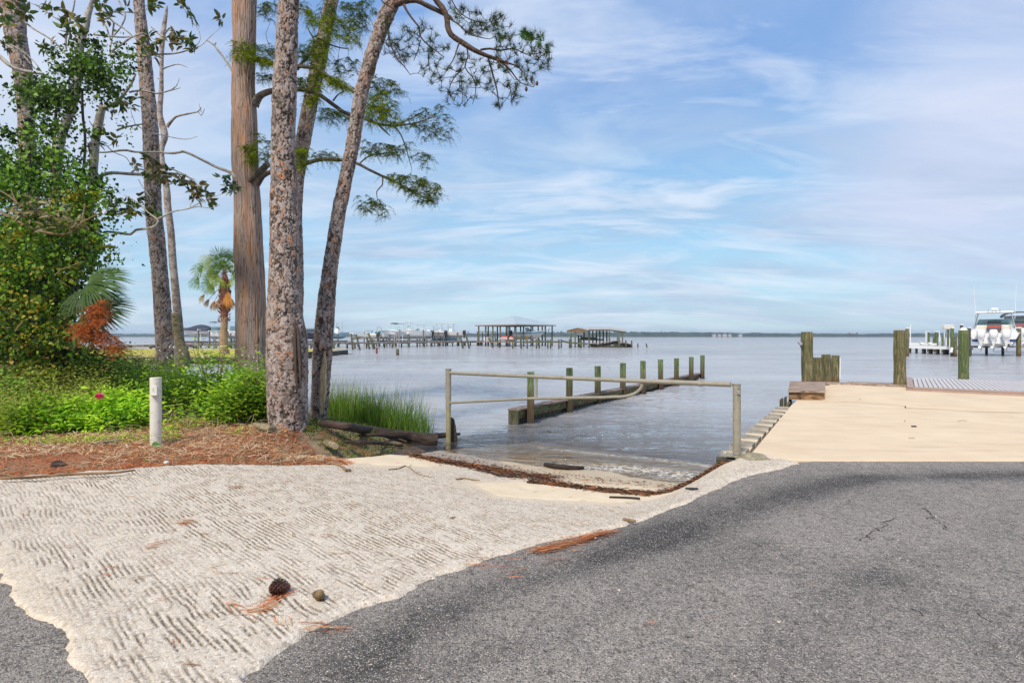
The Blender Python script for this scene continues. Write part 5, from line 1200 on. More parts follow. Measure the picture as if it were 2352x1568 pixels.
tag(stems([(-16, 7.9), (-9, 7.9), (-7.0, 8.0), (-6.4, 9.4), (-8, 10.6), (-16, 11)], 2600, lambda X, Y: .62+.46*sst(8.4, 10, Y), None, (.03, .065), YG, 14, .22, seed=221, clump=.30, tpl='diamond').build('undergrowth', M['leaf'], None, V(-9, 9, 0)), 'yellow green feathery ragweed at the far left of the bank', 'weeds', kind='stuff')
tag(stems([(-14, 7.4), (-5, 7.7), (-4.0, 8.4), (-3.7, 9.2), (-3.2, 9.4), (-3.2, 8.9), (-3.6, 8.5), (-4.2, 8.9), (-5, 9.0), (-14, 8.8)], 1500, lambda X, Y: .13+.05*X*0, None, (.03, .07), YG+BR, 6, .3, seed=231, clump=.56).build('ground_creepers', M['leaf'], None, V(-8, 8, 0)), 'low creeping green shoots along the back edge of the pine straw', 'creepers', kind='stuff')
def shrub(name, cx, cy, rad, H, n, cols, lab, Lr=(.06, .12), W=.36, seed=0, nodes=13, grp='leafy shrubs on the bank', tpl='leaf', shell=.0):
    poly_ = [(cx+rad*math.cos(a)*random.uniform(.85, 1.15), cy+rad*.8*math.sin(a)*random.uniform(.85, 1.15)) for a in np.linspace(0, 6.28, 14)[:-1]]
    o = empty(name, (cx, cy, hz(cx, cy)), lab, 'shrub', grp)
    cl = stems(poly_, n, lambda X, Y: H*(1-.55*(np.hypot(X-cx, (Y-cy)/.8)/rad)**2), None, Lr, cols, nodes, W, tpl, .16, seed)
    cl.build('foliage', M['leaf'], o)
    st_ = MB()
    for k in range(9):
        a = random.uniform(0, 6.28); r_ = rad*random.uniform(.2, .7); z = hz(cx, cy)
        st_.tube([(cx+.1*math.cos(a), cy+.1*math.sin(a), z), (cx+r_*.5*math.cos(a), cy+r_*.5*math.sin(a), z+H*.45), (cx+r_*math.cos(a), cy+r_*math.sin(a), z+H*.85)], [.011, .008, .004], 5)
    st_.build('stems', M['stick'], o); return o
shrub('leafy_shrub', -5.55, 10.6, .75, 1.50, 200, BR+[(.16, .30, .05)], 'tall white flecked shrub hiding the cypress\'s foot, between it and the thick pine', seed=301)
shrub('leafy_shrub', -4.55, 9.75, .55, .95, 150, BR, 'broad light green shrub touching the left side of the thick pine', (.07, .13), seed=302)
shrub('leafy_shrub', -6.5, 9.2, .62, .66, 150, BR[:3], 'lush mid green shrub just right of the white post', (.08, .14), seed=303)
shrub('leafy_shrub', -7.2, 8.75, .60, .55, 130, BR[:3], 'low bright shrub with pointed leaves left of the white post', (.08, .14), seed=304)
shrub('leafy_shrub', -8.9, 9.9, .42, 1.18, 46, [(.20, .40, .07), (.26, .46, .10)], 'young pale green sapling with large pointed leaves before the vine thicket', (.10, .16), seed=305, nodes=9)
shrub('leafy_shrub', -8.6, 11.3, 1.3, 1.35, 420, VC+YG[:1], 'dark bushy shrub below the palmetto at the foot of the vines', (.05, .09), .6, 306, tpl='heart')
shrub('leafy_shrub', -11.3, 11.4, 1.6, 1.7, 420, VC, 'dark overgrown shrub under the vines at the picture\'s left edge', (.05, .09), .7, 307, tpl='heart')
shrub('leafy_shrub', -9.9, 13.6, 1.3, 1.25, 330, VC+BR, 'rounded shrub at the foot of the lone pine and the snag', (.06, .11), .5, 308, tpl='heart')
shrub('leafy_shrub', -6.9, 12.6, 1.1, .75, 260, VC[:4]+BR, 'dense shrub left of the cypress by the gap to the water', (.06, .11), .5, 309, tpl='heart')
shrub('twiggy_shrub', -11.4, 17.2, 1.5, 1.35, 130, [(.42, .40, .22), (.50, .44, .28), (.30, .34, .12)], 'pale straw coloured twiggy shrub left of the lone pine\'s foot', (.05, .10), .22, 310, tpl='diamond')
fl = Cloud(); n = 120; xx = RNG.uniform(-6.4, -4.7, n); yy = RNG.uniform(9.9, 10.9, n); zz = RNG.uniform(.3, 1.4, n)
for k in range(3): fl.add(np.stack([xx, yy-.15, zz], 1), rdir(n), rdir(n)+np.array([0, -1, .5]), .022, .02, (.78, .76, .66), 'diamond')
tag(fl.build('white_blossoms', M['dry'], None), 'tiny white blossoms scattered over the shrub before the cypress', 'blossoms', kind='stuff')
# twiggy dry stems
ds = MB()
for k in range(230):
    x, y = random.uniform(-13, -3.4), random.uniform(7.5, 9.6)
    if y < 7.2+max(0, (x+4))*.9: continue
    z = hz(x, y)+.02; a = random.uniform(0, 6.28); L = random.uniform(.15, .55); h = random.uniform(.02, .28)
    pts = [(x, y, z), (x+L*.4*math.cos(a), y+L*.4*math.sin(a), z+h), (x+L*.8*math.cos(a+.5), y+L*.8*math.sin(a+.5), z+h*.9), (x+L*math.cos(a+.9), y+L*math.sin(a+.9), z+h*.3)]
    ds.tube(pts, [.003, .003, .0025, .002], 4)
tag(ds.build('dead_stems', m_plain('straw_stem', (.46, .34, .22), .8, 0, .3, 9), None), 'tangle of pale dead vine stems between straw and weeds', 'dead stems', kind='stuff')
# grass round the pine feet and on the point
def grass(region, n, H, cols, lab, nm, W=.006, curve=.4, clump=0, seed=0, hf=None):
    X, Y = in_world_poly(region, n); p = np.stack([X, Y], 1)
    if clump: k = fbm(p*2.2, 3, seed) > clump; X, Y, p = X[k], Y[k], p[k]
    h = RNG.uniform(.5, 1.1, len(X))*H*(hf(X, Y) if hf else 1); d = np.stack([RNG.normal(0, curve, len(X)), RNG.normal(0, curve, len(X)), np.ones(len(X))], 1)
    c = Cloud().add(np.stack([X, Y, height(X, Y)-.01], 1), d, rdir(len(X), -.3, .3), h, W, pick(cols, len(X), .2), 'blade')
    return tag(c.build(nm, M['grass'], None, V(-3, 10, 0)), lab, 'grass', kind='stuff')
grass([(-4.1, 9.6), (-3.3, 9.0), (-2.5, 8.6), (-2.2, 8.9), (-1.9, 9.5), (-2.7, 10.6), (-3.6, 11.6), (-4.6, 12.4), (-4.7, 10.6)], 3800, .13, [(.10, .20, .03), (.16, .26, .04), (.08, .14, .02), (.26, .24, .08)], 'short green grass on the point around the logs and pine feet', 'grass', .010, .8, .40, 401)
# marsh grass: tall reeds at the water's edge
mr = [(-4.5, 13.4), (-4.0, 12.0), (-3.3, 11.2), (-2.5, 10.85), (-1.72, 10.6), (-1.48, 10.9), (-2.1, 12.0), (-3.1, 13.2), (-3.9, 14)]
X, Y = in_world_poly(mr, 1150); n = len(X); edge = sdpoly(X, Y, mr)
H = RNG.uniform(.62, 1.3, n)*(.78+.3*vnoise(np.stack([X, Y], 1)*2.2, 9)); b = np.stack([X, Y, height(X, Y)], 1); b[:, 2] = np.maximum(b[:, 2], -.5)
mgc = Cloud(); d = np.stack([RNG.normal(0, .09, n), RNG.normal(0, .09, n), np.ones(n)], 1)
GR = [(.10, .20, .02), (.15, .27, .025), (.06, .13, .015), (.20, .28, .04)]
mgc.add(b, d, rdir(n, -.2, .2), H, .0075, pick(GR, n, .2), 'blade')
for k in range(4):
    q = RNG.random(n) < .75; m = q.sum(); f = RNG.uniform(.05, .6, m)[:, None]
    d2 = d[q]+np.stack([RNG.normal(0, .28, m), RNG.normal(0, .28, m), RNG.normal(0, .1, m)], 1); mgc.add(b[q]+d[q]*f*H[q][:, None]*.6, d2, rdir(m, -.2, .2), H[q]*RNG.uniform(.25, .5, m), .007, pick(GR, m, .25), 'blade')
q = RNG.random(n) < .12; m = q.sum()
mgc.add(b[q]+d[q]*H[q][:, None]*.55, d[q]+RNG.normal(0, .05, (m, 3)), rdir(m, -.2, .2), RNG.uniform(.4, .75, m), .006, pick([(.50, .43, .26), (.42, .36, .20)], m, .15), 'needle')
tag(mgc.build('marsh_grass', M['grass'], None, V(-2.8, 11, -.3)), 'tall green marsh grass with straw tips standing at the water\'s edge', 'marsh grass', kind='stuff')
# ---------------------------------------------------------------- small things on the ground
# white pvc stub post
b = G(358, 1029, .05); po = empty('pvc_post', b, 'white plastic pipe post with a small hook standing in the pine straw', 'post')
mb = MB(); r = .071; H_ = .94
mb.tube([b+V(0, 0, -.2), b+V(0, 0, H_*.5), b+V(-.002, 0, H_)], [r, r, r], 28, True); mb.build('pipe', M['pvc'], po)
MB().tube([b+V(-.002, 0, H_-.002), b+V(-.002, 0, H_+.008)], [r*1.03, r*.98], 28).build('pipe_cap', M['pvc'], po, .003)
hk = MB(); c = b+V(.02, -r*.88, H_*.80)
hk.box(c+V(.005, -.006, .03), (.062, .012, .115), rz=R(14)); hk.box(c+V(.02, -.03, -.035), (.085, .062, .014), rz=R(14), rx=R(-14)); hk.box(c+V(.026, -.056, -.026), (.08, .010, .022), rz=R(14)); hk.build('hook', M['pvc'], po, .003)
# pennywort trail at its foot
pw = Cloud(); pv = MB(); leafs = [(363, 1018, .075), (368, 1012, .07), (372, 1021, .05), (366, 1010, .06), (355, 1036, .05), (360, 1041, .05), (352, 1046, .035), (347, 1052, .045), (340, 1058, .05), (357, 1030, .05), (385, 985, .05), (400, 970, .06), (394, 962, .05), (382, 972, .04)]
prev = None
for x, y, s_ in leafs:
    c = G(x, y, .07+(.05 if y < 1030 else 0))-V(0, .06, 0)
    for k in range(9):
        a0_, a1_ = 6.28*k/9, 6.28*(k+1)/9
        pw.add([c], [(math.cos(a0_), .35*math.sin(a0_)-.2, math.sin(a0_)*.75)], [(0, -1, .6)], s_*.62, s_*.5, [(.10, .30, .06)], 'diamond')
    if prev is not None: pv.tube([prev+V(0, 0, -.02), c+V(0, 0, -.02)], .003, 4)
    prev = c
pn = empty('pennywort_vine', G(355, 1045, .05), 'creeping vine of round green leaves at the white post\'s foot', 'plant')
pw.build('round_leaves', M['leaf'], pn); pv.build('runner', M['stick'], pn)
# pink bloom
c = P(227, 912, 8.55); fl_ = empty('hibiscus_flower', c, 'single crumpled bright pink flower among the weeds', 'flower')
pc = Cloud(); n = 26; pc.add(np.tile(c, (n, 1))+RNG.normal(0, .022, (n, 3))*np.array([1.7, 1, .7]), rdir(n, -.1, .8)+np.array([0, -.3, .2]), rdir(n), .062, .05, pick([(.80, .07, .30), (.70, .04, .20), (.85, .25, .42)], n), 'leaf')
pc.build('petals', M['vine'], fl_)
MB().tube([c+V(0, .02, -.25), c+V(0, .01, 0)], [.005, .004], 5).build('stem', M['stick'], fl_)

def log(name, pts, mat, label, cat='log', wig=.01, n=12, ends=None, origin=None):
    """pts rows: world x,y,z,r"""
    q = smooth_path(pts, .05); m = len(q); mb = MB(); b0 = len(mb.v)
    mb.tube([V(*c[:3]) for c in q], list(q[:, 3]), n, True)
    v = np.array(mb.v); C = np.repeat(q[:, :3], n, 0); d = v-C; f = fbm(v*14, 3, 7)*.6+fbm(v*45, 2, 9)*.4; v = C+d*(1+wig*30*(f-.5))[:, None]
    mb.v = [tuple(a) for a in v]; o = mb.build(name, mat, None); return tag(o, label, cat)
def gl(rows, lift=0):   # measured points resting on the terrain
    out = []
    for px, py, r_ in rows:
        g = G(px, py, -.1)
        for _ in range(6): g = G(px, py, max(hz(g.x, g.y)+.03, WATER-.4*r_)+lift+r_)
        out.append((g.x, g.y, g.z, r_))
    return out
log('log', gl([(586, 976, .045), (615, 984, .055), (650, 994, .058), (700, 1004, .060), (740, 1015, .058), (770, 1024, .048)], .04), M['log'], 'short barkless log speckled white, half under straw at the thick pine\'s foot', wig=.012, n=16)
log('log', gl([(735, 972, .050), (760, 974, .060), (800, 980, .066), (850, 988, .078), (900, 995, .080), (950, 1003, .095), (985, 1009, .115), (1003, 1010, .10)], .01), M['wetlog'], 'long dark driftwood log, pale at its left end, lying along the marsh grass', wig=.014, n=16)
tag(MB().tube([V(*gl([(735, 972, .05)], .06)[0][:3])+V(-.01, 0, 0), V(*gl([(772, 976, .05)], .06)[0][:3])+V(0, -.004, .004)], [.052, .055], 16, True, .05).build('bare_wood_end', M['log'], bpy.data.objects['log.001']))
log('driftwood', gl([(968, 1008, .03), (990, 1003, .06), (1010, 1000, .055), (1035, 999, .04), (1056, 996, .022)], .06), M['wetlog'], 'knobbly black driftwood piece reaching right past the gate\'s left post', 'driftwood', .02)
log('driftwood', gl([(820, 1000, .015), (860, 998, .028), (900, 1003, .024), (935, 1014, .012)], .02), M['wetlog'], 'thin dark curved root lying before the long driftwood log', 'driftwood', .03, 10)
log('driftwood', gl([(790, 1014, .02), (830, 1015, .03), (880, 1018, .028), (925, 1023, .02)], -.01), M['wetlog'], 'low dark chunk of rotten wood in front of the curved root', 'driftwood', .035, 10)
log('stick', gl([(752, 1063, .013), (768, 1064, .016), (785, 1071, .016), (797, 1080, .020), (804, 1078, .012)]), M['stick'], 'bent brown stick on the ribbed concrete below the sand patch', 'stick', .01, 10)
tg = empty('twig', G(950, 1085, -.15), 'forked grey twig lying on the concrete right of the bent stick', 'twig')
for rows in ([(893, 1078, .008), (915, 1076, .009), (930, 1069, .008), (942, 1074, .007), (955, 1086, .006), (972, 1092, .005), (998, 1096, .003)], [(940, 1070, .005), (948, 1066, .004), (950, 1060, .003)], [(955, 1086, .004), (965, 1083, .003)]):
    q = gl(rows); MB().tube([V(*a[:3]) for a in q], [a[3] for a in q], 6, True, .1).build('stem', M['stick'], tg)
log('stick', gl([(1047, 1100, .008), (1065, 1098, .011), (1085, 1101, .010), (1102, 1103, .006)]), M['stick'], 'small curved stick by the sand below the dark debris', 'stick', .01, 8)
log('wet_stick', gl([(1252, 1066, .030), (1275, 1070, .038), (1305, 1073, .034), (1340, 1074, .022)], .01), M['wetlog'], 'dark wet branch piece afloat at the ramp\'s edge', 'branch', .016, 12)
log('stick', gl([(1432, 1192, .012), (1446, 1194, .014), (1459, 1197, .012)]), M['stick'], 'tan stub of bark lying beside the asphalt edge', 'stick', .012, 8)
log('stick', gl([(208, 1017, .014), (235, 1015, .022), (262, 1012, .020), (288, 1010, .012)], .05), M['log'], 'grey branch piece in the straw left of the white post', 'stick', .012, 10)
log('wet_stick', gl([(1576, 1121, .011), (1590, 1122, .013), (1603, 1122, .010)]), M['black'], 'short black stick on the sand near the ramp\'s right curb', 'stick', .01, 8)
log('palm_stalk', gl([(0, 1098, .014), (80, 1095, .015), (160, 1089, .014), (260, 1085, .012), (310, 1079, .009)], .035), M['box_wood'], 'long flat dry palm stalk along the straw and concrete edge', 'stalk', .006, 8)
log('palm_stalk', gl([(0, 1086, .006), (40, 1094, .006), (75, 1101, .005)], .03), M['stick'], 'thin dry reed crossing the long palm stalk at far left', 'stalk', .006, 6)
for k, (a, b_, l) in enumerate((((610, 1050), (690, 1017), 'upper'), ((620, 1058), (735, 1030), 'middle'), ((625, 1062), (760, 1040), 'lowest'))):
    q = gl([(a[0], a[1], .006), ((a[0]+b_[0])/2, (a[1]+b_[1])/2+1, .006), (b_[0], b_[1], .004)], .05)
    o = log('dry_reed', q, m_plain('reed%d' % k, (.50, .38, .24), .8), l+' of three pale dry reeds fanned over the red straw', 'reed', .004, 6); o['group'] = 'fanned dry reeds'
# broken post beside the gate's left post
o = empty('broken_post', P(1043, 1014, 10.1), 'black splintered old post stump behind the gate\'s left post', 'post stump')
mb = MB(); p = P(1036, 1016, 10.35)
mb.hexa([p+V(-.03, 0, -.5), p+V(.17, -.02, -.5), p+V(.19, .12, -.5), p+V(-.03, .12, -.5)], [p+V(-.01, 0, .47), p+V(.05, 0, .44), p+V(.06, .07, .40), p+V(-.01, .07, .45)])
mb.build('stump', M['deckdark'], o, .008)
MB().box(p+V(.16, -.03, .25), (.10, .015, .012), ry=R(-8)).build('bolt', M['steel'], o)
MB().beam(p+V(.12, -.03, -.2), p+V(.06, -.03, .32), .05, .05).build('splinter', M['wetlog'], o)

# pine cones and nuts
def cone(c, L, R_, axis, mat, label, name='pine_cone', scales=True):
    axis = Vector(axis).normalized(); o = empty(name, c, label, 'cone'); rot = axis.to_track_quat('Z', 'Y').to_matrix()
    prof = [(R_*math.sin(math.pi*min(1, (k/10)**.8))**.75*(1 if k < 10 else 0)+.002, (k/10-.5)*L) for k in range(11)]
    core = MB(); core.lathe((0, 0, 0), [(a*.85, b_) for a, b_ in prof], 16); core.v = [tuple(rot @ Vector(v)+Vector(c)) for v in core.v]; core.build('core', mat, o)
    s = MB(); rows = 9
    for i in range(rows):
        z = (i/(rows-1)-.5)*L*.86; rr = 1.06*R_*math.sin(math.pi*min(1, ((i+.7)/(rows+.4))**.8))**.75; m = 11
        for k in range(m):
            a = 6.283*(k+.5*(i % 2))/m; d = V(math.cos(a), math.sin(a), 0); t_ = V(-d.y, d.x, 0); w_ = rr*6.283/m*.52; h = L/rows*.62
            p0 = d*rr*.7+V(0, 0, z); tip = d*rr*1.26+V(0, 0, z+h*.3)
            vs = [p0+t_*w_*.7+V(0, 0, -h*.5), p0-t_*w_*.7+V(0, 0, -h*.5), tip-t_*w_+V(0, 0, 0), tip+V(0, 0, h*.55), tip+t_*w_, tip+d*R_*.05+V(0, 0, h*.1)]
            s.add([rot @ v+Vector(c) for v in vs], [(0, 1, 2, 5, 4), (2, 3, 5), (3, 4, 5), (0, 4, 3, 2, 1)])
    so_ = s.build('scales', mat, o, smooth=False); so_['kind'] = 'stuff'; return o
g = G(642, 1360, .04); cone(g+V(0, 0, .030), .125, .040, (1, .12, .10), M['cone'], 'large closed dark red pine cone on the ribbed concrete')
g = G(733, 1374, .04); cone(g+V(0, 0, .022), .062, .029, (.35, .3, 1), M['nut'], 'small round tan cone right of the large dark cone')
g = G(133, 1069, .09); cone(g+V(0, 0, .012), .16, .038, (1, .1, .05), m_plain('old_cone', (.20, .15, .12), .9, 0, .5, 30), 'open grey brown pine cone lying in the straw at far left')
g = G(1042, 1199, -.02); cone(g+V(0, 0, .03), .04, .024, (.2, .1, 1), M['nut'], 'tiny brown seed ball on the concrete above the asphalt edge')
# shell and bits in the straw
for (x, y), s_, m_, lab, nm, ct in (((601, 976), .06, 'white', 'pale shell lying in the straw left of the thick pine', 'shell', 'shell'), ((382, 1056+5), .03, 'offwhite', 'white pebble in the red straw right of the vine', 'pebble', 'stone')):
    me = MB(); g = G(x, y, .09); me.lathe((g.x, g.y, g.z), [(s_*.9, -.01), (s_, .005), (s_*.75, s_*.35), (s_*.3, s_*.5), (.004, s_*.52)], 12); tag(me.build(nm, M[m_], None), lab, ct)
bc = MB(); g = G(538, 998, .10); bc.box(g, (.17, .07, .015), rz=R(-25), rx=R(10)); tag(bc.build('bark_chip', m_plain('bark_chip', (.45, .20, .12), .9), None, .004), 'flat reddish bark flake on the straw before the thick pine', 'bark')

# needles loose on the concrete and in bundles
def bundle(cl, c, d, n, L, spread, col, W=.0045, scatter=.05):
    d = np.array(d, float); d /= np.linalg.norm(d); k = np.tile(c, (n, 1))+RNG.normal(0, scatter, (n, 3))*np.array([1, 1, 0])
    k[:, 2] = np.maximum(height(k[:, 0], k[:, 1])+.037, 0 if 0 else -9)+RNG.uniform(0, .014, n)
    cl.add(k, d+RNG.normal(0, spread, (n, 3))*np.array([1, 1, .15]), np.array([0, 0, 1.])+RNG.normal(0, .2, (n, 3)), RNG.uniform(.6, 1.1, n)*L, W, pick(col, n, .25), 'blade')
lo = Cloud(); nC = 0
ndl = []
for k in range(210):
    x, y = RNG.uniform(-5.2, 2.0), RNG.uniform(2.5, 8.2)
    if sdpoly(np.array([x]), np.array([y]), CONC)[0] < 0 and RNG.random() < .8: continue
    a = RNG.normal(.25, .55); bundle(lo, (x, y, 0), (math.cos(a), math.sin(a), 0), int(RNG.integers(1, 4)), RNG.uniform(.07, .2), .08, RED+[(.20, .12, .07)], .0035, .01)
for (x, y), (dx, dy), n, L in (((560, 1405), (1, .1), 14, .22), ((600, 1400), (.7, .75), 18, .26), ((640, 1375), (-.55, -.8), 16, .24), ((530, 1385), (.8, -.5), 6, .2), ((670, 1360), (-.8, -.6), 12, .25), ((645, 1420), (.6, -.7), 5, .16), ((700, 1440), (1, .3), 8, .25), ((740, 1445), (1, .35), 7, .2), ((420, 1200), (1, .2), 18, .14), ((410, 1203), (1, .4), 8, .18), ((345, 1255), (1, .9), 8, .2), ((340, 1262), (1, .6), 8, .14), ((530, 1120), (1, .6), 12, .25), ((480, 1305), (.8, .5), 4, .2), ((1285, 1235), (.85, .5), 0, 0)):
    bundle(lo, G(x, y, .03), (dx, dy, 0), n, L, .14, RED+TAN[:2], .0042, .025)
tag(lo.build('scattered_needles', M['dry'], None, V(0, 4, 0)), 'loose red pine needles scattered over the ribbed concrete', 'pine needles', kind='stuff')
nb2 = Cloud()
for k in range(30):
    f = k/29; g = G(1222+f*165, 1272-f*52, .02); bundle(nb2, g, (.80, .60, 0), 9, .25, .13, RED[:4]+[(.55, .26, .12)], .0045, .035)
for x, y in ((1120, 1300), (1180, 1308), (1240, 1290), (1080, 1300)): bundle(nb2, G(x, y, .02), (.9, .5, 0), 5, .22, .2, RED, .004, .05)
tag(nb2.build('needle_bundle', M['dry'], None), 'thick swath of red pine needles caught on the asphalt edge', 'pine needles', kind='stuff')
# wrack line
WR = [(.10, .045, .025), (.20, .08, .035), (.04, .025, .02), (.24, .10, .045), (.36, .14, .06), (.08, .06, .04), (.05, .035, .025)]
def wrack(path, wd, n, name, lab, Lr=(.03, .14)):
    q = smooth_path([tuple(G(x, y, -.27)) for x, y in path], .05); i = RNG.integers(0, len(q), n); w_ = np.array(wd)
    ww = np.interp(i/len(q), np.linspace(0, 1, len(w_)), w_)
    c = q[i]+np.stack([RNG.normal(0, 1, n)*ww*.8, RNG.normal(0, 1, n)*ww, np.zeros(n)], 1)
    hump = np.exp(-((c[:, 1]-q[i][:, 1])/(ww+.01))**2); c[:, 2] = np.maximum(height(c[:, 0], c[:, 1])+.034, WATER+.004)+RNG.uniform(0, .055, n)*hump
    a = RNG.normal(-.25, .7, n); d = np.stack([np.cos(a), np.sin(a), RNG.normal(0, .10, n)], 1)
    cl = Cloud().add(c, d, rdir(n, .5, 1), RNG.uniform(Lr[0], Lr[1], n), RNG.uniform(.004, .011, n), pick(WR, n, .3), 'blade')
    return tag(cl.build(name, M['dry'], None), lab, 'debris', kind='stuff')
wrack([(945, 1052), (1000, 1062), (1060, 1070), (1120, 1082), (1180, 1098), (1235, 1104), (1260, 1108)], [.04, .07, .08, .11, .15, .12], 3600, 'wrack_line', 'upper dark line of needles and bark washed up the ramp')
wrack([(1215, 1128), (1290, 1132), (1360, 1138), (1430, 1143), (1500, 1146), (1560, 1138), (1610, 1125), (1680, 1102)], [.02, .05, .10, .10, .07, .04, .03, .03], 3600, 'wrack_line', 'lower dark line of needles and twigs along the wet sand')
wrack([(960, 1042), (1060, 1056), (1180, 1078), (1300, 1098), (1420, 1108), (1540, 1112)], [.18, .2, .22, .2, .16, .14], 900, 'wrack_bits', 'scattered dark bits of bark along the waterline', (.015, .06))
wrack([(1560, 1145), (1600, 1130), (1640, 1113), (1680, 1092), (1700, 1082)], [.03, .03], 700, 'wrack_line', 'thin red line of needles climbing the ramp\'s right curb')
for rows, lab in (([(1095, 1078), (1125, 1084), (1150, 1092), (1185, 1093)], 'long black twig inside the upper debris line'), ([(1210, 1106), (1240, 1109), (1262, 1110)], 'short fat black twig at the right end of the upper debris line'), ([(1400, 1141), (1440, 1142), (1470, 1144)], 'charred looking twig on the lower debris line')):
    o = log('dark_twig', gl([(x, y, .011) for x, y in rows], .01), M['wetlog'], lab, 'twig', .01, 7); o['group'] = 'twigs in the washed up debris'
rf = Cloud()
for k in range(46):
    x = random.uniform(-3.4, -2.1); y = random.uniform(8.9, 9.5); bundle(rf, (x, y, 0), (1, .3, 0), 5, .16, .5, RED, .006, .04)
tag(rf.build('red_needles', M['dry'], None), 'red needle litter between the driftwood and the sand', 'pine needles', kind='stuff')
# bits on the slab
for (x, y), s_, lab in (((2099, 978.5), (.075, .03, .02), 'tiny black block lying on the sandy slab'),):
    g = G(x, y, .045); tag(MB().box(g, s_).build('black_block', M['black'], None, .003), lab, 'block')
for k, ((x, y), (dx, dy), L) in enumerate((((2087, 1006), (1, .15), .10), ((1972, 917), (1, -.5), .06), ((2077, 967), (.8, .9), .14), ((2200, 966), (1, 0), .16), ((2400, 915), (1, 0), .3))):
    if x > 2352: continue
    g = G(x, y, .045); mb = MB().tube([g, g+V(dx, dy, .05).normalized()*L*.5+V(0, 0, .006), g+V(dx, dy, 0).normalized()*L], .004, 5)
    tag(mb.build('dry_twig', M['stick'], None), ['dry twig right of the black block\'s foot on the slab', 'tiny twig on the upper slab near the step', 'thin needle on the slab behind the black block', 'pale needle lying far right on the slab'][k], 'twig', 'twigs on the slab')
# loose pebbles on the asphalt
pb_ = Cloud(); n = 110; xx = RNG.uniform(-2.2, 6, n); yy = RNG.uniform(2.4, 6.8, n); s_ = sdpoly(xx, yy, ASPH) > .02; xx, yy = xx[s_], yy[s_]
mb = MB()
for x, y in zip(xx, yy):
    r_ = random.choice([.003, .004, .005, .008]); z = .015; mb.hexa([(x-r_, y-r_*.8, z), (x+r_, y-r_, z), (x+r_*1.1, y+r_*.7, z), (x-r_*.8, y+r_, z)], [(x-r_*.5, y-r_*.4, z+r_), (x+r_*.6, y-r_*.5, z+r_*.9), (x+r_*.5, y+r_*.5, z+r_), (x-r_*.4, y+r_*.5, z+r_*.8)])
tag(mb.build('pebbles', m_plain('pale_pebble', (.52, .46, .38), .8, 0, .3, 60), None, origin=V(0, 4, 0)), 'small pale stones loose on the asphalt', 'pebbles', kind='stuff')
# ---------------------------------------------------------------- boats
def hull_mesh(L, B, H, bow=.9, flare=.15, stripe=None, n=16):
    mb = MB(); sec = []
    for i in range(n+1):
        s = i/n; x = -L/2+L*s; k = max(0, (s-.42)/.58); b = B/2*(1-k**2.3)*(1 if s > .02 else .96)+.01; sh = H*(1+.22*s*s)
        ke = H*bow*max(0, (s-.62)/.38)**2; ch = ke+(sh-ke)*(.40-.05*s); xo = .06*L*max(0, (s-.7)/.3)
        sec.append([(x, 0, ke), (x, b*(.80-.25*k), ch), (x+xo*.5, b*(1-.02), ch+(sh-ch)*.72), (x+xo, b, sh)])
    for side in (1, -1):
        b0 = len(mb.v)
        for r_ in sec: mb.v += [(p[0], p[1]*side, p[2]) for p in r_]
        for i in range(n):
            for j in range(3):
                a = b0+i*4+j; q = (a, a+4, a+5, a+1); mb.f.append(q if side < 0 else q[::-1])
    m = (n+1)*4
    mb.f.append((0, 1, 2, 3, m+3, m+2, m+1))
    dk = MB(); rail = MB()
    top = [V(*r_[3]) for r_ in sec]
    for i in range(n):
        a, b_ = top[i], top[i+1]; dz = V(0, 0, -.05)
        dk.add([a+dz, b_+dz, V(b_.x, -b_.y, b_.z)+dz, V(a.x, -a.y, a.z)+dz], [(0, 1, 2, 3)])
    for sd in (1, -1): rail.tube([V(p.x, p.y*sd, p.z) for p in top], .035*H, 6)
    st = MB()
    for sd in (1, -1):
        for i in range(n):
            p, q = sec[i], sec[i+1]
            def at(r_, f): return V(r_[2][0]+(r_[3][0]-r_[2][0])*f, (r_[2][1]+(r_[3][1]-r_[2][1])*f+.012)*sd, r_[2][2]+(r_[3][2]-r_[2][2])*f)
            vs = [at(p, -.55), at(q, -.55), at(q, .35), at(p, .35)]; st.add(vs, [(0, 1, 2, 3) if sd < 0 else (3, 2, 1, 0)])
    return mb, dk, rail, st
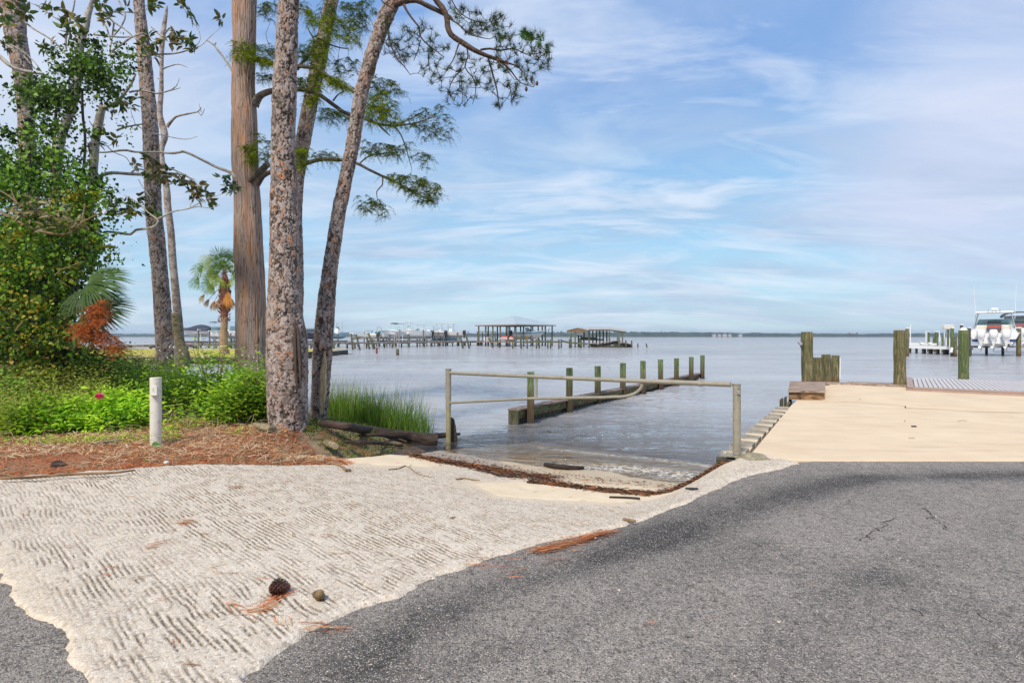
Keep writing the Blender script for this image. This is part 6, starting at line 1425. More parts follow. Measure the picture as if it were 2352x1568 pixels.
def outboard(o, x, y, z, s=1.0, mat='white', low='white'):
    ob = MB(); prof = []
    c = V(x, y, z)
    # cowling: rounded box, wider in the middle
    rows = [(.20, .24, .0), (.245, .28, .08), (.265, .30, .28), (.26, .295, .48), (.22, .26, .60), (.13, .17, .65)]
    ring = 14; b0 = 0
    for rx_, ry_, zz in rows:
        for k in range(ring):
            a = 6.283*k/ring; ca, sa = math.cos(a), math.sin(a); e = .62
            ob.v.append(tuple(c+V(math.copysign(abs(ca)**e, ca)*ry_*1.15, math.copysign(abs(sa)**e, sa)*rx_, zz)*s))
    for i in range(len(rows)-1):
        for k in range(ring): ob.f.append((i*ring+k, i*ring+(k+1) % ring, (i+1)*ring+(k+1) % ring, (i+1)*ring+k))
    ob.f.append(tuple(reversed(range(ring)))); ob.f.append(tuple(range((len(rows)-1)*ring, len(rows)*ring)))
    cow = ob.build('outboard_motor', M[mat], o)
    lg = MB(); lg.hexa([c+V(-.16, -.12, -.20)*s, c+V(.18, -.12, -.20)*s, c+V(.18, .12, -.20)*s, c+V(-.16, .12, -.20)*s], [c+V(-.25, -.20, .01)*s, c+V(.25, -.20, .01)*s, c+V(.25, .20, .01)*s, c+V(-.25, .20, .01)*s]); lg.hexa([c+V(-.05, -.03, -.72)*s, c+V(.09, -.03, -.72)*s, c+V(.09, .03, -.72)*s, c+V(-.05, .03, -.72)*s], [c+V(-.155, -.115, -.203)*s, c+V(.17, -.115, -.203)*s, c+V(.17, .115, -.203)*s, c+V(-.155, .115, -.203)*s])
    lg.build('leg', M[low], cow)
    gc = MB(); gc.tube([c+V(-.28, 0, -.72)*s, c+V(-.10, 0, -.72)*s, c+V(.16, 0, -.72)*s, c+V(.24, 0, -.72)*s], [.03*s, .07*s, .07*s, .02*s], 10); gc.hexa([c+V(-.04, -.015, -1.0)*s, c+V(.05, -.015, -1.0)*s, c+V(.05, .015, -1.0)*s, c+V(-.04, .015, -1.0)*s], [c+V(-.12, -.02, -.72)*s, c+V(.10, -.02, -.72)*s, c+V(.10, .02, -.72)*s, c+V(-.12, .02, -.72)*s])
    gc.build('gearcase', M['black'], cow)
    pr_ = MB()
    for k in range(3):
        a = k*2.094+.4; d = V(0, math.cos(a), math.sin(a)); t_ = V(0, -d.z, d.y); p = c+V(-.30, 0, -.72)*s
        pr_.add([p, p+(d*.10+t_*.06+V(.03, 0, 0))*s, p+(d*.17)*s, p+(d*.10-t_*.05-V(.03, 0, 0))*s], [(0, 1, 2, 3)])
    pr_.build('propeller', M['steel'], cow)
def boat(label, L=6.5, B=2.3, H=1.0, hull='white', style='console', top='white', motor='black', stripe=None, group='boats kept on lifts beyond the pier', name='motorboat', cat='boat'):
    o = empty(name, (0, 0, 0), label, cat, group); h, d, r_, st = hull_mesh(L, B, H)
    h.build('hull', M[hull], o); d.build('deck', M['offwhite'], o)
    r_.build('rub_rail', M['white' if hull != 'white' else 'offwhite'], o)
    if stripe: st.build('stripe', M[stripe], o)
    if style == 'covered':
        c = MB(); n = 14
        for i in range(n+1):
            s = i/n; x = -L/2+L*s*1.04; b_ = B/2*(1-max(0, (s-.42)/.58)**2.3)*1.05+.02; z = H*(1+.22*s*s); pk = z+.15+.62*math.sin(math.pi*min(1, s*1.15+.12))**1.2*(1 if s < .86 else .4)
            c.v += [(x, -b_, z-.22), (x, -b_, z), (x, -b_*.45, (z+pk)/2+.06), (x, 0, pk), (x, b_*.45, (z+pk)/2+.06), (x, b_, z), (x, b_, z-.22)]
        for i in range(n):
            for j in range(6): a = i*7+j; c.f.append((a, a+1, a+8, a+7))
        c.f += [tuple(range(7)), tuple(reversed(range(n*7, n*7+7)))]; c.build('cover', M[top], o)
    if style in ('console', 'bigconsole'):
        k = MB(); k.hexa([(-.45, -.4, H*.9), (.35, -.4, H*.9), (.35, .4, H*.9), (-.45, .4, H*.9)], [(-.35, -.36, H+.75), (.15, -.36, H+.62), (.15, .36, H+.62), (-.35, .36, H+.75)]); k.build('console', M['white'], o, .03)
        k = MB(); k.hexa([(.10, -.36, H+.63), (.18, -.36, H+.63), (.18, .36, H+.63), (.10, .36, H+.63)], [(-.12, -.33, H+1.1), (-.09, -.33, H+1.1), (-.09, .33, H+1.1), (-.12, .33, H+1.1)]); k.build('windshield', M['glass'], o)
        if top:
            tt = 1.75
            k = MB()
            for sx, sy in ((-.75, -1), (.45, -1), (.45, 1), (-.75, 1)): k2 = MB().tube([(sx, sy*B*.30, H*.9), (sx*.85, sy*B*.26, H+tt)], .028, 7); k2.build('top_post', M['steel'], o)
            k.box((-.2, 0, H+tt+.04), (1.9, B*.68, .07)); k.build('t_top', M[top], o, .03)
    if style == 'cuddy':
        k = MB(); k.hexa([(-.3, -B*.40, H), (L*.30, -B*.26, H*1.08), (L*.30, B*.26, H*1.08), (-.3, B*.40, H)], [(-.1, -B*.33, H+.38), (L*.22, -B*.14, H+.30), (L*.22, B*.14, H+.30), (-.1, B*.33, H+.38)]); k.build('cabin', M['white'], o, .05)
        k = MB(); k.hexa([(-.35, -B*.36, H+.30), (.35, -B*.30, H+.36), (.35, B*.30, H+.36), (-.35, B*.36, H+.30)], [(-.45, -B*.33, H+.85), (-.15, -B*.26, H+.85), (-.15, B*.26, H+.85), (-.45, B*.33, H+.85)]); k.build('windshield', M['glass'], o)
        if top:
            k = MB(); n = 8
            for i in range(n+1):
                a = -.5+i/n; k.v += [(-1.6, a*B*.8, H+1.5+.12*math.cos(a*3)), (.1, a*B*.8, H+1.6+.12*math.cos(a*3)), (.1, a*B*.8, H+1.56+.12*math.cos(a*3)), (-1.6, a*B*.8, H+1.46+.12*math.cos(a*3))]
            for i in range(n):
                for j in range(4): a = i*4; k.f.append((a+j, a+(j+1) % 4, a+4+(j+1) % 4, a+4+j))
            k.build('canopy', M[top], o)
            for sx in (-1.4, -.2):
                for sy in (-1, 1): MB().tube([(sx, sy*B*.42, H), (sx, sy*B*.38, H+1.5)], .02, 5).build('canopy_pole', M['steel'], o)
    if style == 'bowrider':
        k = MB(); k.hexa([(-.1, -B*.40, H), (.5, -B*.30, H), (.5, B*.30, H), (-.1, B*.40, H)], [(-.45, -B*.36, H+.5), (.1, -B*.26, H+.5), (.1, B*.26, H+.5), (-.45, B*.36, H+.5)]); k.build('windshield', M['glass'], o)
        for sy in (-1, 1): MB().tube([(-.9, sy*B*.44, H), (-.7, sy*B*.40, H+1.15), (-.7, 0, H+1.25)], .03, 6).build('tower_tube', M['black'], o)
    if style == 'pontoon':
        for sy in (-1, 1): MB().tube([(-L*.5, sy*B*.36, .3), (L*.4, sy*B*.36, .3), (L*.5, sy*B*.36, .5)], [.28, .28, .05], 12).build('pontoon_tube', M['steel'], o)
        MB().box((0, 0, H+.35), (L*.8, B*.98, .55)).build('side_rail', M['offwhite'], o, .04)
        MB().box((-.4, 0, H+1.6), (2.4, B*.9, .08)).build('canopy', M['white'], o, .03)
        for sx in (-1.4, .6):
            for sy in (-1, 1): MB().tube([(sx, sy*B*.45, H), (sx, sy*B*.43, H+1.6)], .025, 5).build('canopy_pole', M['steel'], o)
    if motor and style != 'covered': outboard(o, -L/2-.28, 0, H*.75, 1.0, motor, motor)
    return o
def place(o, px, py, Y, rz):
    c = P(px, py, Y); o.location = c; o.rotation_euler = (0, 0, R(rz)); return o
def lift(px, Y, py0, w, d, rz, label, top=2.6, mat='pile_far', bz=.55, group='boat lifts beyond the pier'):
    c = P(px, py0, Y); c.z = 0; o = empty('boat_lift', (0, 0, 0), label, 'boat lift', group)
    for sx, sy in ((-1, -1), (1, -1), (1, 1), (-1, 1)):
        MB().tube([(sx*d/2, sy*w/2, -1.5), (sx*d/2, sy*w/2, top)], [.12, .10], 9).build('piling', M[mat if sx < 0 else 'vinyl'], o)
    for sx in (-1, 1): MB().box((sx*d/2, 0, top+.08), (.16, w+.35, .16)).build('lift_beam', M['white'], o)
    for sx in (-1, 1): MB().box((sx*d/2*.7, 0, bz), (.14, w, .14)).build('cradle_beam', M['steel'], o)
    for sy in (-1, 1): MB().box((0, sy*w*.22, bz+.14), (d*.8, .14, .14)).build('bunk', M['deckdark'], o)
    for sy in (-1, 1): MB().tube([(d/2*.7, sy*w*.46, bz), (d/2*.7, sy*w*.46, bz+1.3)], .05, 6).build('guide_post', M['white'], o)
    o.location = (c.x, c.y, 0); o.rotation_euler = (0, 0, R(rz)); return o

BO = [ # label, px, keel py, Y, rot, kwargs, lift?
 ('long boat under a fitted black cover, left of the palm', 452, 772, 92, 172, dict(L=3.6*1.3, B=2.1, H=.85, hull='white', style='covered', top='navy')),
 ('white boat with a dark canopy between black covered boat and palm', 494, 779, 92, 150, dict(L=4.2, B=2.1, H=.9, style='cuddy', top='navy')),
 ('white boat with pale blue screens right of the palm', 534, 778, 92, 160, dict(L=4.4, B=2.1, H=.95, style='cuddy', top='paleblue')),
 ('bulky boat wrapped in a navy cover, just left of the leaning pine\'s foot', 712, 780, 100, 150, dict(L=4.6, B=2.4, H=1.0, hull='navy', style='covered', top='navy')),
 ('pale blue hulled fishing boat right of the leaning pine, white roof', 776, 779, 104, 60, dict(L=5.0, B=2.3, H=.95, hull='paleblue', style='console')),
 ('small grey skiff with a black motor behind the leaning piles', 838, 779, 106, 190, dict(L=3.6, B=1.7, H=.6, hull='offwhite', style='open', motor='black')),
 ('white boat with a blue grey cover bundled over its seats', 863, 779, 108, 170, dict(L=4.0, B=2.1, H=.8, style='bowrider')),
 ('boat under a bright teal cover beside the high bowed white boat', 888, 778, 108, 175, dict(L=3.2, B=1.9, H=.7, style='covered', top='teal')),
 ('white boat showing its high sharp bow, black top', 906, 779.5, 108, 235, dict(L=5.0, B=2.3, H=1.15, style='cuddy', top='navy')),
 ('biggest white boat with a tall white T top in the middle of the row', 938, 779, 110, 205, dict(L=6.4, B=2.5, H=1.25, style='bigconsole', top='white', motor='white')),
 ('white boat with a pale blue side just right of the biggest boat', 958, 779, 112, 195, dict(L=4.6, B=2.3, H=1.1, style='cuddy', top='white', stripe='paleblue')),
 ('cream boat with a dark maroon side and tubular rack', 988, 775, 114, 180, dict(L=4.8, B=2.1, H=.8, hull='offwhite', style='bowrider', stripe='maroon')),
 ('small white boat with a square grey top right of the maroon boat', 1008, 775, 116, 200, dict(L=3.4, B=1.9, H=.75, style='console', top='offwhite')),
 ('boxy white boat at the right end of the row, cabin and dark motor', 1034, 776, 116, 180, dict(L=4.4, B=2.2, H=.95, style='bigconsole', top='white', motor='black'))]
for i, (lab, px, py, Y, rz, kw) in enumerate(BO):
    kw = {k: (v*1.18 if k in ('L', 'B', 'H') else v) for k, v in kw.items()}; bt = boat(lab, **kw); place(bt, px, py-1, Y, rz)
    if i not in (5,):
        lift(px, Y, py, kw['B']+1.3, kw['L']*.62, rz, 'boat lift under the '+' '.join(lab.split(',')[0].split()[:12]), 2.0+.5*(i % 3 == 0)+.3*(i % 2))
MB().box(V(*bpy.data.objects['motorboat.006'].location)+V(0, 0, 1.05), (1.6, 1.3, .55), rz=R(-10)).build('cover_bundle', M['bluegrey'], bpy.data.objects['motorboat.006'], .15)
c_ = [o for o in bpy.data.objects if o.name.startswith('cover_bundle')][-1]; c_.rotation_euler = (0, 0, 0)

# ---------------------------------------------------------------- long pier and its neighbours
pier = empty('long_pier', V(-22, 90, 0), 'long low wooden pier crossing from the left to the covered boathouse', 'pier')
pa, pbb = V(-42, 60, 0), V(-3.5, 123, 0); pd = (pbb-pa).normalized(); pn_ = V(-pd.y, pd.x, 0)
def slab_(a, b, w, z0, z1): n_ = V(-(b-a).y, (b-a).x, 0).normalized()*w/2; return MB().hexa([p+V(0, 0, z0) for p in (a-n_, b-n_, b+n_, a+n_)], [p+V(0, 0, z1) for p in (a-n_, b-n_, b+n_, a+n_)])
slab_(pa, pbb, 1.5, .38, .62).build('walkway', m_wood('pier_deck', (.30, .23, .19), (.44, .36, .32), scale=3), pier)
k = 0; Lp = (pbb-pa).length
while k*4.1 < Lp:
    c = pa+pd*(k*4.1); k += 1
    MB().beam(c-pn_*1.15+V(0, 0, .33), c+pn_*1.15+V(0, 0, .33), .2, .14).build('cross_beam', M['pile_far'], pier)
    for s in (-1, 1): MB().tube([c+pn_*s*.85+V(0, 0, -1.5), c+pn_*s*.85+V(0, 0, .27)], .13, 8).build('piling', M['pile_far'], pier)
def low_dock(a, b, w, lab, z=.45, name='dock', step=3.5):
    o = empty(name, (a+b)/2, lab, 'dock', 'low docks among the boats'); slab_(a, b, w, z-.14, z).build('walkway', M['deck'], o)
    d = (b-a).normalized(); n_ = V(-d.y, d.x, 0); k = 0
    while k*step < (b-a).length:
        for s in (-1, 1): MB().tube([a+d*k*step+n_*s*w*.42+V(0, 0, -1.5), a+d*k*step+n_*s*w*.42+V(0, 0, z-.15)], .12, 8).build('piling', M['pile_far'], o)
        k += 1
    return o
low_dock(V(-58, 96, 0), V(-44, 90, 0), 1.6, 'low grey dock under the boats left and right of the palm')
low_dock(V(-42, 102, 0), V(-21, 110, 0), 1.4, 'reddish dock under the middle boats behind the pier')
low_dock(V(-17, 119, 0), V(-6, 121, 0), 1.4, 'far dock running right from the maroon boat to the boathouse')
fl2 = empty('white_float', P(1015, 779, 117), 'row of pale blue floats lying under the rightmost boats', 'float')
for x in (1000, 1022, 1040): MB().box(P(x, 778, 117), (1.7, .9, .5)).build('float', M['paleblue'], fl2, .06)

def leanpost(b, t_, Y, w, lab, mat='pile_far', group='old mooring piles standing in the lake', name='mooring_pile', r=None):
    o = empty(name, P(*b, Y), lab, 'pile', group); p, q = P(*b, Y), P(*t_, Y); d = (p-q).normalized()
    r = w/2/FPX*Y; MB().tube([p+d*1.2, p.lerp(q, .5)+V(.01, 0, 0), q], [r*1.05, r, r*.93], 10, True, .04).build('pile', M[mat], o, .0); return o
redp = m_wood('red_stub', (.16, .05, .035), (.25, .09, .06)); M['redp'] = redp
LP = [((811, 809), (806, 766), 80, 4.4, 'leftmost leaning pile, standing before the pier'), ((828, 809), (818, 768), 80, 4.2, 'second leaning pile from the left'),
      ((850, 807), (842, 774), 84, 4.4, 'third leaning pile, joined to its partner by a board'), ((861, 807.5), (846, 765), 84, 5, 'tallest leaning pile, crossing the third one'),
      ((1064, 804), (1057, 771), 90, 4.2, 'left pile of the leaning pair in front of the pier\'s right half'), ((1079, 805), (1070, 768), 90, 4.2, 'right pile of the leaning pair in front of the pier\'s right half'),
      ((1133, 801), (1123, 776), 93, 4, 'left of two slanted piles before the covered boathouse'), ((1149.5, 801), (1137, 776), 93, 4, 'right of two slanted piles before the covered boathouse')]
for a in LP: leanpost(*a)
leanpost((865, 814), (865, 798), 62, 5, 'short red brown stub in open water left', 'redp'); leanpost((913, 817.5), (913, 801), 57, 7, 'short dark green stub alone in open water', 'pile_green')
o = empty('cross_board', P(830, 774, 82), 'old board nailed across the leftmost leaning piles', 'board'); MB().beam(P(806, 778, 80), P(829, 776, 80.2), .12, .25).build('board', M['pile_far'], o)
UP = [(1177.6, 780), (1197, 768.5), (1211, 780), (1232, 778), (1238.5, 778), (1258, 779.7), (1264.5, 779), (1283.6, 779), (1289, 779), (1308, 779), (1312, 780), (1331.8, 780), (1335, 780), (1353, 781), (1421.8, 774), (1437.5, 781), (1451, 781.6)]
names_ = ['under the jet ski\'s right', 'tallest one, before the boathouse\'s middle', 'third in the row', 'fourth, by the boathouse', 'fifth, close beside the fourth', 'sixth, near the boathouse\'s right edge', 'seventh, at the boathouse\'s right corner', 'first in the gap between the boathouses', 'second in the gap between the boathouses', 'at the broken boathouse\'s left end', 'touching the one at the left end', 'thirteenth, by the sunken deck\'s start', 'close right of the thirteenth', 'where the collapsed deck begins to rise', 'tall one on the hump of the collapsed deck', 'right of the hump', 'at the collapsed deck\'s right end']
for i, (x, y) in enumerate(UP): leanpost((x, 800 if i < 8 else 798), (x+random.uniform(-.4, .4), y), 88 if i < 8 else 94, 3.6, 'upright mooring pile %s' % names_[i], group='upright piles before the boathouses')
leanpost((1465, 797), (1465, 788.8), 98, 3, 'lone short stub right of the broken boathouse', group='upright piles before the boathouses'); leanpost((1486, 797), (1484, 788.6), 98, 3, 'farthest right short stub in open water', group='upright piles before the boathouses')
hr = empty('pile_rail', P(1270, 785, 89), 'old horizontal rails joining the upright piles before the boathouses', 'rail')
for (a, b_) in (((1205, 786), (1232, 784)), ((1232, 784), (1262, 785)), ((1262, 785), (1287, 785)), ((1289, 783), (1310, 787)), ((1310, 787), (1350, 790)), ((1172, 782), (1198, 776))):
    MB().beam(P(*a, 90), P(*b_, 90.5), .14, .28).build('rail', M['pile_far'], hr)

# covered boathouse
C0, CL, CR = V(.7, 104, 0), V(-6.6, 113, 0), V(7.9, 112, 0); CF = CL+CR-C0
hs_ = empty('boathouse', (C0+CF)/2, 'open boathouse on tall posts with a pale hipped roof, red water scooter inside', 'boathouse')
EZ = 3.72
def grow_out(p, k): c = (C0+CF)/2; return c+(p-c)*k
ev = [grow_out(p, 1.10)+V(0, 0, EZ+.02) for p in (C0, CR, CF, CL)]; rc = (C0+CF)/2; ax_ = (CR-C0).normalized()
pk = [rc-ax_*.8+V(0, 0, 5.55), rc+ax_*.8+V(0, 0, 5.55)]
mb = MB(); mb.add(ev+pk, [(0, 1, 5, 4), (1, 2, 5), (2, 3, 4, 5), (3, 0, 4)]); mb.build('roof', M['roofmetal'], hs_, smooth=False)
for i in range(4): MB().beam(ev[i]+V(0, 0, -.10), ev[(i+1) % 4]+V(0, 0, -.10), .12, .22).build('fascia', m_plain('fascia_paint', (.33, .30, .25), .7) if i == 0 else M['deck'], hs_)
mb = MB(); mb.add([v+V(0, 0, -.02) for v in ev], [(3, 2, 1, 0)]); mb.build('ceiling', M['deckdark'], hs_)
for a, b_, n in ((C0, CL, 5), (C0, CR, 5), (CL, CF, 4), (CR, CF, 4)):
    for i in range(n):
        c = a.lerp(b_, i/(n if a is not C0 or b_ is not CL else n))
        if i == 0 and b_ in (CR,): continue
        MB().tube([c+V(0, 0, -1.5), c+V(0, 0, EZ-.08)], [.16, .13], 10).build('post', M['pile_far'], hs_)
MB().tube([CF+V(0, 0, -1.5), CF+V(0, 0, EZ-.08)], [.16, .13], 10).build('post', M['pile_far'], hs_)
for t_ in (.35, .65):
    for a, b_ in ((C0.lerp(CR, t_), CL.lerp(CF, t_)),): MB().tube([a.lerp(b_, .5)+V(0, 0, -1.5), a.lerp(b_, .5)+V(0, 0, EZ-.1)], .14, 9).build('post', M['pile_far'], hs_)
slab_(CL.lerp(C0, 0), C0.lerp(CL, .0), 1.6, .38, .52).build('deck', M['deck'], hs_); slab_(CL, CF, 1.8, .38, .52).build('deck', M['deck'], hs_); slab_(C0.lerp(CR, .45), CL.lerp(CF, .45), 1.3, .38, .52).build('deck', M['deck'], hs_)
MB().box(C0.lerp(CL, .8)+V(.4, .6, .95), (1.3, .8, .85), rz=R(50)).build('dock_box', M['white'], hs_, .04)
bb = boat('blue hulled boat with a cream bottom hanging inside the boathouse', L=6.2, B=2.5, H=1.35, hull='offwhite', style='cuddy', top=None, motor='black', stripe='blue', group=None); place(bb, 1213, 779, 108, 12)
js = empty('water_scooter', V(0, 0, 0), 'red and white water scooter parked under the boathouse roof', 'water scooter')
mb, d_, r__, st = hull_mesh(2.9, 1.1, .42, .7); mb.build('hull', M['white'], js)
k = MB(); k.hexa([(-1.3, -.45, .40), (1.2, -.2, .48), (1.2, .2, .48), (-1.3, .45, .40)], [(-1.1, -.25, .72), (.9, -.12, .75), (.9, .12, .75), (-1.1, .25, .72)]); k.build('body', M['red'], js, .05)
MB().box((-.45, 0, .82), (1.2, .34, .2)).build('seat', M['black'], js, .05); k = MB().tube([(.35, 0, .72), (.15, 0, 1.05)], .07, 8); k.build('steering_column', M['red'], js); MB().tube([(.12, -.33, 1.04), (.12, .33, 1.04)], .025, 6).build('handlebar', M['black'], js)
place(js, 1164, 781.8, 106.5, 168)
o = empty('yellow_slide', P(1209, 775, 107), 'curved yellow plastic slide standing inside the boathouse', 'slide'); MB().tube([P(1206, 764, 107), P(1210, 767, 107), P(1210, 775, 107), P(1207, 782, 107)], .16, 8).build('slide', M['yellow'], o)
o = empty('flag', P(1258, 765, 110), 'small furled red flag on a slanted pole at the boathouse\'s right side', 'flag'); MB().tube([P(1257, 770, 111), P(1263, 750, 111)], .03, 6).build('pole', M['steel'], o)
mb = MB(); a = [P(1262.6, 751.5, 111), P(1260.5, 755, 111), P(1259.2, 760, 111), P(1260, 764, 111), P(1260.6, 760, 110.9), P(1262, 755, 110.9)]; mb.hexa([p for p in a], [p+V(0, .08, 0) for p in a]); mb.build('cloth', M['maroon'], o)
sh = empty('small_shelter', P(1117, 772, 130), 'low brown shelter roof seen behind the boathouse\'s left posts', 'shelter')
MB().box(P(1117, 762, 130), (4.4, 3.5, .18)).build('roof', M['deck'], sh)
for x in (1097, 1108, 1120, 1137): MB().tube([P(x, 763, 130), P(x, 793, 130)], .10, 7).build('post', M['pile_far'], sh)
# broken boathouse
bk = empty('broken_boathouse', P(1378, 790, 100), 'sagging boathouse with a bent grey roof above a collapsed deck', 'boathouse')
def RP(x, y, Y): return P(x, y, Y)
f_ = [RP(1302, 757.5, 98), RP(1328, 751.8, 98), RP(1352, 757, 98)]; g_ = [p+V(1.6, 9, .15) for p in f_]
mb = MB(); mb.hexa([f_[0]+V(0, 0, -.10), f_[1]+V(0, 0, -.10), g_[1]+V(0, 0, -.10), g_[0]+V(0, 0, -.10)], [f_[0], f_[1], g_[1], g_[0]]); mb.hexa([f_[1]+V(0, 0, -.10), f_[2]+V(0, 0, -.10), g_[2]+V(0, 0, -.10), g_[1]+V(0, 0, -.10)], [f_[1]+V(0, 0, .004), f_[2], g_[2], g_[1]+V(0, 0, .004)]); mb.build('gable_roof', M['roofold'], bk)
mb = MB(); mb.add([f_[0]+V(.1, .1, -.12), f_[1]+V(0, .1, -.12), f_[2]+V(-.1, .1, -.12), f_[2]+V(-.1, .1, -.4), f_[0]+V(.1, .1, -.4)], [(0, 1, 2, 3, 4)]); mb.build('gable_end', M['box_wood'], bk)
h0, h1, h2 = RP(1350, 756, 99.5), RP(1402, 755.6, 100.5), RP(1439, 760.5, 100.5)
for a, b_ in ((h0, h1), (h1+V(.02, 0, -.02), h2)):
    c_, e_ = a+V(1.2, 7.5, .45), b_+V(1.2, 7.5, .45); mb = MB(); mb.hexa([p+V(0, 0, -.12) for p in (a, b_, e_, c_)], [a, b_, e_, c_]); mb.build('roof_panel', M['roofold'], bk)
    MB().beam(a+V(0, .1, -.22), b_+V(0, .1, -.22), .1, .2).build('eave_beam', M['deckdark'], bk)
for x, Y in ((1311, 98), (1321, 98), (1328.5, 104), (1335, 106), (1341, 106), (1353, 99), (1362, 105), (1370, 106), (1378, 103), (1385.6, 106), (1394, 105), (1399.5, 99), (1418, 100), (1430, 100)):
    tp = 760 if x < 1353 else (757.5 if x < 1402 else 761); MB().tube([P(x, 805, Y), P(x+random.uniform(-.5, .5), tp, Y)], .13, 8).build('post', M['pile_far'], bk)
MB().box(P(1333, 766, 99), (1.0, .06, .5)).build('white_sign', M['white'], bk)
for a, b_ in (((1330, 779), (1384, 780)), ((1334, 775.5), (1372, 776.5))): MB().beam(P(*a, 103), P(*b_, 103), .3, .3).build('cradle_beam', M['pile_far'], bk)
cd = empty('collapsed_deck', P(1395, 795, 96), 'warped deck planks heaped over dark beams by the broken boathouse', 'wreck')
q_ = [(1353, 788), (1375, 786.5), (1400, 783.5), (1419, 781), (1436, 786), (1451, 789.5)]
for a, b_ in zip(q_[:-1], q_[1:]):
    p0, p1 = P(*a, 95), P(*b_, 95); mb = MB(); mb.hexa([p0+V(0, 0, -.14), p1+V(0, 0, -.14), p1+V(.5, 3, -.2), p0+V(.5, 3, -.2)], [p0, p1, p1+V(.5, 3, -.06), p0+V(.5, 3, -.06)]); mb.build('deck_panel', M['deck'], cd)
for a, b_ in (((1353, 791), (1378, 796)), ((1372, 796), (1419, 785)), ((1385, 797), (1450, 794)), ((1405, 789), (1449, 792)), ((1358, 796), (1395, 790)), ((1400, 797), (1448, 797))): MB().beam(P(*a, 95.5), P(*b_, 95.8), .3, .4).build('dark_beam', M['deckdark'], cd)
for x in (1366, 1384, 1401, 1413, 1429, 1443): MB().tube([P(x, 804, 95.6), P(x, 788, 95.6)], .15, 8).build('piling', M['pile_far'], cd)
# channel markers
for x, m_, lab in ((1776, 'redorange', 'red channel marker on a post far out right of the long gate'), (1803, 'pile_green', 'green channel marker on a post, right of the red one')):
    xx_ = (2900+ (1118 if x == 1776 else 1226)/3.92)/1.6327; o = empty('channel_marker', P(xx_, 774, 700), lab, 'marker', 'channel markers')
    MB().tube([V(P(xx_, 774, 700).x, 700, -1), V(P(xx_, 774, 700).x, 700, 4.6)], .22, 6).build('pole', M['pile_far'], o); MB().box((P(xx_, 774, 700).x, 699.5, 5.2), (1.7, .2, 1.7)).build('board', M[m_], o)

# ---------------------------------------------------------------- neighbour's bulkhead, palm
nbk = empty('yard_bulkhead', V(-21, 39, 0), 'dark timber bulkhead with a cap board holding up the yellow lawn', 'bulkhead')
MB().box((-60, 39.0, .13), (85.2, .36, .09)).build('cap_board', M['deck'], nbk); MB().box((-60, 38.92, -.62), (85, .10, 1.40)).build('sheeting', M['deckdark'], nbk); MB().box((-60, 38.82, -.05), (85, .10, .20)).build('waler', M['pile_far'], nbk)
for i in range(6): MB().tube([(-18.6-i*2.35, 38.68, -1.5), (-18.6-i*2.35, 38.68, .05)], .13, 10).build('piling', M['pile_far'], nbk)
MB().box((-17.62, 50, -.62), (.10, 22, 1.4)).build('side_sheeting', M['deckdark'], nbk)
Yp = 44; pb0 = P(514, 797, Yp); pb0.z = .15
pt = empty('fan_palm', pb0, 'fan palm on the far lawn with a skirt of dead brown fronds', 'palm')
rows = [(515, 800, 25), (514, 780, 17.5), (514, 762, 15.5), (515, 745, 15), (515, 728, 15)]
q = px_path(rows, Yp); q[0] = (q[0][0], q[0][1], .0, q[0][3]); link('trunk', trunk_mesh(q, .08, .06, 'plain', 44), pt, M['palmtrunk'])
q = px_path([(515, 735, 13), (516, 700, 19), (517, 670, 21), (517, 645, 16), (516, 625, 8)], Yp); link('upper_trunk', trunk_mesh(q, .08, .06, 'plain', 45), pt, M['palmboot'])
bt_ = Cloud(); n = 260; zz = RNG.uniform(0, 1, n); aa = RNG.uniform(0, 6.28, n); c0, c1_ = P(515, 740, Yp), P(517, 640, Yp)
bt_.add(np.array([c0.lerp(c1_, float(z)) for z in zz])+np.stack([np.cos(aa), np.sin(aa), zz*0], 1)*.27, np.stack([np.cos(aa), np.sin(aa), np.ones(n)*1.0], 1), rdir(n), .30, .10, pick([(.24, .085, .05), (.15, .05, .035), (.34, .17, .09)], n), 'diamond'); bt_.build('boot_fringe', M['dry'], pt)
crown = P(516, 628, Yp)
def palmfan(c_px, ax, up, R_, col, nb=26, sp=170, nm='frond', st_to=None, dr=.2, mat='grass'):
    c = np.array(P(*c_px, Yp+random.uniform(-.5, .5))); cl = Cloud(); fan(cl, c, ax, up, R_, nb, R(sp), col, .036, dr)
    s_ = MB(); a = crown if st_to is None else P(*st_to, Yp); s_.tube([a, a.lerp(V(*c), .55)+V(0, 0, .12), V(*c)], [.035, .028, .02], 5); f = cl.build(nm, M[mat], pt); s_.build('stalk', M['palmtrunk'] if mat == 'dry' else M['grate'], f)
GP = [(.09, .17, .018), (.16, .25, .025), (.24, .32, .04), (.06, .12, .015)]
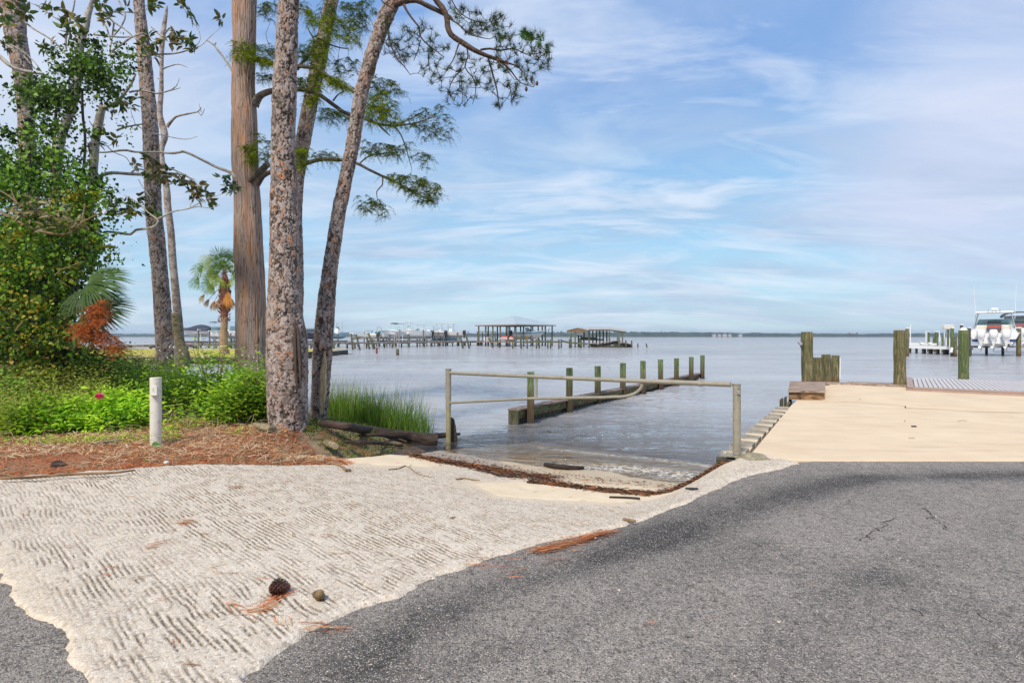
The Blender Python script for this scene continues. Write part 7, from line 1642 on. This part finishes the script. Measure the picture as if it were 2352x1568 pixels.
for i, (cp, ax, up) in enumerate((((524, 592), (.15, -.1, 1), (0, -1, -.1)), ((505, 594), (-.4, -.2, .9), (0, -1, 0)), ((541, 602), (.8, -.2, .6), (0, -1, .2)), ((484, 602), (-.8, -.2, .5), (-.2, -.8, .6)), ((528, 615), (.3, -.6, .1), (0, -.5, 1)), ((466, 618), (-1, -.3, .1), (-.2, -.9, .5)), ((550, 622), (1, -.1, -.1), (.1, -1, .3)), ((458, 645), (-1, -.2, -.25), (-.3, -.9, .3)), ((484, 653), (-.9, -.2, -.4), (0, -1, .2)), ((505, 612), (-.3, .8, .4), (0, .3, 1)), ((548, 645), (.9, -.3, -.5), (.2, -1, .1)), ((500, 628), (-.7, -.6, -.1), (0, -.7, .8)), ((512, 606), (-.3, -.4, .9), (0, -1, .3)), ((506, 622), (-.7, -.5, .5), (0, -1, .3)), ((526, 622), (.5, -.5, .6), (0, -1, .3)), ((516, 612), (.1, -.5, .9), (0, -1, .4)), ((498, 636), (-.9, -.4, -.1), (0, -1, .4)), ((532, 640), (.8, -.5, -.3), (0, -1, .4)), ((508, 640), (-.5, -.6, -.5), (0, -1, .2)), ((488, 628), (-.9, -.3, .3), (0, -1, .3)), ((530, 600), (.4, -.4, .8), (0, -1, .3)), ((496, 612), (-.9, -.4, .3), (0, -1, .5)), ((536, 622), (.8, -.5, .1), (0, -1, .5)), ((516, 618), (0, -.8, .5), (0, -.5, .9)))):
    palmfan(cp, ax, up, random.uniform(.9, 1.15), random.choice(GP), 22, 170, dr=.30)
palmfan((492, 660), (-.95, -.2, -.35), (0, -1, .4), .8, (.32, .36, .06)); palmfan((470, 676), (-.55, -.2, -.9), (-.2, -1, .2), .85, (.36, .27, .05), 14, 60, dr=.4)
for cp, ax, col, R_ in (((524, 668), (.10, -.3, -1), (.50, .22, .05), 1.5), ((516, 680), (-.1, -.3, -1), (.52, .36, .21), 1.25), ((531, 684), (.2, -.2, -1), (.46, .29, .15), 1.0), ((506, 684), (-.3, -.3, -1), (.50, .34, .21), 1.15), ((494, 690), (-.35, -.2, -1), (.32, .16, .07), .9), ((481, 686), (-.6, -.2, -1), (.38, .28, .18), .8)):
    palmfan(cp, ax, (.1, -1, .1), R_, col, 16, 46, 'dead_frond', (516, 655), .3, 'dry')

# ---------------------------------------------------------------- marina at the right
MG = 'tall pilings of the right hand marina'
def r7(x, y): return (2082.5+x*.1146, 704.4+y*.1146)
for i, (x, yt, yb, w, Y, lab, m_) in enumerate(((10, 440, 950, 60, 54, 'marina piling showing from behind the knotty piling', 'pile'), (437, 510, 740, 45, 70, 'short marina piling left of the two small ones', 'pile_green'), (595, 510, 740, 60, 68, 'short wider marina piling, second of the small ones', 'pile_green'), (825, 440, 800, 38, 60, 'dark piling left half of the close pair before the lift bed', 'pile_green'), (912, 435, 955, 62, 54, 'thick piling right half of the close pair', 'pile_green'), (980, 600, 960, 48, 53, 'low rough piling right of the close pair', 'pile'), (1100, 370, 940, 55, 56, 'dark piling half hidden by the green dock piling', 'deckdark'), (1250, 430, 975, 60, 54, 'dark piling at the white boat\'s left side', 'deckdark'), (2022, 370, 560, 62, 70, 'distant piling between the two large boats', 'pile'), (2243, 435, 990, 78, 54, 'yellow mossy piling at the white boat\'s right side', 'pile'), (720, 600, 760, 36, 66, 'small dark stub between the short marina pilings', 'pile_green'), (540, 610, 745, 30, 72, 'thin dark stub left of the second short piling', 'pile_green'))):
    piling('marina_piling', r7(x, yb), r7(x, yt), Y, w*.1146, lab, m_, MG, capped='white' if i in (0, 1, 2, 4, 6, 7, 9) else None, n=12)
WG = 'thin white guide poles of the boat lifts'
for i, (x, yt, yb, Y) in enumerate(((75, 365, 770, 55), (383, 500, 720, 69), (405, 480, 720, 70), (655, 480, 700, 66), (668, 560, 700, 66), (755, 520, 780, 58), (795, 360, 780, 57), (860, 450, 800, 57), (1035, 490, 760, 57), (1060, 480, 740, 57), (2308, 430, 760, 57))):
    b_, t_ = r7(x, yb), r7(x, yt); o = empty('guide_pole', P(*b_, Y), ['white pole right of the knotty piling', 'left pole at the first short piling', 'right pole at the first short piling', 'left thin pole behind the lift bed', 'right thin pole behind the lift bed', 'short pole left of the close pair', 'tall white pole at the close pair', 'pole between the close pair', 'left pole beside the green dock piling', 'right pole beside the green dock piling', 'pole at the picture\'s right edge'][i], 'pole', WG)
    MB().tube([P(*b_, Y), P(*t_, Y)], .042, 8).build('pole', M['white'], o)
lb = empty('lift_cradle', P(2136, 797, 55), 'empty white boat lift cradle with two tilted bunks', 'boat lift')
MB().beam(P(2088, 796, 54.5), P(2184, 799, 55.5), .25, .30).build('front_beam', M['white'], lb); MB().beam(P(2088, 789.5, 60), P(2150, 790.5, 60), .2, .22).build('rear_beam', M['white'], lb)
for a, b_ in (((2116, 788), (2122, 793)), ((2134, 788), (2143, 794))): MB().beam(P(*a, 56), P(*b_, 55.5), .35, .18).build('bunk', M['offwhite'], lb); MB().beam(P(b_[0]-3, b_[1]-1, 55.7), P(b_[0], b_[1]+5, 55.4), .06, .06).build('bunk_bracket', M['steel'], lb)
MB().box(P(2155, 756-14+704-704, 57) if 0 else P(2177, 751, 56.5), (1.0, .5, .45)).build('motor_box', M['offwhite'], lb, .05)
md = low_dock(V(46.3, 58.5, 0), V(62, 59.5, 0), 2.2, 'brown dock under and beside the white triple motor boat', .55); md['group'] = 'marina docks'
md = low_dock(V(45.6, 64, 0), V(45.2, 57, 0), 1.9, 'dock finger with fenders left of the green dock piling', .35, step=1.1); md['group'] = 'marina docks'
o = empty('hanging_fender', P(2186, 804, 53), 'white fender hanging low beside the close pair of pilings', 'fender'); MB().tube([P(2187, 797.5, 53), P(2186.6, 799, 53), P(2184.6, 809, 53), P(2184.6, 810, 53)], [.04, .11, .11, .03], 10).build('fender', M['white'], o)

# triple outboard boat seen from the stern
def sportboat(label, L, B, H, name='sport_boat', dark='hullnavy', radar=True, arch=False):
    o = empty(name, (0, 0, 0), label, 'boat', None); h, d, r_, st = hull_mesh(L, B, H, .8); h.build('hull', M['white'], o); d.build('deck', M['offwhite'], o)
    r_.build('rub_rail', M['white'], o)
    MB().box((-L/2-.02, 0, H*.50), (.05, B*.86, H*.16)).build('transom_stripe', M[dark], o)
    st.build('stripe', M[dark], o)
    MB().box((-L/2-.30, 0, H*.42), (.55, B*.62, H*.32)).build('motor_bracket', M['white'], o, .05)
    for sy in (-1, 1):
        mb = MB(); mb.hexa([(-L/2, sy*B*.46, H*.95), (-L/2+.9, sy*B*.48, H*.98), (-L/2+.9, sy*B*.30, H*.98), (-L/2, sy*B*.34, H*.95)], [(-L/2+.1, sy*B*.45, H*1.10), (0, sy*B*.47, H*1.35), (0, sy*B*.34, H*1.35), (-L/2+.1, sy*B*.36, H*1.08)]); mb.build('coaming', M['white'], o, .05)
    MB().box((.1, 0, H+.42), (1.1, B*.76, .82)).build('helm_bulkhead', M['offwhite'], o, .08)
    k = MB(); k.hexa([(.4, -B*.40, H+.75), (1.2, -B*.30, H+.78), (1.2, B*.30, H+.78), (.4, B*.40, H+.75)], [(.1, -B*.33, H+1.42), (.6, -B*.24, H+1.42), (.6, B*.24, H+1.42), (.1, B*.33, H+1.42)]); k.build('windshield', M['glass'], o)
    MB().box((-.75, .0, H+.55), (.35, B*.30, .72)).build('helm_seat', M['seat'], o, .12); MB().box((-.94, .0, H+.62), (.02, B*.29, .16)).build('seat_stripe', M['redorange'], o)
    MB().box((-.45, 0, H+1.0), (.2, B*.28, .42)).build('seat_back', M['black'], o, .08)
    tz = H+2.02
    if not arch:
        for sy in (-1, 1):
            for sx in (-1.15, -.75, .55): MB().tube([(sx-.1 if sx < 0 else sx, sy*B*.45, H*1.1), (sx*.9, sy*B*.34, tz)], .045, 8).build('top_post', M['steel'], o)
        MB().box((-.3, 0, tz+.09), (2.2, B*.80, .15), taper=.93).build('hard_top', M['white'], o, .05)
        for y in (-.45, -.15, .15, .45): MB().tube([(-1.42, y, tz-.02), (-1.5, y, tz+.30)], .028, 6).build('rod_holder', M['steel'], o)
        MB().tube([(-.2, 0, tz+.15), (-.2, 0, tz+.30)], .08, 10).build('radar_mount', M['steel'], o)
        k = MB(); k.lathe((-.2, 0, tz+.30), [(.28, 0), (.33, .05), (.33, .18), (.24, .24)], 18); k.build('radar_dome', M['white'], o)
        for y in (-B*.52, B*.50): MB().tube([(.2, y*.8, tz-.6), (0, y*.86, tz+2.9)], [.025, .012], 5).build('antenna', M['white'], o)
    else:
        k = MB(); n = 12
        for i in range(n+1):
            a = math.pi*(.06+.88*i/n); k.v += [(-.9, -B*.50*math.cos(a), H+1.1+1.15*math.sin(a)**.5), (1.5, -B*.50*math.cos(a), H+1.2+1.15*math.sin(a)**.5), (1.5, -B*.46*math.cos(a), H+1.1+1.13*math.sin(a)**.5), (-.9, -B*.46*math.cos(a), H+1.0+1.13*math.sin(a)**.5)]
        for i in range(n):
            for j in range(4): a = i*4; k.f.append((a+j, a+(j+1) % 4, a+4+(j+1) % 4, a+4+j))
        k.build('hardtop_arch', M['navy'], o); MB().box((.9, 0, H+1.35), (.08, B*.78, .95)).build('enclosure', M['white'], o, .03)
    for y in (-.92, 0, .92): outboard(o, -L/2-.75, y, H*.66, 1.26, 'white', 'white')
    return o
sb = sportboat('large white boat with three white outboards and a hard top, seen from behind', 9.0, 3.75, 1.45); c = P(2284, 797, 58); sb.location = (c.x, c.y, .42); sb.rotation_euler = (0, 0, R(50)); sb.rotation_euler = (0, 0, R(49))
s2_ = sportboat('second large white boat with a dark arched top, cut by the right edge', 9.0, 3.6, 1.6, arch=True); c = P(2342, 790, 68); s2_.location = (c.x, c.y, .6); s2_.rotation_euler = (0, 0, R(52))
for o in list(bpy.data.objects):
    if o.parent and o.name.split('.')[0] in ('twigs', 'needles', 'foliage', 'leaves', 'vine_leaves', 'vine_stems', 'hanging_vine_leaves', 'seed_tassels', 'dead_needles', 'dead_foliage', 'stems', 'scales', 'boot_fringe'): o['kind'] = 'stuff'
# ---------------------------------------------------------------- camera, light, sky
cam = bpy.data.cameras.new('camera'); cam.lens = FPX/2352*36; cam.sensor_width = 36; cam.shift_y = -12/2352
cam.clip_start = .05; cam.clip_end = 12000
co = bpy.data.objects.new('camera', cam); co.location = (0, 0, CAMZ); co.rotation_euler = (R(90), 0, 0); COL.objects.link(co); scene.camera = co
SUN_EL, SUN_AZ = 48, 205     # degrees, azimuth clockwise from +Y
sun = bpy.data.lights.new('sun', 'SUN'); sun.energy = 3.8; sun.angle = R(9); sun.color = (1, .89, .73)
so = bpy.data.objects.new('sun', sun); COL.objects.link(so); so.location = (10, -20, 40)
so.rotation_euler = (R(90-SUN_EL), 0, R(-SUN_AZ+180))
w = bpy.data.worlds.new('World'); scene.world = w; w.use_nodes = True; t = w.node_tree; N, Lk = t.nodes, t.links
bg = N['Background']; bg.inputs[1].default_value = .13
sky = N.new('ShaderNodeTexSky'); sky.sky_type = 'NISHITA'; sky.sun_disc = False; sky.sun_elevation = R(SUN_EL); sky.sun_rotation = R(SUN_AZ)
sky.air_density = 1.0; sky.dust_density = .6; sky.ozone_density = 1.5
def nd(typ, ins=None, **kw):
    n = N.new(typ)
    for k, v in kw.items(): setattr(n, k, v)
    for k, v in (ins or {}).items():
        if isinstance(v, bpy.types.NodeSocket): Lk.new(v, n.inputs[k])
        else: n.inputs[k].default_value = v
    return n
def mth(op, a, b=0.0, cl=False): return nd('ShaderNodeMath', {0: a, 1: b}, operation=op, use_clamp=cl).outputs[0]
def rmp(f, stops):
    n = nd('ShaderNodeValToRGB', {0: f}); r = n.color_ramp
    while len(r.elements) < len(stops): r.elements.new(.5)
    for e, (p, c) in zip(r.elements, stops): e.position = p; e.color = (c, c, c, 1) if not hasattr(c, '__len__') else (*c, 1)
    return n.outputs[0]
def mixc(f, a, b, mode='MIX'):
    n = nd('ShaderNodeMix', data_type='RGBA', blend_type=mode)
    for k, v in ((0, f), (6, a), (7, b)):
        if isinstance(v, bpy.types.NodeSocket): Lk.new(v, n.inputs[k])
        elif hasattr(v, '__len__'): n.inputs[k].default_value = (*v, 1)
        else: n.inputs[k].default_value = v
    return n.outputs[2]
tc = N.new('ShaderNodeTexCoord'); sx = nd('ShaderNodeSeparateXYZ', {0: tc.outputs['Generated']})
z = mth('MAXIMUM', sx.outputs[2], 0.0); zd = mth('ADD', z, .19)
u = mth('DIVIDE', sx.outputs[0], zd); v = mth('DIVIDE', sx.outputs[1], zd)
def cvec(su, sv, ou=0.0, ov=0.0, rot=0.0):
    cc = nd('ShaderNodeCombineXYZ', {0: u, 1: v})
    return nd('ShaderNodeMapping', {0: cc.outputs[0], 1: (ou, ov, 0), 2: (0, 0, R(rot)), 3: (su*1.45, sv*1.45, 1)}).outputs[0]
def nz(vec, sc, det, ro, di=0.0): return nd('ShaderNodeTexNoise', {'Vector': vec, 'Scale': sc, 'Detail': det, 'Roughness': ro, 'Distortion': di}).outputs[0]
K = 1/.13
# clear air between the clouds: Nishita, lifted by the thin milky veil the picture has
veil = rmp(z, [(0, (.56*K, .76*K, .86*K)), (.07, (.44*K, .71*K, .88*K)), (.22, (.32*K, .60*K, .88*K)), (.40, (.22*K, .42*K, .80*K)), (1, (.14*K, .30*K, .72*K))])
air = mixc(.80, sky.outputs[0], veil)
big = nz(cvec(.42, .62, 1.3, 2.2, 18), 1.0, 2, .5, .3)
band = nz(cvec(.5, 1.25, 3.1, .4, 10), 1.0, 7, .55, .5)
wisp = nz(cvec(.75, 1.5, 7.7, 3.0, 20), 1.3, 8, .62, 1.1)
lav = mth('MULTIPLY', rmp(mth('ADD', mth('MULTIPLY', band, .65), mth('MULTIPLY', big, .35)), [(.45, 0), (.60, 1)]), .78)
whi = mth('MULTIPLY', rmp(wisp, [(.48, 0), (.72, 1)]), rmp(big, [(.35, .3), (.62, .85)]))
lavc = rmp(z, [(0, (.48*K, .60*K, .74*K)), (.12, (.42*K, .53*K, .72*K)), (.45, (.48*K, .59*K, .79*K)), (1, (.55*K, .63*K, .80*K))])
col = mixc(lav, air, lavc); col = mixc(whi, col, (.76*K, .83*K, .95*K))
def blob(px, py, k):
    d = V((px-1176)/FPX, 1, (HZ-py)/FPX).normalized(); n = nd('ShaderNodeVectorMath', {0: nd('ShaderNodeVectorMath', {0: tc.outputs['Generated']}, operation='NORMALIZE').outputs[0], 1: tuple(d)}, operation='DOT_PRODUCT').outputs['Value']
    return mth('POWER', mth('MAXIMUM', n, 0.0), k)
clear = mth('MULTIPLY', mth('ADD', mth('ADD', blob(1560, 60, 22), mth('MULTIPLY', blob(1900, 190, 60), .9)), mth('MULTIPLY', blob(1250, 600, 90), .4)), .62, True)
col = mixc(clear, col, air)
soft = rmp(mth('ADD', mth('MULTIPLY', blob(2250, 340, 40), .55), mth('MULTIPLY', band, .55)), [(.42, 0), (.78, .85)])
col = mixc(soft, col, (.62*K, .68*K, .87*K))
streak = nz(cvec(.6, 1.6, 5.5, 1.0, -14), 1.3, 8, .6, .9)
low = rmp(z, [(.0, .35), (.10, 1), (.26, .9), (.42, .25)])
b2 = nz(cvec(.42, .95, 2.2, 6.4, 8), 1.0, 6, .55, .5)
col = mixc(mth('MULTIPLY', rmp(b2, [(.46, 0), (.62, .65)]), low), col, lavc)
b3 = nz(cvec(.6, 1.3, 9.2, 3.4, 12), 1.1, 7, .58, .8)
col = mixc(mth('MULTIPLY', rmp(b3, [(.54, 0), (.72, .6)]), low), col, (.72*K, .83*K, .93*K))
sk_ = mth('MULTIPLY', rmp(streak, [(.48, 0), (.66, .85)]), mth('ADD', mth('MULTIPLY', blob(1400, 330, 12), .75), .15), True)
col = mixc(sk_, col, (.78*K, .85*K, .96*K))
# left of the picture lies a broad bright sheet of cloud
sheet = rmp(mth('ADD', mth('MULTIPLY', sx.outputs[0], -1.0), mth('MULTIPLY', mth('SUBTRACT', big, .5), 1.2)), [(.15, 0), (.75, .75)])
col = mixc(mth('MULTIPLY', sheet, rmp(z, [(.12, 0), (.32, 1)])), col, (.74*K, .79*K, .90*K))
Lk.new(col, bg.inputs[0])
# the air over the lake
hv = bpy.data.materials.new('haze'); hv.use_nodes = True; hn = hv.node_tree.nodes; hn.remove(hn['Principled BSDF'])
pv_ = hn.new('ShaderNodeVolumePrincipled'); pv_.inputs['Color'].default_value = (.62, .78, 1, 1); pv_.inputs['Density'].default_value = .00026; pv_.inputs['Anisotropy'].default_value = .2
hv.node_tree.links.new(pv_.outputs[0], hn['Material Output'].inputs['Volume'])
hb = MB().box((0, 500, 9), (10500, 10500, 24)).build('haze', hv, None, origin=V(0, 0, 0), smooth=False); tag(hb, 'thin pale blue air over the lake', 'haze', kind='stuff')
scene.view_settings.view_transform = 'Standard'; scene.view_settings.look = 'None'
scene.view_settings.exposure = .1; scene.view_settings.gamma = 1
scene.render.engine = 'CYCLES'
scene.cycles.max_bounces = 6; scene.cycles.transparent_max_bounces = 12; scene.cycles.caustics_reflective = False; scene.cycles.caustics_refractive = False
